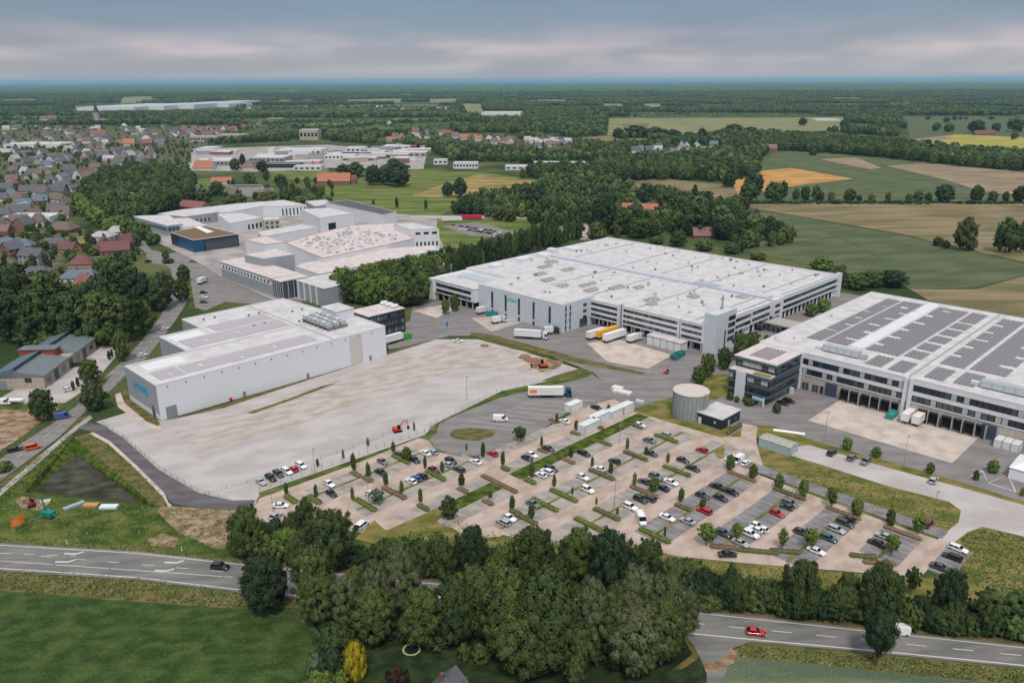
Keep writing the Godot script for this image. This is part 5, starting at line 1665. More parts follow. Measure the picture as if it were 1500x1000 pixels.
	for i in 4:
		sbox("post", a, o, mats.louvre, -167.5 + i * 2.4, -167.2 + i * 2.4, 0, 4.0, 335.4, 335.7)
	# --- C: the solar warehouse on the right
	o = Vector2(-123, 277.5)
	a = site_thing("solar_warehouse", "white warehouse on the right with dark solar panels across its roof and two window bands", "warehouse", o)
	sbox("wall", a, o, mats.white_wall, -140.5, 40, 5.8, 14.2, 277.5, 386)
	sbox("dock_wall", a, o, mats.cream_wall, -140.4, 39.9, 0, 5.8, 277.7, 385.9)
	rf = sbox("roof", a, o, mats.roof_white, -140.4, 39.9, 14.2, 14.35, 277.6, 385.9)
	b = MB.new()
	parapet(b, o, -140.55, 40.05, 277.45, 386.05, 14.1, 0.55)
	part("roof_edge", b.mesh(), flat("trim_white", Color.WHITE), a)
	var glz: Array = [mats.glass_dark, mats.glass_dark, mats.teal_glass, mats.blind, mats.glass_mid, mats.glass_dark]
	for q in [[-122.3, -85.6, 19], [-82.6, -45, 19], [-44, -6, 19]]:
		for f in 2:
			var y: float = [6.5, 10.3][f]
			sbox("window_band", a, o, mats.recess, q[0], q[1], y - 0.1, y + 2.1, 277.42, 277.49)
			window_row(a, o, "s", 277.44, q[0] + 0.1, q[1] - 0.1, y, y + 2.0, q[2], 0.32, glz, 90 + f + int(q[0]))
	for s in [-85.1, -83.3, -45.0]:
		sbox("pilaster", a, o, mats.white_wall, s - 0.5, s + 0.5, 0, 14.5, 276.7, 277.45)
	sbox("corner_pilaster", a, o, mats.white_wall, -123.0, -122.4, 0, 14.6, 276.6, 277.45)
	for s in [-106.4, -102.9, -98.9, -95.6, -91.9, -88.9, -79.4, -76.0, -71.8, -68.7, -64.9, -61.7]:
		sbox("dock_gate", a, o, mats.recess, s, s + 2.7, 0.5, 4.1, 277.4, 277.66)
		b = MB.new()
		sb(b, o, s - 0.25, s, 0.2, 4.5, 276.3, 277.6)
		sb(b, o, s + 2.7, s + 2.95, 0.2, 4.5, 276.3, 277.6)
		sb(b, o, s - 0.25, s + 2.95, 4.2, 4.5, 276.3, 277.6)
		part("dock_shelter", b.mesh(), mats.dark_cladding, a)
		sbox("dock_fin", a, o, mats.concrete_wall, s + 2.98, s + 3.25, 0, 4.9, 275.8, 277.6)
	for s in [-112.6, -60.0, -20.0]:
		sbox("roller_gate", a, o, mats.door_blue, s, s + 4.2, 0, 5.2, 277.3, 277.65)
		for i in 4:
			sbox("gate_rib", a, o, mats.teal_glass, s, s + 4.2, 1.0 + i * 1.1, 1.1 + i * 1.1, 277.24, 277.3)
	window_row(a, o, "s", 277.6, -121.8, -115.2, 0.2, 3.0, 5, 0.25, [mats.glass_mid, mats.blind], 99)
	sbox("door", a, o, mats.glass_dark, -114.6, -113.4, 0, 3.2, 277.5, 277.66)
	sbox("door", a, o, flat("door_green", px(36, 78, 62)), -55.4, -54.2, 0, 2.6, 277.5, 277.66)
	solar_rows(rf, o, -130.2, -124.0, 296, 378.5, 14.35, 4, 0.14, [[0, 2, 312, 314], [2, 3, 324, 326.5], [1, 2, 337, 339.5], [0, 1, 350, 352], [2, 3, 363, 365]])
	solar_rows(rf, o, -123.2, -114.3, 297, 379, 14.35, 6, 0.14, [[3, 5, 305, 308], [4, 5, 318, 322], [2, 4, 331, 334], [3, 5, 344, 347], [4, 5, 356, 359], [2, 3, 366, 370]])
	solar_rows(rf, o, -107.8, -95.5, 298, 379.5, 14.35, 8, 0.14, [[0, 1, 306, 309.5], [0, 2, 319, 322.5], [0, 1, 332, 336], [0, 2, 346, 349.5], [0, 1, 360, 364], [2, 3, 373, 376]])
	for t in [300, 312.5, 325, 337.5, 350, 362, 371]:
		solar_rows(rf, o, -94.5, -88.0, t, t + 9.0, 14.35, 4, 0.14, [])
	solar_rows(rf, o, -101.5, -95.4, 281.8, 294, 14.35, 4, 0.14, [])
	solar_rows(rf, o, -93.2, -87.2, 281.0, 294.2, 14.35, 4, 0.14, [])
	solar_rows(rf, o, -82.2, -73.9, 300.6, 379, 14.35, 5, 0.14, [[0, 1, 312, 315.5], [0, 1, 326, 329.5], [0, 2, 339, 342], [0, 1, 352, 355.5], [0, 1, 365, 368.5]])
	solar_rows(rf, o, -72.5, -61.0, 301.5, 380, 14.35, 7, 0.14, [[4, 6, 311, 315], [5, 6, 325, 329], [4, 6, 339, 343], [5, 6, 353, 357]])
	solar_rows(rf, o, -81.4, -75.0, 282.2, 295.8, 14.35, 4, 0.14, [])
	solar_rows(rf, o, -72.4, -65.8, 283.2, 297, 14.35, 4, 0.14, [])
	solar_rows(rf, o, -55, -36, 300, 380, 14.35, 12, 0.14, [[3, 6, 320, 324], [2, 8, 345, 349]])
	sbox("roof_seam", rf, o, mats.seam, -85.2, -84.6, 14.35, 14.6, 279, 385)
	sbox("roof_ridge", rf, o, mats.white_wall, -113.4, -108.6, 14.35, 14.6, 298, 384)
	for q in [[-118.5, 284.5, 13.5, 3.0], [-64.5, 284.6, 17.0, 3.4]]:
		sbox("air_handling_unit", rf, o, mats.unit_grey, q[0], q[0] + q[2], 14.7, 17.0, q[1], q[1] + q[3])
		for i in 5:
			sbox("unit_panel", rf, o, flat("unit_pale", px(182, 190, 194), 0.5), q[0] + 0.3 + i * q[2] / 5, q[0] + (i + 1) * q[2] / 5 - 0.2, 14.9, 16.8, q[1] - 0.07, q[1] - 0.004)
		sbox("unit_duct", rf, o, mats.unit_grey, q[0] + q[2] + 0.02, q[0] + q[2] + 2.6, 14.5, 16.2, q[1] + 0.4, q[1] + 2.4)
		sbox("unit_duct", rf, o, flat("duct_white", Color.WHITE), q[0] - 3.2, q[0] - 0.02, 14.5, 15.7, q[1] + 1.0, q[1] + 2.6)
	g.seed = 77
	for i in 46:
		var s := g.randf_range(-139, -50)
		var t := g.randf_range(279, 384)
		if (s > -114 and s < -108) or t < 281 or (s < -131):
			sbox("roof_vent", rf, o, flat("vent_pale", Color.WHITE), s, s + 0.7, 14.35, 15.1, t, t + 0.8)
	# dark glazed office corner
	o = Vector2(-123, 257.5)
	a = site_thing("glazed_office", "dark glass fronted office building with roof terrace at the solar warehouse corner", "office", o)
	sbox("core", a, o, mats.glass_dark, -139.3, -123.3, 0, 13.4, 257.9, 277.4)
	sbox("core_front", a, o, mats.glass_dark, -139.2, -123.3, 0, 9.2, 253.6, 257.85)
	sbox("roof", a, o, mats.roof_pink, -139.9, -122.7, 14.15, 14.5, 257.2, 277.3)
	solar_rows(a, o, -135.3, -126.8, 260.5, 273.5, 14.5, 6, 0.5, [])
	for q in [[13.1, 14.15, 257.3], [9.0, 10.1, 253.2], [5.6, 6.7, 253.2], [2.3, 3.3, 253.2]]:
		sbox("slate_band", a, o, flat("band_slate", px(76, 90, 98), 0.4), -139.8, -122.8, q[0], q[1], q[2], q[2] + 0.3)
		sbox("slate_band", a, o, flat("band_slate", Color.WHITE), -123.1, -122.78, q[0], q[1], q[2] + 0.32, 277.2)
	sbox("terrace", a, o, mats.roof_pink, -139.6, -123.0, 10.1, 10.2, 253.6, 257.85)
	sbox("terrace_planting", a, o, flat("planting", px(124, 122, 60)), -130, -123.6, 10.2, 10.5, 253.9, 256.2)
	sbox("stair_wall", a, o, clad("stair_white", px(206, 208, 216), 20.0, 0.97), -136.0, -132.2, 0, 10.15, 252.6, 253.15)
	for q in [[11.2, 13.0, 257.8, -138.9, -123.6], [7.1, 8.9, 253.5, -131.8, -123.6], [3.6, 5.4, 253.5, -131.8, -123.6], [7.1, 8.9, 253.5, -139.0, -136.3], [3.6, 5.4, 253.5, -139.0, -136.3]]:
		window_row(a, o, "s", q[2], q[3], q[4], q[0], q[1], maxi(2, int((q[4] - q[3]) / 2.2)), 0.14, [mats.blind, mats.blind, mats.glass_mid] if q[0] > 6.0 else [mats.glass_mid, mats.glass_dark, mats.blind_grey], 120 + int(q[0]))
	for f in 4:
		window_row(a, o, "t", -123.2, 258.3, 276.8, 0.7 + f * 3.4, 2.6 + f * 3.4, 10, 0.14, [mats.glass_dark, mats.glass_mid, mats.teal_glass], 130 + f)
	sbox("entrance_sign", a, o, flat("sign_pale", px(180, 200, 216), 0.5), -127.6, -123.4, 2.0, 3.4, 250.4, 250.6)
	letters("sign_lettering", "arvato", 0.8, mats.turquoise, a, Vector3(-125.5 - o.x, 2.35, -(250.38 - o.y)), 0.0)
	sbox("sign_post", a, o, mats.white_wall, -123.3, -122.9, 0, 3.6, 250.3, 250.7)
	sbox("entrance_canopy", a, o, mats.white_wall, -122.7, -121.4, 0.0, 2.6, 269.6, 270.4)


func factory_quarter() -> void:
	var o: Node3D
	var rt: Material = mats.red_trim
	o = roof_block("dark_roof_hall", "long hall with dark grey roof at the meadow edge", "hall", xz([-164.5, -706.6, -148.7, -723.5, -94.3, -652.9, -103.3, -637.3]), 10, mats.white_wall, mats.roof_dark, "", null)
	o = roof_block("white_hall", "white hall with open gate beside the dark roofed hall", "hall", xz([-174.8, -661.3, -152.2, -669.2, -127.1, -639.3, -148.4, -615.6]), 11, mats.white_wall, mats.roof_white, "", null)
	facade_windows(o, Vector2(-144.1, -620.3), Vector2(-138.3, -626.8), 0, 6, 1, 0.8, mats.recess)
	o = roof_block("low_factory", "low pale factory range furthest up the estate", "factory", xz([-255.5, -697.1, -243.1, -708.7, -221.9, -720.5, -207.8, -730, -180.2, -700.8, -199.5, -689.6, -216.3, -694.4, -230, -664.6, -241.4, -656.7]), 9, mats.white_wall, mats.roof_white, "", null)
	facade_windows(o, Vector2(-199.5, -689.6), Vector2(-180.2, -700.8), 1, 7, 7, 0.35, mats.glass_dark)
	o = roof_block("flat_annex", "flat grey annex between the far halls", "factory", xz([-187.8, -728.6, -171.6, -738.2, -159.3, -713.6, -172.2, -698.3]), 8, mats.grey_cladding, mats.roof_white, "", null)
	o = roof_block("white_shed", "white flat roofed shed with windowed office end", "factory", xz([-241.9, -654.2, -223.2, -659.5, -198.8, -635.5, -215.8, -607]), 8.5, mats.white_wall, mats.roof_white, "", null)
	facade_windows(o, Vector2(-207.5, -621.0), Vector2(-199.3, -634.8), 1, 5, 4, 0.5, mats.glass_dark)
	o = roof_block("office_cube", "pale office cube with two rows of square windows", "office", xz([-200, -639.4, -188.4, -642.2, -184, -630.8, -195.4, -625.9]), 8, mats.cream_wall, mats.roof_white, "", null)
	facade_windows(o, Vector2(-195.2, -626.0), Vector2(-184.3, -630.6), 1.2, 2.9, 3, 0.45, mats.glass_dark)
	facade_windows(o, Vector2(-195.2, -626.0), Vector2(-184.3, -630.6), 4.6, 6.3, 3, 0.45, mats.glass_dark)
	o = roof_block("entrance_hall", "teal and glass front range with red brick base near the roundabout", "office", xz([-309.3, -647.4, -281.9, -653.7, -252.7, -610, -261.6, -601.7]), 8, mats.grey_cladding, mats.roof_white, "", null)
	facade_windows(o, Vector2(-282.7, -621.9), Vector2(-262.0, -602.0), 3.5, 6, 8, 0.8, mats.teal_glass)
	facade_windows(o, Vector2(-261.3, -602.0), Vector2(-252.8, -609.8), 2.5, 6.5, 4, 0.85, mats.teal_glass)
	o = roof_block("flat_range", "long flat pale range behind the brown roofed building", "factory", xz([-293.1, -658.9, -282.4, -680.6, -227.8, -727.6, -212.9, -714.6, -250, -661.5, -264.9, -644.4]), 8, mats.grey_cladding, mats.roof_white, "", null)
	facade_windows(o, Vector2(-264.1, -645.3), Vector2(-250.0, -661.5), 2, 4.5, 6, 0.4, mats.glass_dark)
	o = roof_block("pale_range", "low white roofed range joining the teal front", "factory", xz([-280, -640.7, -261.4, -643.7, -233, -608.1, -249.2, -601.2]), 7, mats.white_wall, mats.roof_pink, "", null)
	o = roof_block("grass_roof_building", "building with brown grass roof and bright blue wall by the roundabout", "building", xz([-245.4, -568.5, -230.2, -595.3, -194.3, -561.2, -217.7, -538.7]), 9, mats.dark_cladding, mats.grass_roof, "", null)
	facade_windows(o, Vector2(-236.0, -558.3), Vector2(-217.9, -538.9), 0.3, 7.8, 12, 1.0, mats.blue_wall)
	facade_windows(o, Vector2(-217.6, -538.8), Vector2(-212.7, -543.5), 0.3, 7.8, 6, 1.0, mats.blue_wall)
	facade_windows(o, Vector2(-211.7, -544.5), Vector2(-194.8, -560.6), 0.6, 7, 13, 0.86, mats.glass_mid)
	var sl := MB.new()
	sl.prism(xz([-235.6, -587.9, -232.6, -590.7, -214.1, -567.9, -216.8, -562.6]), 9.0, 9.5)
	var slo := part("skylight", sl.mesh(), flat("skylight", Color.WHITE), o)
	slo.position = -o.position
	o = roof_block("white_strip_hall", "long white roofed shed with red end wall", "hall", xz([-184.7, -574.5, -160.2, -606.7, -145.2, -593, -175.1, -555.1]), 8, mats.white_wall, mats.roof_white, "", null)
	facade_windows(o, Vector2(-184.7, -574.5), Vector2(-175.8, -556.5), 0.5, 6.5, 3, 0.9, mats.red_trim)
	o = roof_block("main_factory", "wide pale roofed factory with red edge trim and dense roof plant", "factory", xz([-149, -518, -135.7, -552.9, -117.8, -583.9, -88.4, -593.3, -66, -530.5, -80.8, -510.6, -113.5, -469.5]), 11, mats.white_wall, mats.roof_pink, "", rt)
	var g := RandomNumberGenerator.new()
	g.seed = 12
	for i in 170:
		var u := g.randf()
		var v := g.randf()
		var p := Vector2(-143.9, -517.9).lerp(Vector2(-116.0, -574.1), u).lerp(Vector2(-113.6, -477.5).lerp(Vector2(-70.7, -534.5), u), v)
		var m := MB.new()
		m.box(Vector3(-g.randf_range(0.3, 1.1), 0, -g.randf_range(0.3, 1.0)), Vector3(g.randf_range(0.3, 1.1), g.randf_range(0.5, 1.6), g.randf_range(0.3, 1.0)))
		part("roof_plant", m.mesh(), [mats.unit_grey, mats.roof_white, mats.white_wall, mats.roof_pink][g.randi() % 4], o, Vector3(p.x, 10.75, p.y) - o.position).rotation.y = -0.78
	o = roof_block("white_front_hall", "white hall front with red roof line facing the roundabout", "hall", xz([-178.1, -526.6, -168.9, -540.9, -147.7, -517, -159.7, -509.4]), 11.5, mats.white_wall, mats.roof_pink, "", rt)
	o = roof_block("corner_block", "tall white corner block with a row of dark windows", "office", xz([-84.4, -566.6, -71.7, -570.9, -50.1, -546.6, -69.3, -541.5]), 15, mats.white_wall, mats.roof_white, "", null)
	facade_windows(o, Vector2(-69.3, -541.5), Vector2(-50.5, -546.5), 3.2, 6.2, 7, 0.45, mats.glass_dark)
	facade_windows(o, Vector2(-67.2, -542.1), Vector2(-50.5, -546.5), 11.4, 13, 3, 0.6, mats.glass_dark)
	o = roof_block("pale_front_range", "long low white front range along the grove", "factory", xz([-126.6, -466.5, -113.9, -478, -81.9, -510.4, -50.6, -520.1, -46.3, -504.9, -97.8, -449.7, -108.6, -438.3, -127.9, -459]), 8.5, mats.white_wall, mats.roof_pink, "", null)
	o = roof_block("raised_block", "raised grey stair block on the grey hall roof", "hall", xz([-156.7, -459.2, -143.2, -477, -127.5, -460, -142.2, -448.3]), 15.5, mats.grey_cladding, mats.roof_pink, "", null)
	var c := Vector2(-449, 205)
	var a := site_thing("grey_hall", "grey clad hall with strip of small square windows and glazed corner", "hall", c)
	sbox("wall", a, c, mats.grey_cladding, -449, -389, 0, 10.4, 205, 222)
	sbox("roof", a, c, mats.roof_pink, -449.3, -388.7, 10.4, 10.8, 204.7, 222)
	sbox("upper_band", a, c, mats.white_wall, -449, -389, 6.6, 9.6, 204.9, 204.99)
	window_row(a, c, "s", 204.88, -447, -391, 7.2, 9.0, 15, 2.2, [mats.glass_dark, mats.glass_mid], 7)
	sbox("base_kerb", a, c, mats.concrete_wall, -449.2, -388.9, 0, 0.7, 204.4, 204.98)
	sbox("glass_corner", a, c, mats.glass_mid, -388.98, -380, 0, 10.0, 205.2, 222)
	sbox("glass_roof", a, c, mats.roof_pink, -388.6, -379.6, 10.0, 10.5, 204.9, 222)
	for i in 5:
		sbox("glazing_bar", a, c, mats.white_wall, -388.5 + i * 2.0, -388.3 + i * 2.0, 0, 10, 205.04, 205.18)
		sbox("glazing_bar", a, c, mats.white_wall, -379.98, -379.84, 0, 10, 206 + i * 3.4, 206.2 + i * 3.4)
	for i in 3:
		sbox("glazing_rail", a, c, mats.louvre, -388.9, -380, 2.4 + i * 2.6, 2.6 + i * 2.6, 205.0, 205.03)
	sbox("red_sign", a, c, mats.red_trim, -391.5, -389.2, 9.4, 10.9, 204.3, 204.6)
	var c2 := Vector2(-379, 214)
	var a2 := site_thing("grey_annex", "plain grey annex with tall pale fins beside the glazed corner", "hall", c2)
	sbox("wall", a2, c2, mats.grey_cladding, -379, -352, 0, 9.6, 214, 236)
	sbox("roof", a2, c2, mats.roof_white, -379.2, -351.8, 9.6, 9.9, 213.8, 236)
	for i in 4:
		sbox("fin", a2, c2, mats.white_wall, -377 + i * 6.0, -376.3 + i * 6.0, 0, 9.9, 213.3, 213.98)
	var c3 := Vector2(-352, 240)
	var a3 := site_thing("grey_side_range", "grey side range half hidden by the grove", "hall", c3)
	sbox("wall", a3, c3, mats.grey_cladding, -378, -350, 0, 9, 236.2, 300)
	sbox("roof", a3, c3, mats.roof_pink, -378.2, -349.8, 9, 9.3, 236.2, 300.2)
	o = roof_block("brick_school", "flat roofed brown brick building with tall pale gable windows", "building", xz([-299.1, -840.3, -263.5, -845.1, -252.6, -820.2, -277.1, -814.3]), 9, mats.cream_wall, mats.roof_dark, "", null)
	facade_windows(o, Vector2(-277.1, -814.3), Vector2(-263.6, -817.6), 0.5, 7.5, 3, 0.9, mats.blind)
	o = roof_block("brick_annex", "lower brick annex beside the pale gabled building", "building", xz([-262, -820.6, -251.5, -839.9, -242.4, -818, -253.7, -804.7]), 6.5, mats.brick_wall, mats.roof_dark, "", null)
	o = roof_block("brick_cube", "small brick building with grey roof by the wood", "building", xz([-348.2, -865.9, -338, -869.1, -316.4, -817.3, -326.6, -813.4]), 6, mats.brick_wall, mats.roof_dark, "", null)
	houses("behind the teal fronted range", [[-303.2,-737.,62,14,4,4.5,-28,"red","brick",false,0]])

func far_buildings() -> void:
	var o: Node3D
	o = roof_block("white_depot", "white depot at the left end of the trading estate", "building", xz([-516.8, -1339.7, -489.5, -1338.7, -488, -1378.7, -515.2, -1379.7]), 8, mats.white_wall, mats.roof_white, "buildings of the trading estate")
	facade_windows(o, Vector2(-516.8, -1339.7), Vector2(-489.5, -1338.7), 2.8, 5.6, 4, 0.6, mats.glass_dark)
	o = roof_block("pitched_shed", "long white shed below the depot with striped roof", "building", xz([-438.7, -1102, -411.5, -1101.1, -409.6, -1161.1, -436.8, -1161.9]), 6, mats.white_wall, mats.roof_white, "buildings of the trading estate")
	o = roof_block("glass_showroom", "glass fronted showroom with a red banner", "building", xz([-421.4, -1128.6, -387.9, -1127.5, -386.9, -1157.5, -420.4, -1158.6]), 7, mats.grey_cladding, mats.roof_white, "buildings of the trading estate")
	facade_windows(o, Vector2(-421.4, -1128.6), Vector2(-387.9, -1127.5), 2.4499999999999997, 4.8999999999999995, 6, 0.6, mats.glass_dark)
	o = roof_block("grey_workshop", "broad grey roofed workshop with dark window bands", "building", xz([-379.1, -1175.4, -329.3, -1173.7, -327.8, -1218.7, -377.6, -1220.4]), 7, mats.grey_cladding, mats.roof_pink, "buildings of the trading estate")
	facade_windows(o, Vector2(-379.1, -1175.4), Vector2(-329.3, -1173.7), 2.4499999999999997, 4.8999999999999995, 8, 0.6, mats.glass_dark)
	o = roof_block("dark_glass_store", "dark glazed store right of the broad workshop", "building", xz([-336.7, -1098.7, -289.1, -1097.2, -288.3, -1123.2, -335.8, -1124.7]), 6, mats.dark_cladding, mats.roof_dark, "buildings of the trading estate")
	facade_windows(o, Vector2(-336.7, -1098.7), Vector2(-289.1, -1097.2), 2.0999999999999996, 4.199999999999999, 8, 0.6, mats.glass_dark)
	o = roof_block("white_tower_store", "tall white store behind the workshop", "building", xz([-391.5, -1309.7, -380.4, -1309.3, -379.6, -1329.3, -390.7, -1329.7]), 10, mats.white_wall, mats.roof_white, "buildings of the trading estate")
	o = roof_block("white_long_store", "long white store behind the dark glazed store", "building", xz([-377.1, -1309.2, -305.2, -1306.5, -303.4, -1356.4, -375.2, -1359.1]), 7, mats.white_wall, mats.roof_white, "buildings of the trading estate")
	facade_windows(o, Vector2(-377.1, -1309.2), Vector2(-305.2, -1306.5), 2.4499999999999997, 4.8999999999999995, 8, 0.6, mats.glass_dark)
	o = roof_block("pale_supermarket", "pale supermarket with dark fascia", "building", xz([-279, -1213.5, -232.9, -1211.9, -231.2, -1261.8, -277.3, -1263.4]), 7, mats.white_wall, mats.roof_white, "buildings of the trading estate")
	facade_windows(o, Vector2(-279.0, -1213.5), Vector2(-232.9, -1211.9), 2.4499999999999997, 4.8999999999999995, 8, 0.6, mats.glass_dark)
	o = roof_block("red_roof_store", "store with dull red fascia between pale ones", "building", xz([-289.3, -1143.1, -269.9, -1142.4, -269.1, -1166.4, -288.5, -1167]), 5, mats.red_trim, mats.roof_pink, "buildings of the trading estate")
	o = roof_block("white_works", "white works right of the red fascia store", "building", xz([-285.8, -1062.9, -249.7, -1061.8, -249.1, -1081.8, -285.2, -1082.9]), 6, mats.white_wall, mats.roof_white, "buildings of the trading estate")
	facade_windows(o, Vector2(-285.8, -1062.9), Vector2(-249.7, -1061.8), 2.0999999999999996, 4.199999999999999, 5, 0.6, mats.glass_dark)
	o = roof_block("white_block", "white two storey block at the middle of the estate", "building", xz([-269.4, -1330.3, -239.2, -1329.1, -238.2, -1355.1, -268.5, -1356.3]), 9, mats.white_wall, mats.roof_white, "buildings of the trading estate")
	facade_windows(o, Vector2(-269.4, -1330.3), Vector2(-239.2, -1329.1), 3.15, 6.3, 4, 0.6, mats.glass_dark)
	o = roof_block("grey_depot", "grey flat depot behind the copse", "building", xz([-229.4, -1279.4, -200.3, -1278.3, -199, -1314.3, -228.1, -1315.4]), 6, mats.grey_cladding, mats.roof_white, "buildings of the trading estate")
	facade_windows(o, Vector2(-229.4, -1279.4), Vector2(-200.3, -1278.3), 2.0999999999999996, 4.199999999999999, 4, 0.6, mats.glass_dark)
	o = roof_block("brown_store", "brown walled store beyond the copse", "building", xz([-190.2, -1232.1, -156, -1230.9, -154.5, -1270.9, -188.8, -1272.1]), 6, mats.brick_wall, mats.roof_white, "buildings of the trading estate")
	facade_windows(o, Vector2(-190.2, -1232.1), Vector2(-156.0, -1230.9), 2.0999999999999996, 4.199999999999999, 4, 0.6, mats.glass_dark)
	o = roof_block("light_hall", "light hall with long flat roof right of the brown store", "building", xz([-177.8, -1254.2, -131.3, -1252.5, -130.1, -1286.5, -176.5, -1288.2]), 7, mats.cream_wall, mats.roof_white, "buildings of the trading estate")
	facade_windows(o, Vector2(-177.8, -1254.2), Vector2(-131.3, -1252.5), 2.4499999999999997, 4.8999999999999995, 5, 0.6, mats.glass_dark)
	o = roof_block("pale_hall", "pale hall behind the long flat roof", "building", xz([-220.5, -1395.5, -173.6, -1393.7, -172, -1433.6, -218.9, -1435.5]), 6, mats.white_wall, mats.roof_white, "buildings of the trading estate")
	facade_windows(o, Vector2(-220.5, -1395.5), Vector2(-173.6, -1393.7), 2.0999999999999996, 4.199999999999999, 4, 0.6, mats.glass_dark)
	o = roof_block("low_store", "low pale store left of the copse", "building", xz([-249.1, -1191.4, -198.8, -1189.7, -197.8, -1219.6, -248.1, -1221.4]), 5, mats.cream_wall, mats.roof_pink, "buildings of the trading estate")
	facade_windows(o, Vector2(-249.1, -1191.4), Vector2(-198.8, -1189.7), 1.75, 3.5, 4, 0.6, mats.glass_dark)
	o = roof_block("rose_roof_house_block", "small block with rose flat roof at the meadow end", "building", xz([-109.1, -1137.1, -89.9, -1136.5, -89.5, -1150.5, -108.6, -1151.1]), 7, mats.white_wall, mats.roof_pink, "buildings of the trading estate")
	facade_windows(o, Vector2(-109.1, -1137.1), Vector2(-89.9, -1136.5), 2.4499999999999997, 4.8999999999999995, 3, 0.6, mats.glass_dark)
	o = roof_block("white_flats", "white two storey flats with many windows at the meadow end", "building", xz([-77.6, -1081.8, -44.7, -1080.8, -44.2, -1098.8, -77, -1099.8]), 8, mats.white_wall, mats.roof_white, "")
	facade_windows(o, Vector2(-77.6, -1081.8), Vector2(-44.7, -1080.8), 2.8, 5.6, 8, 0.6, mats.glass_dark)
	o = roof_block("bright_hall", "bright metal roofed hall beside the white flats", "building", xz([-8.2, -1062.7, 32, -1061.5, 32.7, -1083.4, -7.5, -1084.7]), 5, mats.white_wall, mats.roof_white, "")
	facade_windows(o, Vector2(-8.2, -1062.7), Vector2(32.0, -1061.5), 1.75, 3.5, 5, 0.6, mats.glass_dark)
	o = roof_block("grey_villa", "grey flat villa right of the bright hall", "building", xz([30.5, -1104.8, 65.8, -1103.7, 66.3, -1119.7, 31, -1120.8]), 6, mats.grey_cladding, mats.roof_pink, "")
	facade_windows(o, Vector2(30.5, -1104.8), Vector2(65.8, -1103.7), 2.0999999999999996, 4.199999999999999, 5, 0.6, mats.glass_dark)
	o = roof_block("white_villa", "white villa with broad pale roof at the wood edge", "building", xz([75.7, -1112.5, 101.8, -1111.6, 102.3, -1127.6, 76.2, -1128.5]), 5, mats.white_wall, mats.roof_white, "")
	facade_windows(o, Vector2(75.7, -1112.5), Vector2(101.8, -1111.6), 1.75, 3.5, 4, 0.6, mats.glass_dark)
	o = roof_block("white_cottage", "small white cottage in front of the wood", "building", xz([121.7, -988.6, 134.2, -988.2, 134.5, -998.2, 122, -998.6]), 5, mats.white_wall, mats.roof_white, "")
	facade_windows(o, Vector2(121.7, -988.6), Vector2(134.2, -988.2), 1.75, 3.5, 2, 0.6, mats.glass_dark)
	o = roof_block("tower_block", "pale square tower block among trees", "building", xz([-421.6, -1633.5, -384.5, -1631.8, -383.3, -1657.8, -420.4, -1659.5]), 20, mats.cream_wall, mats.roof_white, "buildings of the trading estate")
	facade_windows(o, Vector2(-421.6, -1633.5), Vector2(-384.5, -1631.8), 7.0, 14.0, 5, 0.6, mats.glass_dark)
	o = roof_block("flats_row", "long cream row of flats under red roofs", "building", xz([-622.9, -1587.3, -569.1, -1584.9, -568.3, -1602.9, -622.1, -1605.3]), 11, mats.cream_wall, mats.roof_pink, "buildings of the trading estate")
	facade_windows(o, Vector2(-622.9, -1587.3), Vector2(-569.1, -1584.9), 3.8499999999999996, 7.699999999999999, 10, 0.6, mats.glass_dark)
	o = roof_block("flats_row", "right half of the long cream flats", "building", xz([-586.1, -1641.2, -530.7, -1638.6, -529.8, -1656.6, -585.3, -1659.1]), 11, mats.cream_wall, mats.roof_pink, "buildings of the trading estate")
	facade_windows(o, Vector2(-586.1, -1641.2), Vector2(-530.7, -1638.6), 3.8499999999999996, 7.699999999999999, 10, 0.6, mats.glass_dark)
	o = roof_block("white_school", "long white building at the left edge behind houses", "building", xz([-902, -1452.1, -799.1, -1447.9, -796.7, -1507.8, -899.5, -1512]), 7, mats.white_wall, mats.roof_white, "")
	o = roof_block("flat_house", "flat roofed white and dark house above the town lawn", "building", xz([-417.9, -651.9, -378.3, -651.1, -377.9, -673.1, -417.5, -673.9]), 7, mats.white_wall, mats.roof_white, "")
	facade_windows(o, Vector2(-417.9, -651.9), Vector2(-378.3, -651.1), 2.4499999999999997, 4.8999999999999995, 7, 0.6, mats.glass_dark)
	o = roof_block("far_white_hall", "far white halls between woods right of the town", "building", xz([-100.4, -2771.3, 29.8, -2761, 38.5, -2870.7, -91.7, -2880.9]), 9, mats.white_wall, mats.roof_white, "")
	o = roof_block("far_glasshouse", "low glasshouses in the far fields", "building", xz([859.4, -2329.5, 928.9, -2324.8, 932.9, -2384.6, 863.5, -2389.4]), 4, mats.white_wall, mats.roof_white, "")
	var um := [mats.white_wall, mats.grey_cladding, mats.cream_wall, mats.white_wall, mats.brick_wall, mats.roof_white, mats.roof_pink, mats.roof_dark]
	var ui := 0
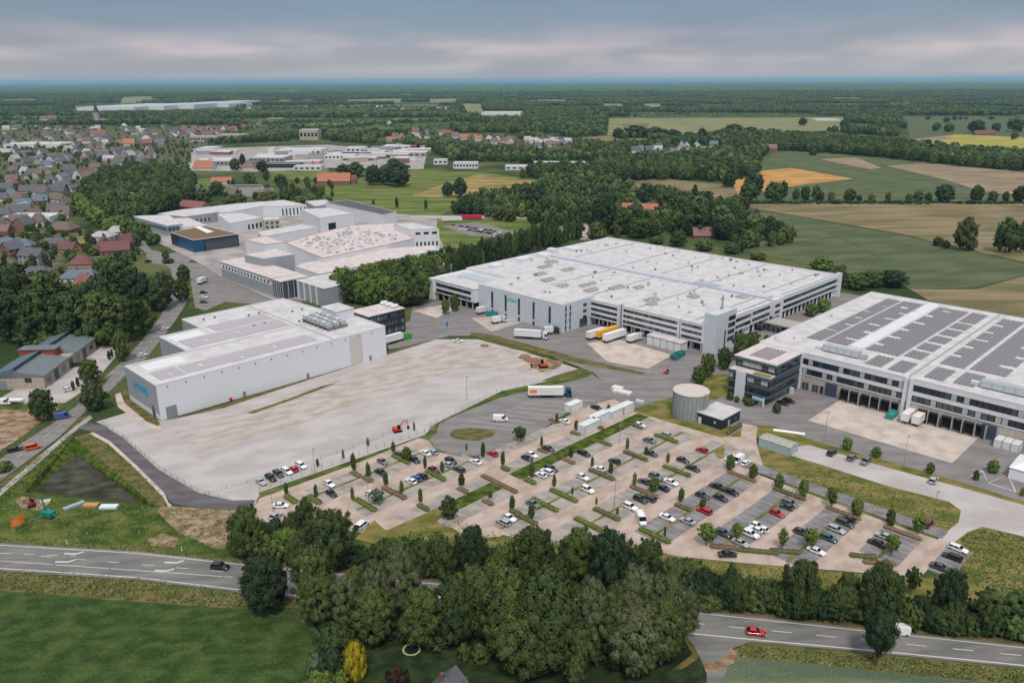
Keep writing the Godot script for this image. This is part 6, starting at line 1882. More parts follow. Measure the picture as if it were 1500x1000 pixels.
	for a in [[-172, -1418, -128, -1402, 18, 5], [-428, -1142, -412, -1147, 20, 6], [-257, -1336, -230, -1322, 18, 5], [-374, -1287, -350, -1294, 23, 7], [-373, -1371, -337, -1371, 20, 6], [-253, -1287, -213, -1286, 32, 4], [-518, -1353, -498, -1359, 23, 4], [-199, -1390, -180, -1404, 28, 4], [-177, -1329, -132, -1337, 32, 5], [-382, -1314, -357, -1316, 23, 6], [-178, -1199, -141, -1198, 16, 6], [-319, -1264, -278, -1269, 14, 4], [-164, -1161, -146, -1158, 31, 7], [-307, -1225, -278, -1222, 23, 4], [-217, -1248, -179, -1242, 26, 6], [-432, -1156, -395, -1158, 26, 7], [-242, -1248, -216, -1239, 31, 4], [-200, -1418, -159, -1412, 32, 6], [-509, -1313, -478, -1317, 18, 6], [-289, -1277, -273, -1271, 20, 6], [-498, -1341, -448, -1324, 28, 4], [-313, -1120, -277, -1128, 20, 6], [-233, -1260, -203, -1262, 29, 4], [-446, -1148, -425, -1140, 27, 7], [-288, -1262, -250, -1263, 33, 6], [-260, -1240, -214, -1236, 30, 7], [-233, -1168, -208, -1179, 20, 7], [-234, -1313, -210, -1300, 27, 7], [-238, -1392, -198, -1382, 15, 5], [-186, -1287, -166, -1291, 26, 5], [-190, -1308, -168, -1311, 25, 5], [-308, -1231, -279, -1231, 17, 7], [-482, -1304, -450, -1298, 33, 5], [-331, -1255, -294, -1249, 33, 4], [-282, -1286, -264, -1274, 25, 7], [-393, -1242, -367, -1250, 33, 4], [-326, -1232, -280, -1230, 18, 7], [-379, -1152, -349, -1147, 27, 4], [-337, -1124, -309, -1113, 19, 5], [-353, -1289, -317, -1295, 25, 5]]:
		o = roof_block("trading_unit", "", "building", xz([a[0], a[1], a[2], a[3], a[2] - 3, a[3] - a[4], a[0] - 3, a[1] - a[4]]), a[5], um[(ui * 7) % 5], um[5 + (ui * 5) % 3], "buildings of the trading estate")
		ui += 1
		wait(o, "flat roofed unit", "in the trading estate")
	o = roof_block("far_factory", "westmost white roof of the very long far factory", "factory", xz([-1762.7, -3362.5, -1646.9, -3351.9, -1596, -3909.6, -1711.9, -3920.2]), 14, mats.white_wall, mats.roof_bright, "roofs of the very long far factory")
	o = roof_block("far_factory", "second white roof of the very long far factory", "factory", xz([-1627.8, -3312.7, -1502.8, -3301.5, -1445.3, -3938.9, -1570.4, -3950.2]), 15, mats.white_wall, mats.roof_bright, "roofs of the very long far factory")
	o = roof_block("far_factory", "third white roof of the very long far factory", "factory", xz([-1556.6, -3421.1, -1427.7, -3409.1, -1360.9, -4126, -1489.8, -4138]), 16, mats.white_wall, mats.roof_bright, "roofs of the very long far factory")
	o = roof_block("far_factory", "fourth white roof of the very long far factory", "factory", xz([-1480.6, -3536.7, -1347.7, -3523.8, -1278.6, -4240.5, -1411.4, -4253.3]), 18, mats.white_wall, mats.roof_bright, "roofs of the very long far factory")
	o = roof_block("far_factory", "eastmost white roof of the very long far factory", "factory", xz([-1436, -3757.1, -1272.8, -3740.4, -1246.3, -3999, -1409.5, -4015.8]), 15, mats.white_wall, mats.roof_bright, "roofs of the very long far factory")
	o = thing("church", "grey church tower with pointed spire above the town roofs", "church", Vector3(-1139.3, 0, -2272.4))
	var m := MB.new()
	m.box(Vector3(-6, 0, -6), Vector3(6, 32, 6))
	part("tower", m.mesh(), mats.concrete_wall, o)
	m = MB.new()
	m.tube(Vector3(0, 32, 0), Vector3(0, 62, 0), 7.5, 0.2, 8)
	part("spire", m.mesh(), mats.roof_dark, o)
	m = MB.new()
	m.prism(PackedVector2Array([Vector2(6.1, -8), Vector2(40, -8), Vector2(40, 8), Vector2(6.1, 8)]), 0, 14)
	part("nave", m.mesh(), mats.concrete_wall, o)
	for q in [[-5600.0, -9500.0, 12], [-4150.0, -9800.0, 60], [-4080.0, -9900.0, 25]]:
		o = thing("wind_turbine", "", "wind turbine", Vector3(q[0], 0, q[1]), 0, "wind turbines on the horizon")
		var tw := MB.new()
		tw.tube(Vector3.ZERO, Vector3(0, 110, 0), 2.2, 1.1, 8)
		part("tower", tw.mesh(), flat("turbine", px(168, 176, 184), 0.6), o)
		tw = MB.new()
		tw.box(Vector3(-1.6, 109, -5), Vector3(1.6, 112, 4))
		var nac := part("nacelle", tw.mesh(), flat("turbine", Color.WHITE), o)
		for k in 3:
			tw = MB.new()
			tw.tube(Vector3.ZERO, Vector3(0, 48, 0), 1.0, 0.3, 5)
			part("blade", tw.mesh(), flat("turbine", Color.WHITE), nac, Vector3(0, 110.5, 4.6)).rotation.z = deg_to_rad(float(q[2]) + 120 * k)
		wait(o, "white wind turbine", "on the horizon")

func small_site_things() -> void:
	# workshop range at the left, with offset single pitch roofs
	var o := workshop()
	# silo tank
	o = thing("tank_silo", "round grey concrete water tank with flat pale lid", "water tank", st(-138.2, 226.4))
	var b := MB.new()
	b.tube(Vector3.ZERO, Vector3(0, 9.2, 0), 5.9, 6.1, 40, false)
	part("tank_wall", b.mesh(), clad("tank_wall", px(146, 156, 156), 6.0, 0.84), o)
	for i in 26:
		b = MB.new()
		var th := TAU * i / 26
		b.box(Vector3(6.0, 0.1, -0.06), Vector3(6.16, 8.9, 0.06))
		part("seam_rib", b.mesh(), flat("rib_grey", px(136, 146, 148), 0.7), o).rotation.y = th
	b = MB.new()
	b.tube(Vector3(0, 9.2, 0), Vector3(0, 9.5, 0), 6.3, 6.3, 40, true)
	part("lid", b.mesh(), clad("tank_lid", px(200, 188, 182), 5.0, 0.92), o)
	b = MB.new()
	for s in [-0.25, 0.25]:
		b.tube(Vector3(s, 0, 6.35), Vector3(s, 10.2, 6.35), 0.05, 0.05, 5)
	for i in 24:
		b.tube(Vector3(-0.25, 0.4 + i * 0.4, 6.35), Vector3(0.25, 0.4 + i * 0.4, 6.35), 0.03, 0.03, 4)
	part("ladder", b.mesh(), flat("galvanised", px(150, 154, 156), 0.5, 0.4), o).rotation.y = 0.6
	var c := Vector2(-133, 223)
	o = site_thing("pump_house", "low dark pump house with pale flat roof beside the tank", "pump house", c)
	sbox("wall", o, c, mats.dark_cladding, -133, -123.6, 0, 3.7, 223, 235)
	sbox("roof", o, c, mats.roof_white, -133.3, -123.3, 3.7, 4.0, 222.7, 235.3)
	sbox("door", o, c, mats.white_wall, -132.6, -131.4, 0, 2.3, 222.9, 222.98)
	sbox("door", o, c, mats.blind, -123.58, -123.5, 0, 2.3, 227, 228.2)
	sbox("round_vent", o, c, mats.unit_grey, -126.6, -125.8, 1.6, 2.4, 222.85, 222.98)
	sbox("window", o, c, mats.glass_mid, -123.58, -123.5, 1.2, 2.2, 231, 232.6)
	o = container("office_container", "long pale blue container hut beside the gravel drive", "container", -103.2, 223, 10.6, 5.2, 2.9, -45, px(158, 176, 180))
	b = MB.new()
	b.hexa([Vector3(-5.4, 2.96, -2.7), Vector3(5.4, 2.96, -2.7), Vector3(5.4, 2.96, 0), Vector3(-5.4, 2.96, 0)], [Vector3(-5.4, 3.0, -2.7), Vector3(5.4, 3.0, -2.7), Vector3(5.4, 3.5, 0), Vector3(-5.4, 3.5, 0)])
	b.hexa([Vector3(-5.4, 2.96, 0), Vector3(5.4, 2.96, 0), Vector3(5.4, 2.96, 2.7), Vector3(-5.4, 2.96, 2.7)], [Vector3(-5.4, 3.5, 0), Vector3(5.4, 3.5, 0), Vector3(5.4, 3.0, 2.7), Vector3(-5.4, 3.0, 2.7)])
	part("roof", b.mesh(), mats.concrete_wall, o)
	container("office_container", "nearest white site container with small windows at the ditch", "container", -155.6, 192.3, 8.4, 3.2, 2.9, 45, px(205, 208, 210), "white site containers along the ditch")
	container("office_container", "white site container behind the nearest one", "container", -157.6, 199.6, 8.4, 3.2, 2.9, 45, px(205, 208, 212), "white site containers along the ditch")
	container("office_container", "white site container with an orange stripe", "container", -156.6, 206.9, 6.0, 3.2, 2.9, 45, px(206, 208, 212), "white site containers along the ditch")
	o = container("office_container", "last white site container towards the tank", "container", -156.4, 213.2, 6.4, 3.2, 2.9, 45, px(208, 210, 212), "white site containers along the ditch")
	b = MB.new()
	b.box(Vector3(-3.25, 0.2, 1.62), Vector3(-2.7, 2.6, 1.7))
	part("stripe", b.mesh(), flat("stripe_orange", px(220, 140, 50)), o)
	container("office_container", "single white site container at the fence", "container", -170.4, 201.4, 6.4, 3.2, 2.9, 45, px(208, 212, 214))
	# dock tents before the big warehouse offices
	c = Vector2(-196, 281)
	o = site_thing("white_shelter", "row of white storage sheds below the office band", "shed", c)
	for i in 5:
		sbox("bay", o, c, clad("shed_white", px(206, 204, 202), 6.0, 0.9), -196 + i * 3.6, -196 + i * 3.6 + 3.4, 0, 4.2, 281, 286)
		sbox("bay_door", o, c, mats.white_wall, -195.7 + i * 3.6, -195.7 + i * 3.6 + 2.8, 0.1, 3.6, 280.86, 280.98)
	sbox("roof", o, c, mats.roof_pink, -196.2, -177.9, 4.2, 4.45, 280.7, 286.2)
	# marquee at the right edge
	c = Vector2(-45.5, 254)
	o = site_thing("marquee", "white marquee cut by the right edge of the yard", "tent", c)
	sbox("wall", o, c, flat("canvas", px(224, 226, 230), 0.7), -45.5, -30, 0, 3.6, 252.4, 264)
	b = MB.new()
	b.hexa([Vector3(-0.3, 3.6, -10.3), Vector3(15.8, 3.6, -10.3), Vector3(15.8, 3.6, 1.9), Vector3(-0.3, 3.6, 1.9)], [Vector3(4, 5.6, -6), Vector3(11.5, 5.6, -6), Vector3(11.5, 5.6, -2.4), Vector3(4, 5.6, -2.4)])
	part("roof", b.mesh(), flat("canvas", Color.WHITE), o)

	container("roll_container", "first white swap box against the solar warehouse wall", "container", -53.8, 275.0, 4.6, 2.3, 2.8, 45, px(206, 208, 212), "white swap boxes at the wall")
	container("roll_container", "second white swap box against the solar warehouse wall", "container", -51.4, 275.0, 4.6, 2.3, 2.8, 45, px(206, 208, 212), "white swap boxes at the wall")
	container("roll_container", "third white swap box against the solar warehouse wall", "container", -49.0, 275.0, 4.6, 2.3, 2.8, 45, px(206, 208, 212), "white swap boxes at the wall")
	skip("teal skip container at the loading dock of the solar warehouse", 131.9, -254.8, 47, 5.5, px(60, 150, 140))
	skip("teal skip container left of the white box van", -10.2, -382.1, -15, 6, px(52, 130, 130))
	skip("teal skip container nearest the tower", 69.1, -316.8, 40, 5, px(50, 118, 120))
	skip("second teal skip container beside the tower", 71.5, -320.2, 40, 5, px(50, 118, 120))
	skip("teal skip under the office wing", -40.5, -416.6, -40, 5, px(40, 96, 110))
	skip("teal compactor container by the tall front", -5.9, -390.7, -40, 6, px(46, 120, 124))
	skip("green skip container behind the dark office dock", -48.2, -345.0, 45, 5, px(64, 150, 62))
	excavator("orange crawler excavator digging in brown earth", 12.8, -307.2, 185, 1.0, px(190, 96, 48))
	excavator("red mini excavator at the gravel yard edge", -38.6, -244.8, 25, 0.8, px(200, 60, 44))
	excavator("small orange loader on the works road", 61.8, -299.6, 60, 0.55, px(196, 74, 44))
	excavator("dark red excavator beside the basin", -133.5, -195.9, 120, 0.62, px(110, 36, 44))
	o = thing("teal_drilling_rig", "teal drilling rig with raised arm beside the basin", "drilling rig", Vector3(-126.3, 0.05, -190.4), -20)
	b = MB.new()
	b.box(Vector3(-0.5, 0.5, -0.9), Vector3(2.6, 1.9, 0.9))
	part("tank_body", b.mesh(), flat("rig_teal", px(24, 122, 112), 0.5), o)
	b = MB.new()
	b.tube(Vector3(-1.5, 0, -2.6), Vector3(0.6, 1.4, 0), 0.18, 0.18, 6)
	b.tube(Vector3(-1.5, 0, 2.2), Vector3(0.6, 1.4, 0), 0.18, 0.18, 6)
	b.tube(Vector3(4.4, 0.3, 0), Vector3(2.4, 1.4, 0), 0.18, 0.18, 6)
	part("outrigger", b.mesh(), flat("rig_teal", Color.WHITE), o)
	b = MB.new()
	b.tube(Vector3(0, 1.6, 0), Vector3(-0.6, 6.2, 0), 0.28, 0.2, 6)
	part("mast", b.mesh(), flat("rig_teal", Color.WHITE), o)
	wheels(o, [0.2, 2.0], 0.9)
	o = thing("material_stack", "long grey steel trough lying beside the basin", "building material", Vector3(-121.7, 0.03, -195.8), 50)
	b = MB.new()
	for i in 3:
		b.box(Vector3(-2.70, i * 0.22, -0.75), Vector3(2.70, i * 0.22 + 0.19, 0.75))
	part("layers", b.mesh(), flat("stack150_160_168", px(150, 160, 168), 0.6), o)
	o = thing("material_stack", "flat white sheet stack on the grass by the basin", "building material", Vector3(-111.7, 0.03, -195.2), 0)
	b = MB.new()
	for i in 3:
		b.box(Vector3(-2.40, i * 0.22, -1.00), Vector3(2.40, i * 0.22 + 0.19, 1.00))
	part("layers", b.mesh(), flat("stack206_216_222", px(206, 216, 222), 0.6), o)
	o = thing("material_stack", "low tan timber stack by the basin", "building material", Vector3(-117.1, 0.03, -196.1), 0)
	b = MB.new()
	for i in 3:
		b.box(Vector3(-2.00, i * 0.22, -0.90), Vector3(2.00, i * 0.22 + 0.19, 0.90))
	part("layers", b.mesh(), flat("stack180_140_96", px(180, 140, 96), 0.6), o)
	o = thing("material_stack", "small pale heap bag at the basin edge", "building material", Vector3(-130.8, 0.03, -198.1), 20)
	b = MB.new()
	for i in 3:
		b.box(Vector3(-1.20, i * 0.22, -0.80), Vector3(1.20, i * 0.22 + 0.19, 0.80))
	part("layers", b.mesh(), flat("stack196_180_172", px(196, 180, 172), 0.6), o)
	o = thing("direction_sign", "orange direction sign on two posts beside the main road", "road sign", Vector3(-130.0, 0, -183.8), 62)
	b = MB.new()
	for s in [-0.8, 0.8]:
		b.tube(Vector3(s, 0, 0), Vector3(s, 3.6, 0), 0.07, 0.07, 6)
	part("post", b.mesh(), flat("galvanised", Color.GRAY), o)
	b = MB.new()
	b.box(Vector3(-1.7, 1.4, 0.05), Vector3(1.7, 3.7, 0.15))
	part("panel", b.mesh(), flat("sign_orange", px(226, 112, 32), 0.5), o)
	b = MB.new()
	for i in 3:
		b.box(Vector3(-1.3, 1.75 + i * 0.6, 0.15), Vector3(0.9 - i * 0.3, 1.95 + i * 0.6, 0.17))
	part("faded_lines", b.mesh(), flat("sign_pale_line", px(236, 190, 140)), o)
	o = thing("marker_post", "", "marker post", Vector3(-113.8, 0, -177.2), 0, "white marker posts along the main road")
	b = MB.new()
	b.box(Vector3(-0.1, 0, -0.06), Vector3(0.1, 1.15, 0.06))
	var mp0 := part("shaft", b.mesh(), flat("marker_white", px(226, 224, 220)), o)
	b = MB.new()
	b.box(Vector3(-0.105, 0.75, -0.065), Vector3(0.105, 0.95, 0.065))
	part("black_band", b.mesh(), flat("dark_band", px(40, 40, 42)), mp0)
	wait(o, "white marker post", "along the main road")
	o = thing("marker_post", "", "marker post", Vector3(-83.1, 0, -173.7), 0, "white marker posts along the main road")
	b = MB.new()
	b.box(Vector3(-0.1, 0, -0.06), Vector3(0.1, 1.15, 0.06))
	var mp1 := part("shaft", b.mesh(), flat("marker_white", px(226, 224, 220)), o)
	b = MB.new()
	b.box(Vector3(-0.105, 0.75, -0.065), Vector3(0.105, 0.95, 0.065))
	part("black_band", b.mesh(), flat("dark_band", px(40, 40, 42)), mp1)
	wait(o, "white marker post", "along the main road")
	o = thing("marker_post", "", "marker post", Vector3(71.9, 0, -145.1), 0, "white marker posts along the main road")
	b = MB.new()
	b.box(Vector3(-0.1, 0, -0.06), Vector3(0.1, 1.15, 0.06))
	var mp2 := part("shaft", b.mesh(), flat("marker_white", px(226, 224, 220)), o)
	b = MB.new()
	b.box(Vector3(-0.105, 0.75, -0.065), Vector3(0.105, 0.95, 0.065))
	part("black_band", b.mesh(), flat("dark_band", px(40, 40, 42)), mp2)
	wait(o, "white marker post", "along the main road")
	o = thing("trampoline", "round garden trampoline with green rim on the dark lawn", "trampoline", Vector3(-20.9, 0.03, -136.2))
	b = MB.new()
	b.tube(Vector3(0, 0.62, 0), Vector3(0, 0.64, 0), 1.5, 1.5, 28)
	part("jumping_mat", b.mesh(), flat("mat_black", px(22, 24, 30)), o)
	b = MB.new()
	for i in 28:
		var t0 := TAU * i / 28
		var t1 := TAU * (i + 1) / 28
		b.quad(Vector3(cos(t0), 0.33, sin(t0)) * Vector3(1.5, 2, 1.5), Vector3(cos(t1), 0.33, sin(t1)) * Vector3(1.5, 2, 1.5), Vector3(cos(t1), 0.34, sin(t1)) * Vector3(1.95, 2, 1.95), Vector3(cos(t0), 0.34, sin(t0)) * Vector3(1.95, 2, 1.95))
		b.quad(Vector3(cos(t1), 0.3, sin(t1)) * Vector3(1.95, 2, 1.95), Vector3(cos(t0), 0.3, sin(t0)) * Vector3(1.95, 2, 1.95), Vector3(cos(t0), 0.34, sin(t0)) * Vector3(1.95, 2, 1.95), Vector3(cos(t1), 0.34, sin(t1)) * Vector3(1.95, 2, 1.95))
	part("rim_pad", b.mesh(), flat("pad_green", px(142, 172, 116)), o)
	for i in 6:
		b = MB.new()
		b.tube(Vector3(1.8, 0, 0), Vector3(1.8, 0.62, 0), 0.05, 0.05, 5)
		part("leg", b.mesh(), flat("galvanised", Color.GRAY), o).rotation.y = i * 1.047
	o = thing("sign_pylon", "blue sign pylon on the works road corner", "sign", Vector3(-31.0, 0, -363.8), 20)
	b = MB.new()
	b.box(Vector3(-0.5, 0.3, -0.2), Vector3(0.5, 2.8, 0.2))
	part("panel", b.mesh(), flat("sign_blue", px(50, 120, 176), 0.5), o)
	b = MB.new()
	b.box(Vector3(-0.8, 0, -0.4), Vector3(0.8, 0.3, 0.4))
	part("plinth", b.mesh(), mats.concrete_wall, o)
	o = thing("pipe_stack", "long white pipe lying on the verge by the container hut", "pipe", Vector3(92.3, 0.05, -242.7), -20)
	b = MB.new()
	for i in 3:
		b.tube(Vector3(-5, 0.3, -0.5 + i * 0.5), Vector3(5, 0.3, -0.5 + i * 0.5), 0.26, 0.26, 10)
	part("pipe", b.mesh(), flat("pipe_white", px(226, 224, 222), 0.6), o)
	o = thing("pallet_stack", "pile of pale slabs behind the containers", "pallets", Vector3(41.5, 0.03, -278.5), -35)
	b = MB.new()
	for i in 4:
		for k in 2:
			b.box(Vector3(-3.50 + i * 1.75, k * 0.5, -1.50), Vector3(-1.90 + i * 1.75, k * 0.5 + 0.46, 1.50))
	part("layers", b.mesh(), flat("pallet0", px(214, 210, 208), 0.7), o)
	o = thing("pallet_stack", "white wrapped pallets beside the pale slabs", "pallets", Vector3(40.2, 0.03, -282.7), -35)
	b = MB.new()
	for i in 4:
		for k in 2:
			b.box(Vector3(-2.00 + i * 1.00, k * 0.5, -1.50), Vector3(-1.15 + i * 1.00, k * 0.5 + 0.46, 1.50))
	part("layers", b.mesh(), flat("pallet1", px(216, 216, 216), 0.7), o)
	o = thing("pallet_stack", "pale pallet near the tank path", "pallets", Vector3(46.7, 0.03, -269.1), -35)
	b = MB.new()
	for i in 4:
		for k in 2:
			b.box(Vector3(-1.50 + i * 0.75, k * 0.5, -0.75), Vector3(-0.90 + i * 0.75, k * 0.5 + 0.46, 0.75))
	part("layers", b.mesh(), flat("pallet2", px(206, 204, 204), 0.7), o)
	b = MB.new()
	rng.seed = 20
	b.blob(Vector3.ZERO, Vector3(2.6, 1.4, 2.08), 12, 6, 0.16, rng)
	o = thing("earth_heap", "brown spoil heap left of the excavator", "heap", Vector3(5.2, 0.0, -319.2))
	part("heap", b.mesh(), clad("heap_earth", px(142, 112, 88), 4.0, 0.7), o)
	b = MB.new()
	rng.seed = 21
	b.blob(Vector3.ZERO, Vector3(3.2, 1.2, 2.5600000000000005), 12, 6, 0.16, rng)
	o = thing("earth_heap", "larger brown spoil heap beside the excavator", "heap", Vector3(8.0, 0.0, -315.7))
	part("heap", b.mesh(), clad("heap_earth", px(142, 112, 88), 4.0, 0.7), o)
	b = MB.new()
	rng.seed = 22
	b.blob(Vector3.ZERO, Vector3(2.6, 1.0, 2.08), 12, 6, 0.16, rng)
	o = thing("earth_heap", "grey rubble heap right of the excavator", "heap", Vector3(18.8, 0.0, -313.0))
	part("heap", b.mesh(), clad("heap_earth", px(142, 112, 88), 4.0, 0.7), o)
	b = MB.new()
	rng.seed = 23
	b.blob(Vector3.ZERO, Vector3(2.0, 0.9, 1.6), 12, 6, 0.16, rng)
	o = thing("earth_heap", "small spoil heap at the end of the yard", "heap", Vector3(-12.1, 0.0, -334.9))
	part("heap", b.mesh(), clad("heap_earth", px(142, 112, 88), 4.0, 0.7), o)
	wire_fence("grey wire fence along the verge between gravel yard and car park", xz([-72.8, -204.3, -52.9, -222.3, -29.4, -244.2, -25.9, -251.4, -3.9, -281, 13.3, -290.9, 30.8, -301.4]), 3.2, 1.9)
	wire_fence("grey wire fence round the near end of the lorry loop", xz([-28.5, -240.4, -25.6, -232.7, -18.9, -225.8, -10.8, -224.8, -2.7, -229.5, 4.3, -236]), 2.6, 1.9)
	wire_fence("low wire fence along the dark lane", xz([-140.8, -251.2, -129.1, -241.2, -107.8, -218.6, -90.2, -203.7, -79.7, -199.3]), 3.5, 1.2)
	wire_fence("wire fence across the gravel yard", xz([-87.6, -202.1, -68.2, -216.5, -43, -240.6, -33.5, -256.2]), 5, 1.2)
	wire_fence("wire fence beside the tank and lorry lane", xz([14.4, -250, 24.2, -261.7, 39.5, -277.1, 47.2, -269.1, 54, -262.7]), 3, 1.8)
	lamp_post(-59.3, -214.7, 8, "on the estate")
	lamp_post(-40.1, -197.1, 8, "on the estate")
	lamp_post(-65.5, -192.5, 6.5, "on the estate")
	lamp_post(34.8, -234.8, 8, "on the estate")
	lamp_post(28.1, -194.4, 8, "on the estate")
	lamp_post(53.9, -193.5, 8, "on the estate")
	lamp_post(111.6, -186.1, 9, "on the estate")
	lamp_post(101.7, -236.3, 10, "on the estate")
	lamp_post(119.1, -218.3, 10, "on the estate")
	lamp_post(77.9, -197.1, 8, "on the estate")
	lamp_post(-16.7, -272.3, 9, "on the estate")
	lamp_post(-154.5, -385.1, 8, "on the estate")
	lamp_post(-152.6, -419.4, 8, "on the estate")


func workshop() -> Node3D:
	# two long low buildings with split single pitch roofs and a red monitor between them
	var o := thing("workshop", "pale rendered workshop with split blue grey roofs and red roof monitor at the left edge", "workshop", Vector3(-190.3, 0, -308.3), 94.4)
	var b := MB.new()
	b.box(Vector3(-23.6, 0, -10), Vector3(23.6, 5.2, 9))
	part("wall", b.mesh(), clad("render_tan", px(172, 160, 146), 9.0, 0.9), o)
	for k in [[-23.9, -2.0], [3.5, 23.9]]:
		b = MB.new()
		b.hexa([Vector3(k[0], 5.0, -1.5), Vector3(k[1], 5.0, -1.5), Vector3(k[1], 5.0, 9.6), Vector3(k[0], 5.0, 9.6)], [Vector3(k[0], 7.2, -1.5), Vector3(k[1], 7.2, -1.5), Vector3(k[1], 5.35, 9.6), Vector3(k[0], 5.35, 9.6)])
		part("front_roof", b.mesh(), clad("sheet_roof", px(112, 120, 126), 14.0, 0.9, 0.6), o)
		b = MB.new()
		b.hexa([Vector3(k[0], 5.0, -9.6), Vector3(k[1], 5.0, -9.6), Vector3(k[1], 5.0, -1.4), Vector3(k[0], 5.0, -1.4)], [Vector3(k[0], 6.2, -9.6), Vector3(k[1], 6.2, -9.6), Vector3(k[1], 8.6, -1.4), Vector3(k[0], 8.6, -1.4)])
		part("rear_roof", b.mesh(), clad("sheet_roof_blue", px(92, 112, 124), 14.0, 0.9, 0.6), o)
		b = MB.new()
		for i in int((k[1] - k[0]) / 2.4):
			b.box(Vector3(k[0] + 0.6 + i * 2.4, 7.3, -1.38), Vector3(k[0] + 2.4 + i * 2.4, 8.3, -1.3))
		part("clerestory", b.mesh(), mats.glass_dark, o)
	b = MB.new()
	b.box(Vector3(-1.9, 5.0, -10), Vector3(3.4, 8.6, 4))
	part("roof_monitor", b.mesh(), flat("monitor_red", px(150, 66, 50), 0.7), o)
	b = MB.new()
	b.box(Vector3(-2.3, 8.6, -10.4), Vector3(3.8, 8.9, 4.4))
	part("monitor_roof", b.mesh(), clad("sheet_roof", Color.WHITE, 14.0), o)
	for i in 7:
		var x := -21.5 + i * 6.4
		b = MB.new()
		b.box(Vector3(x, 0.1 if i % 2 else 1.2, 8.95), Vector3(x + 3.4, 4.2 if i % 2 else 3.4, 9.08))
		part("gate" if i % 2 else "window", b.mesh(), mats.door_blue if i % 2 else mats.glass_mid, o)
	b = MB.new()
	b.box(Vector3(-23.68, 2.6, 2.0), Vector3(-23.55, 4.4, 4.6))
	part("window", b.mesh(), mats.glass_dark, o)
	b = MB.new()
	b.box(Vector3(-23.68, 0, -8.0), Vector3(-23.55, 3.6, -5.0))
	part("gate", b.mesh(), mats.door_grey, o)
	return o



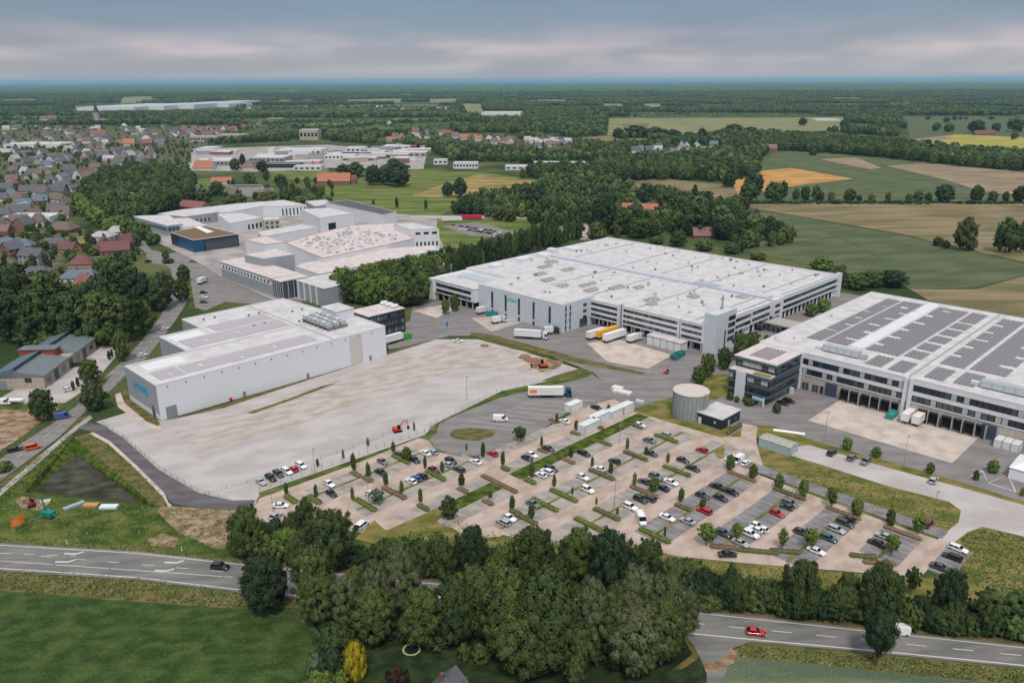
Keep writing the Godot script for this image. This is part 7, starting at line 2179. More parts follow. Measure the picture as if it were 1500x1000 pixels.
func vehicles() -> void:
	var e := "from the left"
	var g := "cars in the paved car park"
	cars("at the gravel yard verge", e, "cars at the gravel yard verge", [["convertible","silver",-73.5,-208.7,-45], ["estate","black",-71.4,-211.1,-45], ["estate","dark grey",-69.9,-213.7,-47], ["estate","white",-67.8,-215.3,-44], ["hatch","red",-66.2,-216.6,135], ["estate","white",-64.5,-219.1,-45]])
	cars("in the yard side parking rows", e, g, [["hatch","white",-53.3,-207.2,-44], ["hatch","black",-51.4,-201.5,-46], ["hatch","grey",-39.9,-221.2,-44], ["saloon","black",-39.3,-214.3,-44], ["hatch","dark grey",-35.8,-226.5,133], ["hatch","white",-40.1,-201.,-43], ["saloon","white",-27.5,-227.3,133], ["hatch","silver",-25.2,-227.9,134], ["estate","navy",-30.3,-222.5,-47], ["hatch","dark red",-23.7,-215.7,-45], ["hatch","silver",-19.9,-219.4,137], ["suv","dark green",-18.9,-221.4,-46], ["estate","dark grey",-16.2,-216.,135], ["saloon","white",-11.3,-221.,135], ["hatch","red",-6.3,-226.7,133], ["hatch","white",-29.7,-208.8,133], ["hatch","blue",-28.4,-210.4,136], ["hatch","black",-26.8,-211.9,137]])
	cars("on the car park entry lane", e, g, [["saloon","white",-64.1,-194.9,1], ["hatch","silver",-63.9,-189.5,64], ["minivan","white",-39.7,-184.5,65]])
	cars("between lorry loop and ditch", e, g, [["hatch","dark green",4.6,-223.3,-46], ["hatch","white",6.2,-225.6,-45], ["saloon","dark grey",11.5,-230.1,-47], ["saloon","white",17.9,-251.3,134], ["saloon","black",30.2,-263.2,-47]])
	cars("in the middle rows of the car park", e, g, [["hatch","white",8.4,-212.4,137], ["suv","white",10.3,-214.3,136], ["estate","dark grey",11.7,-216.4,-45], ["estate","silver",-2.5,-185.9,136], ["hatch","white",-0.8,-187.9,-45], ["saloon","grey",5.7,-195.4,-44], ["hatch","white",43.3,-247.9,-46], ["estate","silver",50.3,-240.5,137], ["saloon","grey",44.7,-235.9,-43], ["estate","black",22.5,-226.5,-45], ["hatch","navy",31.4,-221.2,133], ["hatch","dark grey",43.7,-226.2,-43], ["hatch","white",26.1,-216.3,135], ["hatch","white",20.8,-210.9,-47], ["suv","white",21.5,-203.3,-47], ["suv","grey",42.4,-211.,-43], ["hatch","dark grey",38.4,-208.1,133], ["saloon","navy",43.,-204.1,136], ["saloon","white",46.2,-207.6,-46], ["suv","dark green",35.8,-197.6,-47], ["estate","dark grey",38.1,-198.2,137], ["suv","white",32.3,-193.5,-46], ["hatch","red",60.,-228.7,134], ["hatch","dark grey",52.6,-221.6,-44], ["saloon","dark green",54.5,-216.2,-47], ["van","white",34.3,-186.9,-85]])
	cars("in the dark grey parking bays", e, g, [["saloon","white",41.4,-187.9,-44], ["saloon","silver",46.5,-186.1,135], ["estate","red",52.1,-191.4,133], ["saloon","black",58.9,-205.1,135], ["hatch","dark grey",53.6,-199.8,-44], ["saloon","black",62.2,-201.7,-45], ["hatch","navy",58.4,-198.2,-45], ["suv","dark grey",54.4,-179.9,-43], ["saloon","silver",57.7,-175.5,-47], ["hatch","white",64.3,-183.5,-44], ["hatch","white",63.2,-181.8,133], ["suv","white",61.4,-179.5,-43], ["hatch","red",71.5,-189.8,-47], ["hatch","dark grey",75.1,-193.4,134], ["estate","grey",76.8,-195.2,-46], ["hatch","black",89.2,-186.6,137], ["estate","dark grey",87.9,-184.8,-47], ["estate","silver",84.3,-181.7,-46], ["estate","teal",80.7,-177.6,-45], ["hatch","dark grey",74.8,-180.4,-45], ["saloon","white",75.5,-171.8,-45], ["hatch","white",64.9,-182.,134], ["hatch","silver",95.1,-178.6,133], ["saloon","black",92.,-175.2,134], ["estate","white",111.2,-172.6,-47], ["estate","black",107.8,-169.,134], ["saloon","dark grey",102.7,-164.6,-43]])
	cars("driving along the car park bottom lane", e, g, [["saloon","black",53.1,-170.4,0]])
	cars("in the strip of bays along the meadow", e, g, [["minivan","dark red",109.4,-184.2,43]])
	cars("beside the gravel drive", e, g, [["hatch","white",67.6,-223.2,224], ["van","white",69.4,-221.4,225], ["hatch","white",71.4,-219.7,47], ["suv","navy",100.3,-226.3,43], ["suv","grey",105.2,-222.9,43], ["suv","grey",108.2,-220.2,224], ["suv","silver",122.9,-208.1,48]])
	cars("standing alone on the lorry loop", e, g, [["van","white",-4.1,-253.3,-2]])
	cars("on the left road", e, "vehicles on the left road", [["van","blue",-157.5,-256.9,34], ["minivan","orange",-153.8,-232.3,35], ["estate","black",-158.6,-230.8,36], ["hatch","white",-158.4,-322.5,49], ["hatch","white",-164.7,-361.,52], ["minivan","dark grey",-236.5,-508.8,51]])
	cars("near the workshop yard", e, "vehicles at the workshop", [["estate","black",-180.1,-310.6,45], ["hatch","white",-169.1,-282.9,45], ["van","white",-185.7,-269.6,0], ["hatch","dark grey",-155.8,-219.,35]])
	cars("driving on the main road beside the turn arrows", e, "vehicles on the main road", [["suv","black",-70.7,-165.8,-9]])
	cars("with black roof driving on the main road", e, "vehicles on the main road", [["hatch","red",51.6,-141.2,-9]])
	cars("half hidden by the roadside tree", e, "vehicles on the main road", [["van","white",81.4,-141.3,175]])
	cars("parked beside the glazed office", e, g, [["saloon","black",98.1,-267.1,-47], ["estate","black",100.9,-269.,-44]])
	cars("at the wall of the solar warehouse", e, g, [["hatch","black",159.4,-232.9,-43]])
	cars("parked on the pale track at the end of the yard", e, g, [["saloon","white",-24.3,-340.8,-2]])
	cars("in the upper overflow parking row", "from the left", "cars in the overflow car park", [["hatch","red",-47.1,-642.6,46], ["hatch","light blue",-42.9,-639.2,226], ["hatch","dark grey",-39.8,-635.8,47], ["hatch","black",-35.1,-632.5,44], ["hatch","grey",-31.4,-629.1,44], ["hatch","dark grey",-28.2,-625.9,47], ["hatch","white",-23.6,-622.6,224], ["hatch","black",-20.2,-619.4,44], ["hatch","black",-17.,-616.2,224], ["hatch","grey",-12.9,-613.,44], ["hatch","white",-8.8,-609.9,223], ["hatch","silver",-6.,-606.8,47], ["hatch","dark grey",-2.4,-603.7,43]])
	cars("in the lower overflow parking row", "from the left", "cars in the overflow car park", [["saloon","white",-40.,-625.3,47], ["saloon","white",-35.6,-622.2,44], ["saloon","black",-32.9,-619.2,46], ["saloon","grey",-28.7,-616.1,47], ["saloon","navy",-25.4,-613.1,44], ["saloon","black",-22.6,-610.1,44], ["saloon","black",-19.,-607.2,226], ["saloon","black",-16.,-604.3,44], ["saloon","white",-11.9,-601.4,45], ["saloon","red",-9.3,-598.5,225], ["saloon","grey",-6.,-595.6,226], ["saloon","red",-3.,-592.8,46]])
	cars("on the forecourt of the grey hall", "from the left", "cars on the forecourt", [["hatch","black",-171.2,-428.9,2], ["hatch","white",-167.4,-418.6,-2], ["hatch","dark grey",-163.7,-408.8,-2]])
	var o: Node3D
	o = lorry("articulated_lorry", "white articulated lorry with orange square on its trailer and blue cab", 14.0, -275.0, 0, 16.2, 4.0, px(222, 220, 218), px(30, 66, 102), true, "")
	var b := MB.new()
	b.box(Vector3(-7.6, 2.0, 1.275), Vector3(-4.8, 3.3, 1.3))
	part("orange_emblem", b.mesh(), flat("emblem_orange", px(228, 118, 72)), o)
	b = MB.new()
	for i in 9:
		b.box(Vector3(-3.6 + i * 0.62, 2.3, 1.275), Vector3(-3.15 + i * 0.62, 2.8 + 0.3 * float(i % 3 == 0), 1.29))
	part("faded_print", b.mesh(), flat("print_grey", px(190, 196, 194)), o)
	o = lorry("lorry", "long white lorry parked along the works road", 8.7, -345.4, -13, 15.5, 4.0, px(214, 216, 218), px(206, 208, 212), true, "")
	o = lorry("trailer", "white trailer at the office docks, with white cab nose left", 39.4, -347.1, 42, 13.6, 4.0, px(214, 216, 218), px(206, 208, 212), true, "")
	o = lorry("trailer", "yellow roofed trailer between two white ones", 43.6, -348.1, 42, 13.6, 3.9, px(226, 168, 44), px(206, 208, 212), false, "")
	o = lorry("trailer", "white trailer nearest the viewer at the office docks", 46.4, -343.0, 42, 13.6, 4.0, px(222, 222, 222), px(206, 208, 212), false, "")
	o = lorry("lorry", "white box lorry beside the white storage sheds", 55.4, -340.9, 42, 9, 3.6, px(214, 216, 218), px(206, 208, 212), true, "")
	o = lorry("lorry", "white round topped tanker under the tall front", -14.4, -387.1, 42, 8, 3.6, px(206, 208, 210), px(196, 200, 206), true, "")
	o = lorry("lorry", "white box van beside the teal skip", -6.3, -370.3, 30, 7.5, 3.4, px(220, 220, 222), px(200, 204, 208), true, "")
	o = lorry("lorry", "small white lorry at the tall front corner", 18.4, -352.5, 10, 7, 3.4, px(212, 214, 216), px(46, 52, 70), true, "")
	o = lorry("trailer", "white trailer docked behind the dark office", -54.2, -339.2, 45, 12, 3.9, px(212, 214, 216), px(206, 208, 212), false, "")
	o = lorry("tanker_lorry", "left of two white lorries backed to the solar warehouse docks", 136.7, -252.4, -135, 9, 3.8, px(222, 216, 214), px(220, 218, 216), false, "")
	o = lorry("tanker_lorry", "right of two white lorries backed to the solar warehouse docks", 139.3, -250.1, -135, 9, 3.8, px(222, 216, 214), px(220, 218, 216), false, "")
	o = lorry("trailer", "red trailer parked beyond the factory by the meadow lane", -34.2, -671.1, 3, 18, 4.2, px(190, 40, 66), px(206, 208, 212), false, "")
	o = lorry("trailer", "white trailer parked beside the red one", -49.7, -661.2, 3, 17, 4.0, px(210, 214, 212), px(206, 208, 212), false, "")
	o = lorry("lorry", "white lorry cab parked on the forecourt", -180.2, -452.0, 80, 8, 3.6, px(214, 214, 218), px(206, 208, 212), true, "")
	o = lorry("trailer", "dark roll container behind the canopy", 118.6, -358.9, 40, 8, 2.6, px(58, 64, 76), px(206, 208, 212), false, "")
	o = lorry("trailer", "flat white trailer at the left yard edge", -182.2, -270.4, 0, 6, 1.6, px(220, 222, 222), px(206, 208, 212), false, "")


func plants() -> void:
	var e := "from the left"
	var w := "from the left"
	var z0 := "in the belt along the main road"
	var z1 := "standing alone on the verge below the road"
	var z2 := "in the garden at the bottom edge"
	var z3 := "between car park and main road"
	var z4 := "in the yard side parking rows"
	var z5 := "around the lorry loop and ditch"
	var z6 := "in the lower car park rows"
	var z7 := "in the middle rows of the car park"
	var z8 := "in the dark grey parking bays"
	var z9 := "along the strip of meadow bays"
	var z10 := "on the solar warehouse verge"
	var z11 := "along the workshop road"
	var z12 := "in the left roadside wood"
	var z13 := "by the roundabout and forecourt"
	var z14 := "in the avenue into town"
	var z15 := "between estate and factory"
	var z16 := "between the two big warehouses"
	var z17 := "on the pad before the office wing"
	var z18 := "at the foot of the glazed office"
	var z19 := "in the field beyond the warehouses"
	var z20 := "on the hedge line across the fields"
	var z21 := "in the far fields on the right"
	var z22 := "in front of the far pale field"
	var z23 := "around the meadow"
	var z24 := "in woodland behind the big warehouse"
	var z25 := "behind the right end of the big warehouse"
	var z26 := "in the grove beside the office wing"
	grow("broad", "lime", z0, w, [-64.9,-169.7,14.6,4.14, -44.1,-151.3,15.,4.97, -29.1,-138.9,13.4,4.79, -18.4,-137.6,14.,5.03, -7.4,-140.3,17.2,4.67, 15.2,-160.2,13.9,4.27, 0.1,-132.1,21.3,6.57, 2.2,-128.8,17.,5.94, 12.2,-129.1,12.5,3.59])
	grow("shrub", "lime", z0, w, [-67.8,-172.1,7.7,3.04, -59.7,-169.6,6.5,4.34, -26.8,-164.8,8.3,4.23, -18.8,-170.9,6.,3.36, -1.8,-163.,7.9,4.52, -3.3,-156.9,8.2,3.91, 37.2,-158.5,6.6,3.95, 40.9,-157.4,7.,4.24])
	grow("shrub", "fresh", z0, w, [-56.2,-172.,6.6,4.73, -24.9,-173.,4.7,3.4])
	grow("shrub", "oak", z0, w, [-51.9,-168.1,6.7,4.14, -56.,-178.8,7.2,2.96, -50.4,-172.6,6.8,4.23, -31.5,-166.,6.8,3.77, -21.7,-163.7,8.2,4.21, -16.8,-163.1,8.2,3.87, 11.1,-160.8,7.,3.99, 26.3,-160.7,6.5,3.51])
	grow("shrub", "deep", z0, w, [-61.2,-180.4,4.6,2.64])
	grow("young", "oak", z0, w, [-52.3,-178.1,12.,2.6])
	grow("broad", "oak", z0, w, [-43.3,-165.5,15.7,6., -11.9,-138.2,16.1,4.34, 5.,-160.3,14.3,5.22, 31.7,-161.2,10.2,3.83, 6.6,-130.1,23.2,6.87, 21.3,-139.1,13.7,4.23])
	grow("broad", "deep", z0, w, [-54.3,-149.4,14.2,5.52, -9.7,-163.6,12.6,4.03, 21.9,-153.4,17.5,5.32])
	grow("birch", "lime", z0, w, [-41.5,-144.3,12.4,4.22, -34.7,-150.8,10.3,3.63, 29.8,-132.5,15.2,5.01, 19.9,-133.3,14.4,4.09])
	grow("birch", "birch", z0, w, [-35.,-142.7,13.1,4.03, -29.2,-147.2,13.9,3.84, -24.2,-147.2,17.2,4.7, 15.8,-134.6,18.2,4.78, 23.8,-129.,15.5,6.09, 26.,-140.2,16.6,5.8, 31.8,-138.,16.9,4.47, 36.4,-140.1,11.7,3.13])
	grow("ball", "deep", z1, w, [73.1,-131.9,11.9,3.66])
	grow("shrub", "oak", z2, w, [-36.2,-134.8,7.2,4.02, -15.9,-138.2,3.4,3.55])
	grow("shrub", "silver", z2, w, [-38.9,-129.3,4.9,2.15])
	grow("shrub", "deep", z2, w, [-35.4,-128.4,6.5,2.8])
	grow("shrub", "gold", z2, w, [-31.,-128.9,7.8,2.67])
	grow("shrub", "fresh", z2, w, [-37.4,-125.2,4.5,2.89, -33.3,-126.,3.7,1.85, -9.5,-126.4,2.4,0.93])
	grow("shrub", "copper", z2, w, [-22.1,-124.1,5.9,2.47])
	grow("young", "lime", z2, w, [11.8,-124.5,8.4,2.08])
	grow("shrub", "lime", z2, w, [-6.4,-133.1,4.2,2.06, -9.9,-133.5,3.8,1.52])
	grow("shrub", "deep", z3, w, [39.8,-152.5,6.5,3.52, 43.,-152.6,7.9,3.24])
	grow("shrub", "lime", z3, w, [42.2,-157.8,3.4,3.13, 45.3,-157.1,2.8,3.55, 48.,-158.2,2.1,3.26, 51.3,-156.9,1.8,2.8, 62.4,-152.9,2.6,3.17, 65.7,-154.6,2.,2.98, 71.1,-146.9,7.7,2.74, 76.5,-152.3,1.9,3.03, 83.4,-149.3,3.8,2.76, 84.7,-143.4,6.2,3.11, 90.4,-148.2,3.3,3.11, 95.,-145.6,3.9,2.97, 107.8,-145.5,2.2,3.15])
	grow("broad", "oak", z3, w, [45.4,-152.4,4.3,3.13, 55.9,-150.,5.7,2.87, 58.5,-149.2,5.3,3.22, 62.5,-148.8,7.8,2.88, 73.,-146.6,7.7,3.8, 75.4,-146.1,6.3,3.56, 91.9,-141.9,5.5,3.54, 100.2,-140.8,7.5,2.86, 104.,-141.1,4.1,2.74, 105.5,-140.,5.1,2.98, 109.8,-138.9,5.4,3.27, 62.5,-146.7,14.3,4.41, 78.4,-144.3,14.9,4.79, 102.2,-144.2,8.1,4.38])
	grow("broad", "deep", z3, w, [48.5,-151.1,7.8,3.9, 64.7,-147.2,7.7,3.44, 68.4,-147.5,5.3,3.85, 87.,-143.7,7.6,2.8, 89.3,-143.,5.2,3.59, 93.6,-144.9,12.9,3.5])
	grow("shrub", "oak", z3, w, [49.8,-149.8,7.8,3.22, 52.4,-154.9,2.9,3.03, 55.6,-156.3,2.8,3.2, 58.9,-155.7,3.1,2.74, 61.5,-154.8,1.7,3.22, 59.7,-148.4,6.4,3.3, 80.7,-148.7,2.8,2.95, 93.3,-141.6,7.5,2.61, 95.7,-141.8,4.1,3., 99.8,-147.2,2.2,3.27, 98.3,-141.8,4.1,2.8, 102.4,-147.1,2.7,3.27, 108.4,-139.5,5.1,3.39, 112.6,-144.4,2.5,2.54, 113.2,-142.4,3.6,3.13])
	grow("broad", "lime", z3, w, [52.6,-150.4,4.3,3.58, 77.7,-144.5,5.2,3.41, 80.5,-145.5,6.3,3.17, 82.6,-144.8,4.2,3.02, 107.4,-143.1,8.6,4.06, 74.4,-150.2,8.5,3.02])
	grow("shrub", "fresh", z3, w, [67.8,-152.3,2.1,3.51, 71.3,-151.9,2.9,3.33, 74.1,-151.3,2.9,3.44, 78.4,-150.3,3.6,2.67, 85.6,-148.8,3.,3.29, 88.3,-148.6,2.1,2.87, 93.1,-148.,3.1,3.04, 96.5,-145.4,3.3,2.72, 103.9,-145.3,2.7,2.93, 109.2,-144.2,2.7,2.73])
	grow("young", "oak", z3, w, [90.8,-154.6,7.2,1.7, 51.5,-160.6,4.5,1.44])
	grow("slim", "slim", z4, e, [-64.2,-201.3,4.3,0.68, -55.6,-200.6,4.,0.67, -47.9,-216.4,5.9,0.89, -42.8,-211.9,5.,0.87, -37.8,-229.3,3.6,0.83, -36.9,-207.5,4.2,0.86])
	grow("slim", "olive", z4, e, [-44.9,-198.6,4.3,0.64, -59.5,-219.3,2.8,0.55, -52.7,-224.4,3.5,0.49, -46.6,-233.7,3.,0.62])
	grow("slim", "lime", z4, e, [-31.7,-202.7,4.,0.71])
	grow("young", "fresh", z4, e, [-32.8,-223.5,4.5,1.83])
	grow("young", "silver", z4, e, [-37.5,-196.3,4.6,2.05])
	grow("slim", "lime", z5, e, [-26.5,-217.7,4.2,0.62, -21.2,-215.5,3.6,0.75])
	grow("slim", "slim", z5, e, [-14.6,-230.1,2.6,0.36, -9.2,-224.9,5.3,0.81, -2.9,-219.8,4.6,0.76, -25.7,-197.5,4.3,0.76, 5.8,-211.7,5.2,0.94, -0.1,-193.6,4.2,0.93, 12.1,-206.1,4.,0.69])
	grow("young", "slim", z5, e, [-14.8,-206.9,3.9,1.09, -6.3,-199.9,2.7,0.77])
	grow("young", "oak", z5, e, [2.6,-236.7,5.1,2.22])
	grow("slim", "olive", z5, e, [9.4,-232.4,4.,0.55, -33.,-245.,3.5,0.42])
	grow("young", "slim", z6, e, [5.,-188.6,4.4,1.01])
	grow("broad", "oak", z6, e, [-17.,-188.6,6.5,2.43])
	grow("slim", "lime", z6, e, [17.1,-201.7,2.4,0.36])
	grow("slim", "slim", z7, e, [21.5,-245.4,3.7,0.8, 33.8,-257.8,4.1,0.84, 18.3,-224.7,3.5,0.74, 24.3,-218.5,3.6,0.59, 29.4,-214.,4.,0.81, 47.,-197.3,4.4,0.98])
	grow("slim", "olive", z7, e, [15.3,-251.1,3.8,0.62, 36.7,-230.6,4.,0.72, 47.8,-220.9,3.5,0.63, 35.3,-206.2,4.6,0.72, 23.3,-195.9,2.3,0.38])
	grow("young", "slim", z7, e, [42.,-226.5,2.9,0.71, 52.,-193.2,3.2,0.87])
	grow("young", "lime", z7, e, [40.4,-203.2,4.7,1.62])
	grow("slim", "lime", z7, e, [17.,-201.7,2.4,0.39, 28.4,-190.4,2.4,0.43])
	grow("young", "lime", z8, e, [52.3,-193.9,3.,0.94])
	grow("young", "fresh", z8, e, [49.,-175.3,6.2,2.43, 57.4,-177.6,4.6,1.74, 67.5,-173.4,5.8,1.3, 74.9,-173.8,5.4,2.13])
	grow("slim", "lime", z8, e, [39.3,-179.6,3.,0.38])
	grow("young", "lime", z9, e, [65.7,-216.3,5.1,1.64, 76.7,-204.6,4.9,1.57, 87.7,-193.9,5.9,1.74, 99.6,-184.4,4.9,1.37])
	grow("young", "fresh", z9, e, [71.1,-211.2,4.5,1.51, 82.1,-200.,5.4,1.53, 93.1,-190.,4.7,1.69, 93.1,-190.,4.8,1.72, 104.5,-179.9,5.4,1.75, 93.3,-170.2,6.,1.81])
	grow("ball", "fresh", z10, e, [106.5,-229.9,4.2,1.8, 113.4,-224.5,3.6,1.77, 124.6,-213.7,3.6,1.42])
	grow("ball", "lime", z10, e, [143.5,-213.8,4.2,1.9])
	grow("shrub", "oak", z10, e, [136.,-209.3,3.3,1.07])
	grow("young", "olive", z10, e, [143.8,-199.9,2.7,0.77])
	grow("broad", "lime", z11, w, [-163.7,-288.8,10.3,4.43, -163.9,-316.7,13.1,3.93])
	grow("broad", "oak", z11, w, [-149.7,-263.9,9.9,4.86, -163.,-254.9,11.2,4.71])
	grow("slim", "deep", z11, w, [-167.4,-283.1,4.,0.75, -167.7,-287.1,3.8,0.76, -170.5,-318.1,4.2,0.83, -171.,-321.6,3.7,0.7])
	grow("ball", "lime", z11, w, [-153.9,-217.1,3.2,2.68])
	grow("broad", "oak", z12, w, [-238,-367,28.9,11.4, -213.8,-343.8,24.,10.71, -195.7,-338.7,23.7,10.87, -176.4,-343.4,21.7,9.79, -205,-401,24.7,11.6, -208,-376,19.,10., -181,-394,16.2,7., -204.4,-343.7,19.2,9.2, -202,-376,20.7,8.3])
	grow("broad", "deep", z12, w, [-227.8,-344.,21.8,9.19, -191,-394,19.8,8.7])
	grow("broad", "lime", z12, w, [-228,-376,24.1,11., -183.4,-338.6,24.3,10.86, -171.6,-355.7,15.9,5.71, -191,-403,14.7,6.4, -222,-382,17.5,9.5])
	grow("shrub", "oak", z12, w, [-218.5,-343.9,6.5,9.27])
	grow("shrub", "lime", z12, w, [-206.4,-338.8,6.4,9.14])
	grow("broad", "oak", z13, w, [-181,-401,18.2,4.6, -176,-411,12.7,4.7, -193,-457,9.8,4.4])
	grow("broad", "lime", z13, w, [-194,-436,9.9,4.2])
	grow("cone", "oak", z13, w, [-227,-514,7.3,2.7])
	grow("young", "lime", z13, w, [-269,-564,8.4,4.9, -260,-569,8.9,4.9])
	grow("young", "oak", z13, w, [-260,-577,6.5,4.])
	grow("shrub", "oak", z13, w, [-223,-507,3.2,4.4])
	grow("broad", "fresh", z14, w, [-409,-752,13.4,9., -389,-723,15.3,8.6, -374,-699,15.5,8.4, -359,-678,15.1,8.1, -344,-657,14.6,7.9, -330,-638,14.3,7.7, -317,-619,12.8,7.4, -308,-607,12.6,7.3])
	grow("broad", "lime", z14, w, [-308,-619,12.8,7.4, -301,-613,13.8,7.4, -291,-601,14.6,7.2, -278,-585,14.2,7.1, -275,-590,12.3,7.1])
	grow("broad", "lime", z15, w, [-230,-761,12.9,9.1, -188,-751,11.5,7.7, -257,-753,11.5,9.6, -302,-932,12.4,7.9, -259,-906,12.1,8.4])
	grow("broad", "oak", z15, w, [-216,-769,13.6,8.5, -173,-747,9.5,7., -299,-780,13.2,8.6, -304,-829,13.9,8.4, -363,-1065,15.8,8.1])
	grow("shrub", "lime", z15, w, [-201,-760,7.7,9.7])
	grow("shrub", "fresh", z15, w, [-269,-762,7.7,8.4])
	grow("poplar", "deep", z15, w, [-294,-972,13.7,2.5, -370,-1118,16.5,4.7])
	grow("broad", "deep", z15, w, [-322,-1048,13.8,8.8])
	grow("broad", "lime", z16, w, [72.3,-288.3,7.,2.99, 77.7,-295.9,9.4,3.21, 95.5,-315.,11.9,3.87, 103.,-322.9,9.7,3.3, 114.1,-338.7,3.6,1.73])
	grow("broad", "oak", z16, w, [85.9,-303.8,9.3,3.28])
	grow("broad", "fresh", z16, w, [148.7,-380.1,6.8,3.83, 157.3,-386.9,7.3,3.9])
	grow("young", "lime", z16, w, [125.4,-351.1,4.1,1.])
	grow("young", "lime", z17, w, [-33.5,-386.1,7.8,2.4, -29.2,-391.,8.5,2.57])
	grow("shrub", "oak", z18, w, [93.4,-259.3,3.7,1.68, 85.8,-266.6,2.7,2.26, 80.2,-271.6,3.,1.52, 82.1,-269.4,2.4,1.1, 84.9,-269.4,2.4,0.96])
	grow("shrub", "lime", z18, w, [86.2,-266.2,2.3,1.63])
	grow("shrub", "deep", z18, w, [88.1,-267.3,2.1,1.22])
	grow("broad", "olive", z19, w, [310,-539,22.,8.4])
	grow("broad", "oak", z19, w, [334,-531,22.8,9.4, 344,-531,20.,6.6, 316,-539,8.,3.9])
	grow("shrub", "oak", z19, w, [300,-554,6.4,4., 301,-545,5.7,3.4])
	grow("broad", "oak", z20, w, [277,-780,11.1,4., 294,-774,14.9,4.7, 297,-768,9.4,3.5, 324,-768,12.1,6.6, 381,-767,7.8,3.9, 389,-766,10.6,5.5, 399,-766,8.6,3.9, 444,-765,15.2,7., 460,-765,10.1,5.5, 472,-764,9.6,3.6, 264,-780,18.1,4.8])
	grow("broad", "deep", z20, w, [284,-774,14.1,5.2, 413,-764,16.1,10.9, 482,-759,14.9,7.7])
	grow("broad", "olive", z20, w, [311,-779,8.7,4., 361,-767,9.3,3.1])
	grow("shrub", "oak", z20, w, [334,-768,6.2,3.1])
	grow("shrub", "olive", z20, w, [345,-767,7.8,3.9])
	grow("broad", "oak", z21, w, [1203,-2382,10.5,8., 957,-1851,17.8,11., 1174,-2225,14.,9.7, 1266,-2358,11.3,8.4, 1294,-2376,8.2,6.1, 1308,-2375,8.2,6.1, 1007,-1778,25.7,19.5, 963,-1809,18.5,12.6, 1081,-1832,18.3,10.9, 1379,-2370,9.1,9.4, 970,-1580,13.8,7.9, 738,-2089,18.8,12.4, 804,-1990,18.3,11.9, 936,-1968,17.,14.9])
	grow("broad", "deep", z21, w, [1116,-1819,28.7,19.9])
	grow("shrub", "oak", z21, w, [468,-1263,8.7,7.6])
	grow("broad", "deep", z22, w, [253,-1680,23.,30.7, 318,-1618,18.3,20.2, 470,-1733,22.3,23.])
	grow("broad", "oak", z22, w, [288,-1639,22.4,31.3, 213,-1642,19.8,13.6, 367,-1578,22.9,10.5, 438,-1692,16.3,18.3, 518,-1776,14.3,17.7])
	grow("broad", "deep", z23, w, [-52,-808,19.,8.2, -65,-813,14.3,6.9, -126,-896,26.1,15.9, -155,-909,21.9,11.5, 21,-703,25.6,12., 14,-811,13.6,7.6])
	grow("broad", "oak", z23, w, [-141,-909,21.9,11.5, -193,-998,16.5,12.6, -207,-998,14.1,10.1, -154,-1059,15.7,10.7, -36,-727,12.4,5.6, -46,-712,8.5,6.7, 0,-711,12.7,6.7, -8,-802,10.1,6.8])
	grow("poplar", "deep", z23, w, [-131,-759,5.2,1.6, -106,-739,9.7,1.9, -78,-726,9.6,1.7])
	grow("shrub", "birch", z23, w, [-9,-707,14.4,10.9])
	grow("broad", "deep", z24, w, [70,-609,26.9,10.6, 156,-581,15.7,9.6, 117,-703,25.,10.8, 249,-828,20.8,11.8, 238,-881,14.1,8.9])
	grow("broad", "oak", z24, w, [94,-588,13.5,9.1, 84,-605,18.8,10.6, 137,-597,24.1,14.1, 176,-593,12.3,9.2, 118,-557,10.5,6.9, 133,-676,26.2,12.4, 228,-770,18.7,11., 250,-764,19.3,10.9])
	grow("shrub", "lime", z24, w, [133,-542,6.3,7.3, 104,-566,5.3,5.9])
	grow("shrub", "birch", z24, w, [149,-531,7.3,6.1])
	grow("cone", "deep", z24, w, [172,-702,20.,5.7, 169,-740,21.,6.8, 198,-643,11.9,4., 157,-534,6.8,2.2])
	grow("cone", "oak", z24, w, [190,-667,8.2,3.4])
	grow("shrub", "oak", z24, w, [38,-646,4.,4., 47,-630,4.6,7.2])
	grow("shrub", "fresh", z25, w, [161,-512,4.8,5.9, 192,-482,7.6,7.])
	grow("broad", "lime", z25, w, [187,-442,11.3,4.5, 193,-434,8.5,7., 205,-439,9.2,7.1, 197,-450,5.4,4.])
	grow("broad", "deep", z25, w, [216,-439,9.2,8.4])
	belt(xz([-89.5, -403.4, -67.2, -397.9, -51.4, -399, -43, -419.5, -42, -442.1, -39.5, -475.9, -61.4, -467.3, -83.2, -450.7, -93.6, -427.4]), 8, 12, 16, [["broad", "lime", 0.42], ["broad", "oak", 0.45], ["broad", "fresh", 0.4]], z26, w, 5)
	var z27 := "in the row behind the big warehouse"
	belt(xz([-43.1, -445.3, -20.9, -481.1, 4.8, -524.9, 50.4, -579.2, 50.1, -600.9, 5, -550, -22.1, -510.5, -45.8, -476]), 6.5, 12, 17, [["poplar", "oak", 0.16], ["poplar", "deep", 0.16], ["broad", "oak", 0.34], ["poplar", "slim", 0.15]], z27, w, 6)
	var z28 := "in the wood beside the factory"
	belt(xz([-431.1, -802, -481.4, -950, -479.9, -1036.5, -371.8, -947, -303.4, -762.4, -298.7, -705.4, -313.5, -683.7, -304, -624.8, -326.6, -643.7, -380.2, -714.7]), 11, 13, 18, [["broad", "oak", 0.42], ["broad", "deep", 0.42], ["broad", "oak", 0.36], ["broad", "lime", 0.4]], z28, w, 7)
	var z29 := "in the wood behind the overflow cars"
	belt(xz([-51.2, -700.3, 29.4, -676.8, 75.8, -675.9, 99.1, -744.9, 102.5, -799.1, 35, -810.5, -31.2, -739.3]), 11, 12, 17, [["broad", "oak", 0.42], ["broad", "deep", 0.42], ["broad", "oak", 0.36], ["broad", "lime", 0.4]], z29, w, 8)
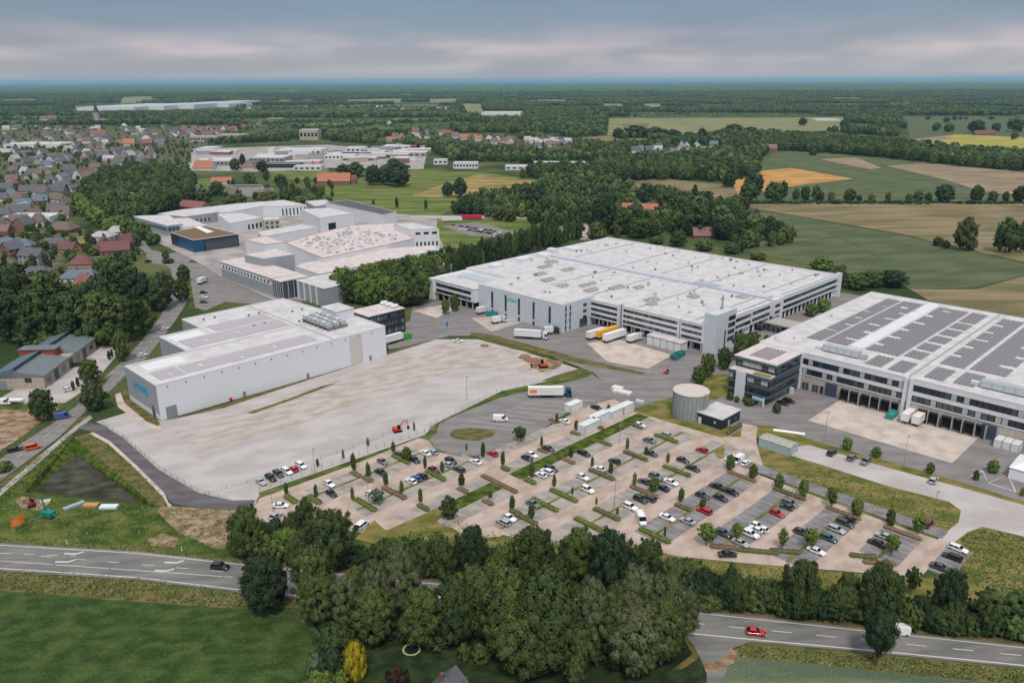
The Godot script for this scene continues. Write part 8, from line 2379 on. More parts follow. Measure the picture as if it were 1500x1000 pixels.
	belt(xz([59.9, -584.3, 90.4, -578.5, 129.2, -596.7, 165.3, -542.6, 201.5, -566.3, 212.9, -624.2, 197.8, -656.4, 181.5, -680.9, 138.3, -641.2, 90.8, -617.5, 66.7, -642.6]), 12, 6, 13, [["broad", "oak", 0.42], ["broad", "deep", 0.42], ["broad", "oak", 0.36], ["shrub", "lime", 0.7], ["broad", "lime", 0.4]], z24, w, 9)
	belt(xz([94.9, -736.6, 143.7, -667.6, 183.3, -688, 208.9, -694.9, 212.9, -742.3, 159.2, -743.5, 103.5, -780.1]), 12, 8, 12, [["broad", "oak", 0.42], ["broad", "deep", 0.42], ["broad", "oak", 0.36], ["broad", "lime", 0.4]], z24, w, 10)
	var z30 := "in the wood beyond the meadow"
	belt(xz([8.8, -963.5, 121.4, -920.6, 168.6, -945.4, 232.1, -943.6, 299.5, -955.3, 317.6, -1044.4, 296.1, -1133.2, 201.4, -1136.4, 115.8, -1050.6, 45.1, -1052.8]), 13, 11, 16, [["broad", "oak", 0.42], ["broad", "deep", 0.42], ["broad", "oak", 0.36], ["broad", "lime", 0.4]], z30, w, 11)
	var z31 := "in the belt between far fields"
	belt(xz([421.5, -1329.5, 500.5, -1326.4, 557.2, -1205.6, 600, -1095.5, 645.1, -1018.5, 701.6, -930.6, 730.9, -971, 679.8, -1075.2, 634.8, -1161, 618.9, -1271.8, 675.7, -1416.8, 493.7, -1554.7]), 12, 12, 16, [["broad", "oak", 0.42], ["broad", "deep", 0.42], ["broad", "oak", 0.36], ["broad", "lime", 0.4]], z31, w, 12)
	var z32 := "in the hedge across the fields"
	belt(xz([215.6, -764, 573.2, -753.6, 568.5, -747.2, 213.2, -755.2]), 5, 2, 3.5, [["shrub", "deep", 1.0], ["shrub", "oak", 1.0]], z32, w, 13)
	var z33 := "between pasture and factory"
	belt(xz([-279.2, -931.4, -214.7, -942.7, -169, -795.8, -181.1, -759.6, -218.6, -778.3]), 22, 5, 9, [["broad", "oak", 0.42], ["broad", "deep", 0.42], ["broad", "oak", 0.36], ["broad", "lime", 0.4]], z33, w, 14)
	belt(xz([-358.1, -920.8, -286.8, -971.8, -174.6, -759.5, -292.3, -762.1]), 30, 5, 9, [["broad", "oak", 0.42], ["broad", "deep", 0.42], ["broad", "oak", 0.36], ["broad", "lime", 0.4]], z33, w, 15)
	belt(xz([42.6, -157.9, 111.7, -146.5, 108.9, -141.9, 38.7, -150.4]), 3.6, 2.5, 4.5, [["shrub", "oak", 0.75], ["shrub", "lime", 0.7]], z3, w, 16)
	var z34 := "under the trees above the main road"
	belt(xz([-36.5, -175.5, -8.5, -168.7, 39.5, -158.5, 38.2, -151.9, -18, -162, -53.3, -167.3]), 4.2, 2.0, 4.0, [["shrub", "oak", 0.8], ["shrub", "lime", 0.8], ["shrub", "deep", 0.8]], z34, w, 17)
	var z35 := "under the trees below the main road"
	belt(xz([-42.6, -142.7, -22.7, -147.2, 35.6, -139.1, 36.3, -135.9, 20.1, -130, -7.2, -136.1, -27.3, -138.3]), 4.6, 2.0, 4.0, [["shrub", "deep", 0.8], ["shrub", "oak", 0.8]], z35, w, 18)
	hedge(-116.5, 152.5, 8.4, 1.7, 0.9, "hedge_olive", -45, "in the paved car park", 300)
	hedge(-116.7, 145.0, 8.8, 1.7, 0.9, "hedge", -45, "in the paved car park", 301)
	hedge(-101.1, 152.8, 9.2, 1.7, 0.9, "hedge", -45, "in the paved car park", 302)
	hedge(-131.8, 169.4, 9.1, 1.7, 0.9, "hedge_olive", -45, "in the paved car park", 303)
	hedge(-116.7, 169.8, 9.1, 1.7, 0.7, "hedge_brown", -45, "in the paved car park", 304)
	hedge(-103.8, 170.0, 4.6, 1.7, 0.9, "hedge_olive", -45, "in the paved car park", 305)
	hedge(-132.1, 186.5, 8.6, 1.7, 0.9, "hedge_olive", -45, "in the paved car park", 306)
	hedge(-117.2, 187.0, 9.1, 1.7, 0.9, "hedge", -45, "in the paved car park", 307)
	hedge(-132.5, 203.8, 8.4, 1.7, 0.9, "hedge", -45, "in the paved car park", 308)
	hedge(-101.6, 197.6, 8.8, 1.7, 0.7, "hedge_brown", -45, "in the paved car park", 309)
	hedge(-86.6, 197.6, 9.1, 1.7, 0.9, "hedge_olive", -45, "in the paved car park", 310)
	hedge(-71.3, 198.0, 8.9, 1.7, 0.7, "hedge_brown", -45, "in the paved car park", 311)
	hedge(-56.2, 199.0, 8.9, 1.7, 0.7, "hedge_brown", -45, "in the paved car park", 312)
	hedge(-149.5, 144.0, 14.4, 1.7, 0.7, "hedge_brown", -45, "in the paved car park", 313)
	hedge(-131.6, 152.0, 9.6, 1.7, 0.9, "hedge", -45, "in the paved car park", 314)
	hedge(-134.6, 135.7, 3.6, 1.7, 0.9, "hedge_olive", -45, "in the paved car park", 315)
	hedge(-130.2, 135.4, 7.3, 1.7, 0.9, "hedge_olive", -45, "in the paved car park", 316)
	hedge(-131.9, 144.4, 9.4, 1.7, 0.9, "hedge", -45, "in the paved car park", 317)
	hedge(-166.5, 134.2, 8.4, 1.7, 0.9, "hedge", -45, "in the paved car park", 318)
	hedge(-154.2, 134.0, 3.5, 1.7, 0.7, "hedge_brown", -45, "in the paved car park", 319)
	hedge(-144.0, 134.3, 3.4, 1.7, 0.7, "hedge_brown", -45, "in the paved car park", 320)
	hedge(-154.8, 151.8, 3.0, 1.7, 0.9, "hedge_olive", -45, "in the paved car park", 321)
	hedge(-155.2, 168.8, 3.6, 1.7, 0.7, "hedge_brown", -45, "in the paved car park", 322)
	hedge(-144.6, 169.2, 4.4, 1.7, 0.7, "hedge_brown", -45, "in the paved car park", 323)
	hedge(-144.2, 151.4, 4.1, 1.7, 0.9, "hedge", -45, "in the paved car park", 324)
	hedge(-154.6, 119.8, 4.0, 1.7, 0.9, "hedge_olive", -45, "in the paved car park", 325)
	hedge(-144.5, 187.0, 4.4, 1.7, 0.9, "hedge", -45, "in the paved car park", 326)
	hedge(-144.8, 205.0, 3.9, 1.7, 0.9, "hedge_olive", -45, "in the paved car park", 327)
	hedge(-184.8, 96.6, 5.5, 1.9, 0.8, "hedge", -45, "in the paved car park", 328)
	hedge(-179.9, 101.1, 6.0, 1.9, 0.8, "hedge", -45, "in the paved car park", 329)
	hedge(-167.3, 109.5, 9.0, 1.9, 0.8, "hedge", -45, "in the paved car park", 330)
	hedge(-184.3, 118.0, 4.0, 1.9, 0.8, "hedge_brown", -45, "in the paved car park", 331)
	hedge(-179.1, 118.7, 4.0, 1.9, 0.8, "hedge_brown", -45, "in the paved car park", 332)
	hedge(-169.6, 119.0, 4.5, 1.9, 0.8, "hedge_brown", -45, "in the paved car park", 333)
	hedge(-164.7, 119.4, 5.0, 1.9, 0.8, "hedge_brown", -45, "in the paved car park", 334)
	hedge(-182.5, 133.6, 8.0, 1.9, 0.8, "hedge", -45, "in the paved car park", 335)
	hedge(-78.6, 164.9, 10.0, 1.7, 0.7, "hedge_olive", -10, "in the paved car park", 336)
	hedge(-85.6, 160.6, 6.0, 1.7, 0.7, "hedge_brown", -10, "in the paved car park", 337)
	hedge(-73.7, 169.7, 7.0, 1.7, 0.7, "hedge_olive", -10, "in the paved car park", 338)
	hedge(-59.0, 181.3, 6.0, 1.7, 0.7, "hedge_olive", -10, "in the paved car park", 339)
	hedge(-55.1, 181.1, 7.0, 1.7, 0.7, "hedge_brown", -10, "in the paved car park", 340)
	hedge(-168.3, 188.5, 4.0, 1.7, 0.7, "hedge_brown", -45, "in the paved car park", 341)
	hedge(-156.4, 186.1, 3.4, 1.7, 0.7, "hedge_brown", -45, "in the paved car park", 342)
	hedge(-153.8, 195.5, 3.0, 1.7, 0.7, "hedge_olive", -45, "in the paved car park", 343)
	hedge(-120.2, 225.6, 9.0, 1.4, 1.5, "hedge_olive", 48, "in the paved car park", 344)
	var z36 := "in gardens of the near town"
	belt(xz([-490.1, -766.5, -448.8, -812.1, -348.5, -634.8, -278.1, -584.9, -250.5, -535.6, -239, -444.7, -276, -415.4]), 15, 4, 8, [["broad", "lime", 0.45], ["broad", "oak", 0.45], ["shrub", "lime", 0.7], ["cone", "deep", 0.28]], z36, w, 19)
	var gr := MB.new()
	var gg := RandomNumberGenerator.new()
	gg.seed = 3
	for i in 9:
		var d := Vector3(gg.randfn() * 0.7, 1, gg.randfn() * 0.7).normalized()
		gr.col = Color.WHITE * gg.randf_range(0.75, 1.2)
		var p := Vector3(gg.randf_range(-0.8, 0.8), 0.35, gg.randf_range(-0.8, 0.8))
		leaf(gr, p, (Vector3(gg.randfn(), 1.2, gg.randfn())).normalized(), Vector3.UP, gg.randf_range(0.4, 0.75), 0.3, gg, d)
	var xs := []
	xs.append_array(tufts(xz([-154.6, -197.5, -139.9, -201.6, -137, -202.4, -121, -198.8, -98.6, -194.9, -94.5, -196, -76.2, -194, -69.4, -175.7, -76, -170.3, -130.5, -176.7, -142.2, -178.7]), 5200, 0.35, 0.18, 5200))
	xs.append_array(tufts(xz([-148.4, -243.5, -145.5, -241.3, -140.3, -203.6, -148.4, -196.7, -155.4, -198.7, -148.4, -227.2]), 1500, 0.4, 0.1, 1500))
	xs.append_array(tufts(xz([-141.2, -245.1, -128.8, -233.5, -112.7, -216.8, -98.6, -201.8, -96.2, -194.5, -98.7, -195.6, -145.5, -241.3]), 2600, 0.4, 0.4, 2600))
	xs.append_array(tufts(xz([-138.4, -167.8, -124, -166, -89.2, -162.2, -62.5, -157, -23.1, -150.7, -7.7, -148.3, -22.5, -146, -47.7, -151.3, -61.3, -150.9, -102, -155.6, -119, -157.8, -132.1, -158.4]), 9000, 0.5, 0.5, 9000))
	xs.append_array(tufts(xz([46, -137.9, 76.4, -134.3, 101.7, -130.2, 116.6, -128.2, 113.5, -123.8, 99.4, -126.4, 74.5, -130.1, 55.2, -133.6, 46.5, -134.4]), 5200, 0.5, 0.5, 5200))
	xs.append_array(tufts(xz([-147.1, -180.7, -132.1, -179.3, -95.1, -175.3, -63.9, -169.1, -65, -167.3, -94.4, -173.7, -130.9, -177.3, -145.8, -178.7]), 1800, 0.4, 0.5, 1800))
	xs.append_array(tufts(xz([73.5, -214.6, 93.5, -218.9, 108.2, -205.1, 121.2, -196.1, 118.6, -186, 108.1, -177.8, 97.4, -189.3, 83.8, -202.9]), 4200, 0.4, 0.42, 4200))
	xs.append_array(tufts(xz([118.2, -180.3, 123.2, -182.9, 131.2, -178.3, 152, -160, 137, -140.7, 110.7, -144.9, 107.3, -160.2, 111.7, -174.6]), 8000, 0.45, 0.42, 8000))
	xs.append_array(tufts(xz([-33.7, -180.3, -19, -195.1, -9.1, -183.4, 8.6, -178.4, 31, -176.1, 40.2, -169.9, 57.8, -166.6, 81, -162.6, 95.5, -160.8, 40, -160.6, -8.7, -171.7]), 8000, 0.5, 0.35, 8000))
	xs.append_array(tufts(xz([-137.7, -157.4, -101.6, -154.9, -78.3, -151.3, -60.9, -149.7, -48, -146.6, -41.2, -140.7, -37.5, -125.6, -39.1, -107.8, -107.5, -108.1]), 9000, 0.22, 0.03, 9000))
	scatter("grass", "rough grass on the verges and meadows", xs, gr.mesh(true), 61)
	plant_all()



var all_trees := []

func grow(shape: String, look: String, zone: String, end: String, a: Array) -> void:
	for i in range(0, a.size(), 4):
		all_trees.append([shape, look, float(a[i]), float(a[i + 1]), float(a[i + 2]), float(a[i + 3]), zone, end])


func houses(zone: String, a: Array) -> void:
	for h in a:
		house(h[0], h[1], h[2], h[3], h[4], h[5], h[6], h[7], h[8], h[9], h[10], zone)


func house_rows(zone: String, lines: Array, n: int, sd: int, roofs: Array) -> void:
	var g := RandomNumberGenerator.new()
	g.seed = sd
	var had := []
	var tries := 0
	while had.size() < n and tries < n * 40:
		tries += 1
		var l: Array = lines[g.randi() % lines.size()]
		var p := Vector2(l[0], l[1]).lerp(Vector2(l[2], l[3]), g.randf())
		p.y += g.randf_range(-0.035, 0.035) * p.y
		var near := false
		for q in had:
			if p.distance_to(q) < 14.0:
				near = true
				break
		if near:
			continue
		had.append(p)
		house(p.x, p.y, g.randi_range(10, 16), g.randi_range(9, 11), [4.0, 5.0, 5.5][g.randi() % 3], g.randf_range(4, 6.5), [0, 15, -20, 70, 85, 10][g.randi() % 6], roofs[g.randi() % roofs.size()], ["white", "white", "cream", "brick", "grey"][g.randi() % 5], g.randf() > 0.8, 0, zone)


func cars(zone: String, end: String, group: String, a: Array) -> void:
	for c in a:
		car(c[0], c[1], c[2], c[3], c[4], zone, end, group)


func belt(pts: PackedVector2Array, gap: float, h0: float, h1: float, kinds: Array, zone: String, end: String, sd: int) -> void:
	# trees spread over an area: kinds are [shape, look, width to height]
	var g := RandomNumberGenerator.new()
	g.seed = sd
	var lo := pts[0]
	var hi := pts[0]
	for p in pts:
		lo = lo.min(p)
		hi = hi.max(p)
	var z := lo.y
	var row := 0
	while z < hi.y + gap:
		var x := lo.x + (gap * 0.5 if row % 2 else 0.0)
		while x < hi.x + gap:
			var p := Vector2(x + g.randf_range(-0.36, 0.36) * gap, z + g.randf_range(-0.36, 0.36) * gap)
			var k: Array = kinds[g.randi() % kinds.size()]
			var h := g.randf_range(h0, h1)
			if Geometry2D.is_point_in_polygon(p, pts):
				all_trees.append([k[0], k[1], p.x, p.y, h, h * k[2] * g.randf_range(0.85, 1.15), zone, end])
			x += gap
		z += gap * 0.86
		row += 1


func plant_all() -> void:
	all_trees.sort_custom(func(a, b): return a[4] * a[5] / (a[2] * a[2] + a[3] * a[3]) > b[4] * b[5] / (b[2] * b[2] + b[3] * b[3]))
	var rest := []
	var k := 0
	for i in all_trees.size():
		var a: Array = all_trees[i]
		var ang: float = absf(a[2]) / -a[3]
		if k < 400 and ang < 0.70:
			k += 1
			var d := sqrt(a[2] * a[2] + a[3] * a[3])
			var fine := 2 if d < 250 and a[4] > 6.5 else (1 if d < 620 and a[4] > 4.5 else 0)
			if a[0] == "shrub" and fine == 0:
				fine = 0 if d > 420 else 1
			tree(a[0], a[1], a[2], a[3], a[4], a[5], a[6], a[7], fine, i)
		else:
			rest.append(a)
	var xs := []
	for a in rest:
		xs.append([a[2], a[3], a[4], a[5], a[1]])
	scatter("woodland", "the smaller trees of the woods and gardens beyond the estate", xs, crown("broad", 301, 360, 0.17, 2.2), 41)


func scatter(called: String, label: String, xs: Array, m: ArrayMesh, sd: int) -> void:
	if xs.is_empty():
		return
	var g := RandomNumberGenerator.new()
	g.seed = sd
	var mm := MultiMesh.new()
	mm.transform_format = MultiMesh.TRANSFORM_3D
	mm.use_colors = true
	mm.mesh = m
	mm.instance_count = xs.size()
	var buf := PackedFloat32Array()
	buf.resize(xs.size() * 16)
	var i := 0
	for a in xs:
		var th := g.randf() * TAU
		var h: float = a[2]
		var r: float = a[3]
		var c := cos(th) * r
		var s := sin(th) * r
		buf[i] = c; buf[i + 1] = 0; buf[i + 2] = s; buf[i + 3] = a[0]
		buf[i + 4] = 0; buf[i + 5] = h; buf[i + 6] = 0; buf[i + 7] = -0.1
		buf[i + 8] = -s; buf[i + 9] = 0; buf[i + 10] = c; buf[i + 11] = a[1]
		var q := g.randf_range(0.62, 1.4)
		var col := Color(1.0, 1.0, 1.0)
		match a[4]:
			"fresh": col = Color(1.7, 1.6, 1.1)
			"lime": col = Color(1.25, 1.25, 1.1)
			"deep": col = Color(0.7, 0.8, 0.85)
			"birch": col = Color(1.6, 1.5, 1.6)
			"olive": col = Color(2.0, 1.6, 1.3)
			"grass": col = Color(1.9, 1.9, 1.6)
			"tan": col = Color(3.0, 2.1, 2.2)
		buf[i + 12] = col.r * q * g.randf_range(0.92, 1.1); buf[i + 13] = col.g * q; buf[i + 14] = col.b * q; buf[i + 15] = 1
		i += 16
	mm.buffer = buf
	var o := MultiMeshInstance3D.new()
	o.name = numbered(called)
	o.multimesh = mm
	o.material_override = leaf_mat("oak")
	add_child(o, true)
	tag(o, label, "", "", "stuff")


func town() -> void:
	var n := "in the near town"
	var m := "in the middle town"
	houses(n, [[-268.4,-488.5,14,11,5,4,5,"dark red","tan",true,1], [-303.2,-536.5,15,10,4.5,4,-15,"dark red","tan",false,1], [-270.2,-536.,18,11,4,5,20,"dark red","brick",false,1], [-285.2,-552.4,14,9,4,5,-60,"dark red","brick",false,1], [-274.,-559.4,12,9,4.5,5,70,"dark red","brick",false,1], [-248.6,-448.1,20,11,6,3.5,10,"blue grey","white",true,1], [-310.7,-508.8,15,10,6,4,-10,"slate","grey",false,1], [-336.9,-530.3,11,10,6,4.5,60,"slate","brick",false,1], [-339.2,-546.2,13,11,5,4,15,"blue grey","white",true,1], [-325.5,-560.3,18,10,4,3,10,"slate","grey",true,1], [-359.8,-560.8,16,10,4,3,0,"blue grey","grey",true,1], [-302.6,-585.3,16,12,4,3,-5,"pale","white",true,1], [-301.5,-604.4,14,11,4,3.5,20,"pale","grey",true,1], [-350.9,-619.7,20,14,3.5,5,-8,"brown","brick",true,1], [-286.9,-470.5,16,12,3.5,3,10,"slate","cream",true,1], [-239.8,-436.9,10,10,4.5,5,-30,"red","brick",false,1], [-252.8,-388.7,16,11,3,5.5,-5,"red","brick",false,1], [-231.1,-444.6,14,10,3.5,2.2,15,"slate","grey",true,1], [-389.6,-606.,12,10,4.5,4,0,"rose","brick",false,1]])
	houses(m, [[-391.5,-692.5,15,12,4,6,10,"brown","white",false,1], [-412.5,-743.5,13,10,5,5,70,"brown","cream",false,1], [-438.7,-774.3,14,10,5,5,-10,"brown","white",false,1], [-450.4,-765.6,13,10,5,5,20,"blue grey","brick",false,1], [-457.5,-744.4,14,10,4.5,4,0,"brown","white",true,1], [-439.6,-693.5,14,10,4,4,-10,"slate","white",true,1], [-444.,-716.1,16,10,4,4.5,5,"brown","brick",false,1], [-416.8,-693.,14,9,4,4,80,"brown","brick",false,1], [-478.9,-822.7,13,10,5,5,-20,"brown","grey",false,1], [-505.6,-838.8,13,10,5,5,10,"slate","grey",false,1], [-542.3,-866.6,14,10,4,5,0,"slate","brick",false,0], [-495.8,-894.,13,10,5,4,15,"slate","white",true,0], [-469.2,-864.8,14,9,4,4,60,"slate","white",false,0], [-535.3,-938.3,12,10,5,4.5,0,"slate","white",true,0], [-583.,-980.1,14,10,4.5,5,-30,"slate","white",false,0], [-635.3,-1033.3,13,10,5,5,20,"brown","brick",true,0], [-521.7,-978.4,14,12,5,7,80,"brown","white",false,0], [-501.1,-957.2,12,10,5,5,0,"brown","brick",false,0], [-549.5,-1071.,14,10,5,5,20,"brown","grey",false,0], [-586.1,-1072.2,13,10,4,5,-10,"slate","white",false,0], [-638.1,-1117.2,14,10,5,5,10,"blue grey","white",true,0], [-677.8,-1216.7,26,11,6,5,5,"brown","grey",false,0], [-689.5,-1166.,24,11,5,5,-20,"slate","white",false,0], [-665.8,-1100.3,12,9,5,4,0,"slate","white",false,0], [-551.5,-1132.8,14,10,5,5,20,"slate","white",true,0], [-599.9,-1214.,16,11,4,4,5,"pale","white",false,0], [-626.5,-1247.6,13,10,5,6,70,"blue grey","grey",false,0], [-574.3,-1202.5,14,10,5,5,0,"brown","grey",false,0], [-530.5,-1160.7,12,9,5,5,-20,"blue grey","grey",true,0], [-538.4,-1201.3,14,9,5,4,10,"brown","brick",false,0], [-650.,-1248.4,13,10,5,6,80,"slate","cream",false,0], [-605.5,-1293.2,12,9,5,5,10,"rose","brick",true,0]])
	houses("at the bottom edge of the garden", [[-13.5,-118.2,11,8,3.4,4.2,62,"slate","white",false,1]])
	houses("at the edge of town", [[-694.8,-1489.6,20,14,6,8,5,"orange","cream",false,0], [-667.6,-1504.3,18,12,5,7,0,"red","brick",false,0], [-789.1,-1594.8,22,13,6,8,70,"slate","grey",false,0], [-882.2,-1757.2,30,14,7,7,5,"red","cream",false,0], [-1379.7,-2440.8,22,14,8,8,0,"red","white",false,0], [-1376.,-2482.,26,14,8,8,0,"red","brick",false,0]])
	houses("among the fields and woods", [[-406.6,-1075.,26,16,4,8,-5,"orange","white",false,0], [-201.2,-916.6,36,16,5,8,5,"orange","brick",false,0], [-189.2,-922.6,24,14,5,5,5,"dark red","brick",false,0], [-350.8,-1081.8,18,14,4,5,0,"rose","cream",true,0], [-332.7,-926.5,22,12,3.5,4,10,"orange","white",false,0], [108.8,-675.2,30,14,4,9,-12,"orange","brick",false,1], [8.5,-782.3,14,10,3,5,0,"orange","brick",false,1], [142.7,-588.2,16,11,3,5,0,"rose","brick",false,1], [301.2,-1123.6,20,12,6,7,60,"rose","white",false,0], [427.8,-1342.4,16,11,5,6,0,"rose","brick",false,0], [984.2,-1707.4,44,14,4,6,0,"dark red","brick",false,0], [61.8,-1005.2,12,9,4,4,0,"orange","cream",false,0], [541.3,-1535.,14,10,4,5,0,"red","white",false,0], [228.5,-3043.2,26,12,5,7,0,"orange","white",false,0]])
	var a1 := "in the far streets"
	house_rows(a1, [[-831, -1326, -582, -1368], [-957, -1533, -612, -1502], [-1060, -1702, -655, -1644], [-1158, -1862, -707, -1815], [-1294, -2085, -743, -1996], [-842, -1464, -551, -1267], [-734, -1167, -615, -1203]], 100, 3, ["slate", "slate", "brown", "brown", "rose", "slate", "brown", "pale", "blue grey", "slate", "brown", "pale", "slate", "pale"])
	var a0 := "in the middle streets"
	house_rows(a0, [[-512, -803, -463, -832], [-459, -716, -400, -715], [-412, -639, -373, -638], [-580, -914, -515, -978], [-638, -1010, -559, -1054]], 26, 9, ["slate", "brown", "slate", "rose", "pale", "brown", "blue grey"])
	var a2 := "in the red terraces"
	house_rows(a2, [[-701, -1770, -604, -1882], [-753, -1916, -658, -1991]], 20, 4, ["dark red", "red", "red", "rose"])
	var a3 := "in the village strip"
	house_rows(a3, [[-262, -1626, -67, -1655], [-79, -1617, 13, -1507], [-221, -1790, -84, -1717]], 30, 5, ["slate", "brown", "rose", "red", "pale", "orange"])
	var a4 := "in the pale roofed hamlet"
	house_rows(a4, [[16, -1558, 104, -1455], [24, -1428, 117, -1554], [189, -1287, 285, -1361], [215, -1350, 358, -1476]], 30, 6, ["slate", "pale", "blue grey", "pale", "slate", "rose"])
	var a5 := "in the distant suburb"
	house_rows(a5, [[-715, -2281, -550, -2385], [-538, -2102, -358, -2295], [-387, -2297, -193, -2361], [-493, -3175, -247, -3377], [-1092, -3457, -847, -3696], [-735, -3593, -553, -3762]], 18, 7, ["slate", "pale", "red", "brown", "rose", "pale"])


func landscape() -> void:
	# everything between the fields out to the horizon is wood; towns and clearings stay open
	var open := []
	var thin := []
	var fm := [mats.far_field, mats.crop_green, mats.meadow, mats.far_field, mats.crop_tan]
	var fi := 0
	for a in [[-1108, -5062, -995, -5101, -915, -4659, -1016, -4672], [545, -7370, 744, -7288, 710, -7056, 536, -7092], [2942, -6632, 3043, -6700, 2777, -6120, 2724, -6130], [49, -4819, 290, -4809, 266, -4597, 61, -4624], [3965, -11277, 4220, -11434, 3978, -10802, 3828, -10853], [-5556, -14780, -5166, -14430, -4939, -13761, -5191, -13847], [4757, -11112, 4938, -10858, 4691, -10343, 4476, -10415], [243, -4979, 327, -4928, 308, -4698, 235, -4708], [-3528, -7412, -3148, -7246, -3095, -7088, -3382, -7141], [1236, -3878, 1485, -3874, 1381, -3632, 1179, -3654], [2130, -7074, 2307, -6906, 2225, -6691, 2040, -6728], [-56, -13303, 34, -12806, 29, -12602, -48, -12629], [6202, -10132, 6580, -10314, 6044, -9491, 5862, -9549], [1740, -7165, 1853, -7265, 1739, -6831, 1668, -6845], [2290, -4354, 2512, -4316, 2340, -4039, 2151, -4062], [-293, -13110, -6, -13466, -19, -12072, -255, -12153], [-8657, -16760, -8232, -16736, -7811, -15838, -8238, -15994], [3292, -6792, 3341, -6705, 3236, -6500, 3164, -6515], [-6305, -14975, -6323, -15270, -5599, -13506, -5695, -13537], [-1128, -7456, -814, -7362, -774, -6873, -1030, -6922], [-2280, -7821, -1974, -7719, -1925, -7471, -2177, -7522], [-2948, -10509, -2717, -10394, -2623, -9997, -2807, -10045], [-9983, -16537, -9463, -15916, -9365, -15738, -9528, -15796], [1544, -6825, 1739, -6666, 1693, -6529, 1500, -6566], [-423, -8635, -229, -8479, -224, -8000, -383, -8036], [4091, -9878, 4154, -9640, 4064, -9449, 3939, -9486], [1932, -4258, 2036, -4215, 1891, -3924, 1794, -3936], [1259, -3891, 1501, -3842, 1416, -3655, 1205, -3678], [158, -4993, 326, -4918, 304, -4713, 160, -4732], [2491, -7998, 2691, -8023, 2490, -7446, 2342, -7480], [2623, -11855, 2676, -11603, 2593, -11267, 2506, -11297], [5713, -11027, 5818, -10848, 5568, -10399, 5426, -10448], [-10052, -16766, -9483, -16391, -8872, -15304, -9232, -15428], [-1431, -4963, -1340, -5010, -1217, -4528, -1304, -4539], [1080, -6868, 1337, -6763, 1290, -6590, 1059, -6634], [-746, -13073, -508, -13420, -465, -11974, -673, -12043], [-2470, -5586, -2271, -5500, -2103, -5072, -2244, -5091], [-10291, -16556, -10590, -17231, -9215, -14981, -9332, -15021], [1842, -4732, 2050, -4685, 1891, -4344, 1714, -4367], [260, -4724, 462, -4690, 437, -4542, 263, -4565], [-564, -4012, -347, -3989, -344, -3828, -529, -3848], [2185, -6414, 2336, -6462, 2183, -6055, 2078, -6075], [3283, -5906, 3404, -5872, 3200, -5529, 3093, -5548], [2564, -10337, 2603, -10017, 2512, -9688, 2418, -9716], [1924, -9022, 2096, -9125, 1930, -8427, 1812, -8457], [2427, -6737, 2555, -6786, 2407, -6406, 2320, -6423], [2350, -10925, 2612, -10876, 2448, -10244, 2233, -10310], [-3444, -10533, -3049, -10325, -2909, -9798, -3211, -9875], [-4601, -11215, -4525, -11244, -4273, -10604, -4355, -10626], [1011, -6829, 1210, -6710, 1122, -6278, 947, -6310], [2049, -5311, 2185, -5221, 2088, -5007, 1950, -5028], [-641, -4475, -385, -4415, -378, -4203, -591, -4229], [1536, -12792, 1795, -12354, 1732, -12020, 1473, -12112], [-3803, -6297, -3641, -6179, -3510, -5948, -3596, -5961], [713, -5742, 968, -5767, 900, -5429, 693, -5462], [3615, -7016, 3733, -7053, 3508, -6635, 3434, -6651], [-5209, -10177, -4754, -9921, -4608, -9582, -4926, -9658], [-1083, -11831, -993, -11795, -933, -11042, -1008, -11065], [-3278, -8712, -2955, -8476, -2926, -8358, -3150, -8407], [1014, -7203, 1194, -7307, 1129, -6956, 993, -6984], [-86, -5383, 39, -5305, 31, -5046, -73, -5061], [171, -7109, 377, -7201, 333, -6527, 169, -6557], [556, -5722, 764, -5627, 732, -5470, 548, -5500], [-1441, -5143, -1152, -5096, -1128, -4932, -1375, -4966], [-5769, -14775, -5444, -14680, -5021, -13502, -5293, -13592], [590, -10238, 775, -10237, 723, -9673, 570, -9716], [-1290, -7914, -1196, -7967, -1119, -7424, -1208, -7442], [2638, -4575, 2831, -4551, 2695, -4346, 2532, -4368], [-1898, -5566, -1612, -5447, -1593, -5342, -1819, -5375], [234, -1633, 275, -1640, 259, -1564, 222, -1566], [-466, -1841, -439, -1852, -421, -1761, -448, -1762], [-222, -1267, -194, -1271, -190, -1226, -217, -1227], [-342, -2022, -286, -2033, -283, -1965, -336, -1968], [76, -1949, 120, -1961, 109, -1847, 70, -1849], [-119, -1740, -92, -1750, -90, -1665, -116, -1666], [-773, -2619, -728, -2639, -682, -2454, -729, -2457], [-71, -2097, -43, -2111, -44, -2026, -71, -2027], [249, -1281, 268, -1286, 256, -1235, 240, -1236], [-404, -1775, -371, -1784, -355, -1689, -387, -1690], [301, -2216, 374, -2229, 344, -2087, 281, -2091], [330, -1426, 352, -1432, 337, -1378, 318, -1379], [-4, -1274, 11, -1279, 9, -1246, -5, -1247], [-119, -1796, -70, -1805, -73, -1748, -119, -1751], [202, -2674, 292, -2692, 267, -2535, 187, -2541], [160, -1503, 200, -1510, 188, -1446, 152, -1448]]:
		sheet("field", xz(a), fm[fi % 5], "small clearing among the distant woods", 0.8 + fi * 0.01)
		open.append(xz(a))
		fi += 1
	open.append(xz([190.7, -769, 577.9, -760.2, 258.6, -320.1, 73, -322]))
	open.append(xz([228.5, -763.7, 574.8, -755.8, 741.2, -985.2, 659.5, -1042, 562.1, -1216.3, 436.1, -1369.2, 341.4, -1131.7]))
	open.append(xz([240.7, -930.2, 320, -1052.5, 378.1, -1093.7, 273.7, -846.2, 210.3, -768.6]))
	open.append(xz([123, -933.4, 181.4, -972.5, 252, -904.6, 218.4, -750.7, 168.3, -788, 107.4, -850.3]))
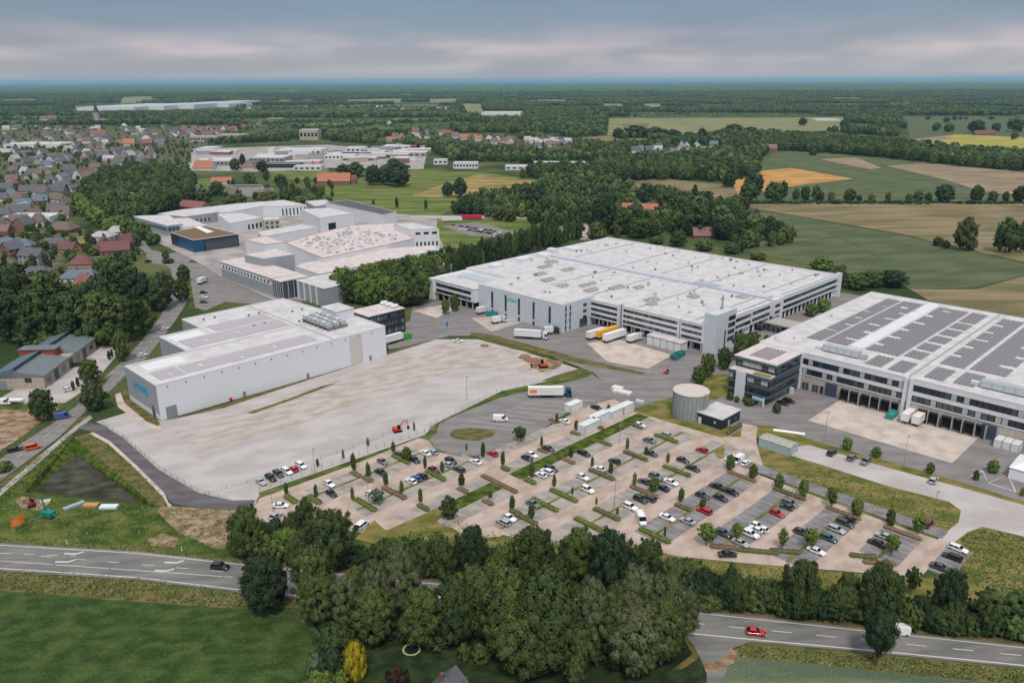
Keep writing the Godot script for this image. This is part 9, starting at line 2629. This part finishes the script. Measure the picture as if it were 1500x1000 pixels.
	open.append(xz([307, -2635.8, 1061.3, -2628.2, 772.9, -1884.8, 598.1, -1795, 410, -1693.5, 314.4, -1599.3, 192.8, -1704.2]))
	open.append(xz([1256, -2664.4, 1887.2, -2564.4, 908, -1215, 796, -1265.2, 743.4, -1304.2, 713.2, -1445.6, 720.6, -1527]))
	open.append(xz([-320.1, -1064, -252.2, -1113.9, -131.5, -1083.5, -43.7, -1055.5, 37, -955.8, 30.9, -852.2, -33.3, -792.7, -52.6, -685.6, -135.2, -687.3, -270.6, -888.2]))
	open.append(xz([-419.8, -1050.7, -588.4, -1517.2, -361.1, -1611.9, -139.5, -1378.4, -88.7, -1185.9, -28.5, -1163.6, 48.8, -1141.5, 119.6, -1178.7, 105.4, -1034.8, 33.2, -962.8, -133, -1058.2, -248.2, -1095.9]))
	open.append(xz([-344.5, -366.3, -690.1, -771, -434.8, -811.8, -318.4, -650, -305.4, -762.4, -67, -715.9, 62.3, -597.9, 129.2, -596.7, 171.3, -640.6, 41.1, -127.1, -141, -127.9]))
	open.append(xz([138.9, -1686.1, 212, -1746.4, 223.1, -1585.1, 150.6, -1518.3]))
	open.append(xz([-1030.5, -5153.8, -715.3, -5494.5, -571.6, -4328.1, -830.3, -4232.7]))
	open.append(xz([-530.5, -5267.6, -360.4, -5440.4, -276.8, -4167.8, -420.6, -4309.9]))
	open.append(xz([-2939, -6309.1, -2828.7, -6557.9, -1994.2, -4638.8, -2062.4, -4377.3]))
	open.append(xz([-252.6, -4164.9, -146.1, -4152.4, -99.2, -2944.2, -154.6, -2888.7]))
	open.append(xz([446.6, -4082.8, 552.3, -4070.4, 490.1, -3652.4, 406.9, -3661.2]))
	open.append(xz([647.5, -4059.3, 729.2, -4049.7, 578.8, -3222.1, 534.3, -3226.2]))
	open.append(xz([1423.6, -3856, 1599.8, -3947.5, 1888.6, -3913.6, 1699.9, -3525.1, 1290.8, -3477.4]))
	open.append(xz([1225.1, -5009.5, 1316.2, -4996.1, 1230.6, -4668.9, 1145.3, -4680.6]))
	open.append(xz([256, -4644.9, 365.4, -4630.4, 326.3, -4219.6, 240.3, -4230]))
	open.append(xz([-3366.9, -5485.3, -3245.3, -5666.8, -2760.3, -4884.8, -2921.2, -4754.3]))
	open.append(xz([905.3, -2542.4, 1007.3, -2534.8, 878.3, -2215.1, 783.7, -2185.8]))
	open.append(xz([2604.4, -5873.6, 2899.6, -6090.6, 2681.8, -5610.9, 2416.1, -5426.1]))
	open.append(xz([-182.4, -7745, 70.5, -7689.9, 52.3, -6946.9, -141.8, -6985.1]))
	open.append(xz([-1412.6, -4866.3, -1312.1, -5017.6, -1207, -4540.8, -1271, -4412.7]))
	open.append(xz([-432.8, -1084.3, -252.2, -1113.9, -177.8, -916, -67, -715.9, -295.6, -736.8]))
	open.append(xz([-1565.3, -2944.3, -1046.8, -3154.5, -1467.3, -4371, -2249.9, -4275.1]))
	open.append(xz([-108.4, -2479.8, 47.1, -2468.9, 50.4, -3197.3, -124, -3213.2]))
	thin.append(xz([-690.1, -771, -1955.7, -2253.1, -767.9, -2214.3, -550.1, -1467.9, -418, -1067, -487.1, -1052.7, -436.2, -811.8]))
	thin.append(xz([-623.4, -1535.3, -508.2, -1618.7, -651.9, -2048.4, -796.6, -2027.5]))
	thin.append(xz([-250.5, -1470.8, 18.1, -1358.5, 16.1, -1756.3, -221.7, -1791, -276.3, -1685.7]))
	thin.append(xz([7.6, -1319.7, 96.5, -1267.4, 121.8, -1571.6, 21, -1576.2]))
	thin.append(xz([161.2, -1157.2, 328.6, -1282.7, 381.1, -1508.2, 206.2, -1378.4]))
	thin.append(xz([-607.9, -1858.2, -274.8, -1748.8, -134.2, -1857.8, -192.6, -2624.1, -842.5, -2623.9]))
	thin.append(xz([-915.2, -2781, -151.9, -2670.6, -261.6, -3936.9, -1294.4, -4051.5]))
	thin.append(xz([-414.3, -1509.7, -338.1, -1506.5, -380.9, -1670.6, -451.3, -1673.9]))
	var boxes := []
	for p in open + thin:
		var lo: Vector2 = p[0]
		var hi: Vector2 = p[0]
		for q in p:
			lo = lo.min(q)
			hi = hi.max(q)
		boxes.append(Rect2(lo, hi - lo))
	var f := FastNoiseLite.new()
	f.seed = 8
	f.frequency = 0.0016
	f.fractal_octaves = 3
	var g := RandomNumberGenerator.new()
	g.seed = 99
	var xs := []
	var z := -640.0
	while z > -8200.0:
		var gap := lerpf(11.0, 24.0, clampf((-z - 900.0) / 5500.0, 0, 1))
		var x := z * 0.70
		while x < -z * 0.70:
			var p := Vector2(x + g.randf_range(-0.45, 0.45) * gap, z + g.randf_range(-0.45, 0.45) * gap)
			x += gap
			var want := 1.0
			for i in boxes.size():
				if boxes[i].has_point(p):
					if i < open.size():
						if Geometry2D.is_point_in_polygon(p, open[i]):
							want = 0.0
							break
					elif Geometry2D.is_point_in_polygon(p, thin[i - open.size()]):
						want = 0.33 if p.y > -1500 else 0.09
			if want <= 0.0:
				continue
			var nz := f.get_noise_2d(p.x, p.y)
			if want == 1.0 and nz < (-0.13 if p.y < -1500 else -0.9):
				want = 0.07
			if g.randf() > want:
				continue
			var h := g.randf_range(8, 14) * (0.5 if want < 0.5 else 1.0) * (1.0 + 0.25 * nz)
			var r := h * g.randf_range(0.36, 0.52) * lerpf(1.0, 1.5, clampf((-z - 900.0) / 4000.0, 0, 1))
			xs.append([p.x, p.y, h, r, ["oak", "oak", "deep", "lime", "oak", "birch", "olive"][g.randi() % 7] if want > 0.5 else ["oak", "lime", "fresh", "lime"][g.randi() % 4]])
		z -= gap * 0.9
	scatter("forest", "the woods that reach to the horizon", xs, crown("broad", 401, 110, 0.3, 2.2), 42)
	# beyond eight kilometres the woods show only as ragged ranks
	var b := MB.new()
	var gg := RandomNumberGenerator.new()
	gg.seed = 6
	for i in 26:
		b.col = Color.WHITE * gg.randf_range(0.8, 1.2)
		b.blob(Vector3(gg.randf_range(-0.8, 0.8), 0.35, gg.randf_range(-0.5, 0.5)), Vector3(gg.randf_range(0.15, 0.35), gg.randf_range(0.35, 0.65), gg.randf_range(0.15, 0.35)), 6, 4, 0.15, gg)
	var far := []
	z = -8200.0
	while z > -24000.0:
		var gap := lerpf(80.0, 170.0, (-z - 8200.0) / 15800.0)
		var x := z * 0.70
		while x < -z * 0.70:
			var p := Vector2(x + gg.randf_range(-0.4, 0.4) * gap, z + gg.randf_range(-0.4, 0.4) * gap)
			x += gap * 1.4
			if f.get_noise_2d(p.x * 0.6, p.y * 0.6) > -0.22:
				far.append([p.x, p.y, gg.randf_range(12, 20), gap * 0.75, "oak"])
		z -= gap
	var hs := []
	var hb := MB.new()
	hb.col = Color(9, 8.5, 12)
	hb.prism(PackedVector2Array([Vector2(-1, -0.7), Vector2(1, -0.7), Vector2(1, 0.7), Vector2(-1, 0.7)]), 0, 0.55, false)
	hb.col = Color(3.2, 2.2, 3.6)
	for sd in [-1.0, 1.0]:
		hb.quad(Vector3(-sd * 1.05, 0.5, sd * 0.8), Vector3(sd * 1.05, 0.5, sd * 0.8), Vector3(sd * 1.05, 1.0, 0), Vector3(-sd * 1.05, 1.0, 0))
	for q in [[-715.0, -2281.0, -550.0, -2385.0, 20.0, 25.0, 50], [-530.0, -2071.0, -353.0, -2258.0, 20.0, 30.0, 60], [-387.0, -2297.0, -193.0, -2361.0, 20.0, 25.0, 50], [-493.0, -3175.0, -247.0, -3377.0, 30.0, 60.0, 50], [-1092.0, -3457.0, -847.0, -3696.0, 30.0, 60.0, 60], [-735.0, -3593.0, -553.0, -3762.0, 30.0, 60.0, 40], [-1418.0, -2290.0, -864.0, -2328.0, 30.0, 30.0, 110], [-1598.0, -2585.0, -1357.0, -2613.0, 40.0, 40.0, 50], [-913.0, -2258.0, -746.0, -2320.0, 20.0, 25.0, 40], [125.0, -2987.0, 327.0, -3034.0, 40.0, 60.0, 14], [977.0, -3112.0, 1394.0, -3380.0, 60.0, 90.0, 14], [1849.0, -4160.0, 2070.0, -4264.0, 60.0, 90.0, 14], [-751.0, -2768.0, -540.0, -2862.0, 40.0, 50.0, 40], [-79.0, -1958.0, 48.0, -1898.0, 30.0, 30.0, 20], [-589.0, -2653.0, -245.0, -2729.0, 40.0, 50.0, 30]]:
		for i in int(q[6]):
			var u := gg.randf()
			var p := Vector2(lerpf(q[0], q[2], u), lerpf(q[1], q[3], u)) + Vector2(gg.randfn() * q[4], gg.randfn() * q[5])
			hs.append([p.x, p.y, gg.randf_range(8, 11), gg.randf_range(6, 10), ["oak", "oak", "birch", "deep"][gg.randi() % 4]])
	scatter("distant_houses", "the many small houses of the distant suburbs", hs, hb.mesh(true), 44)
	scatter("forest", "the last ranks of woods at the horizon", far, b.mesh(true), 43)
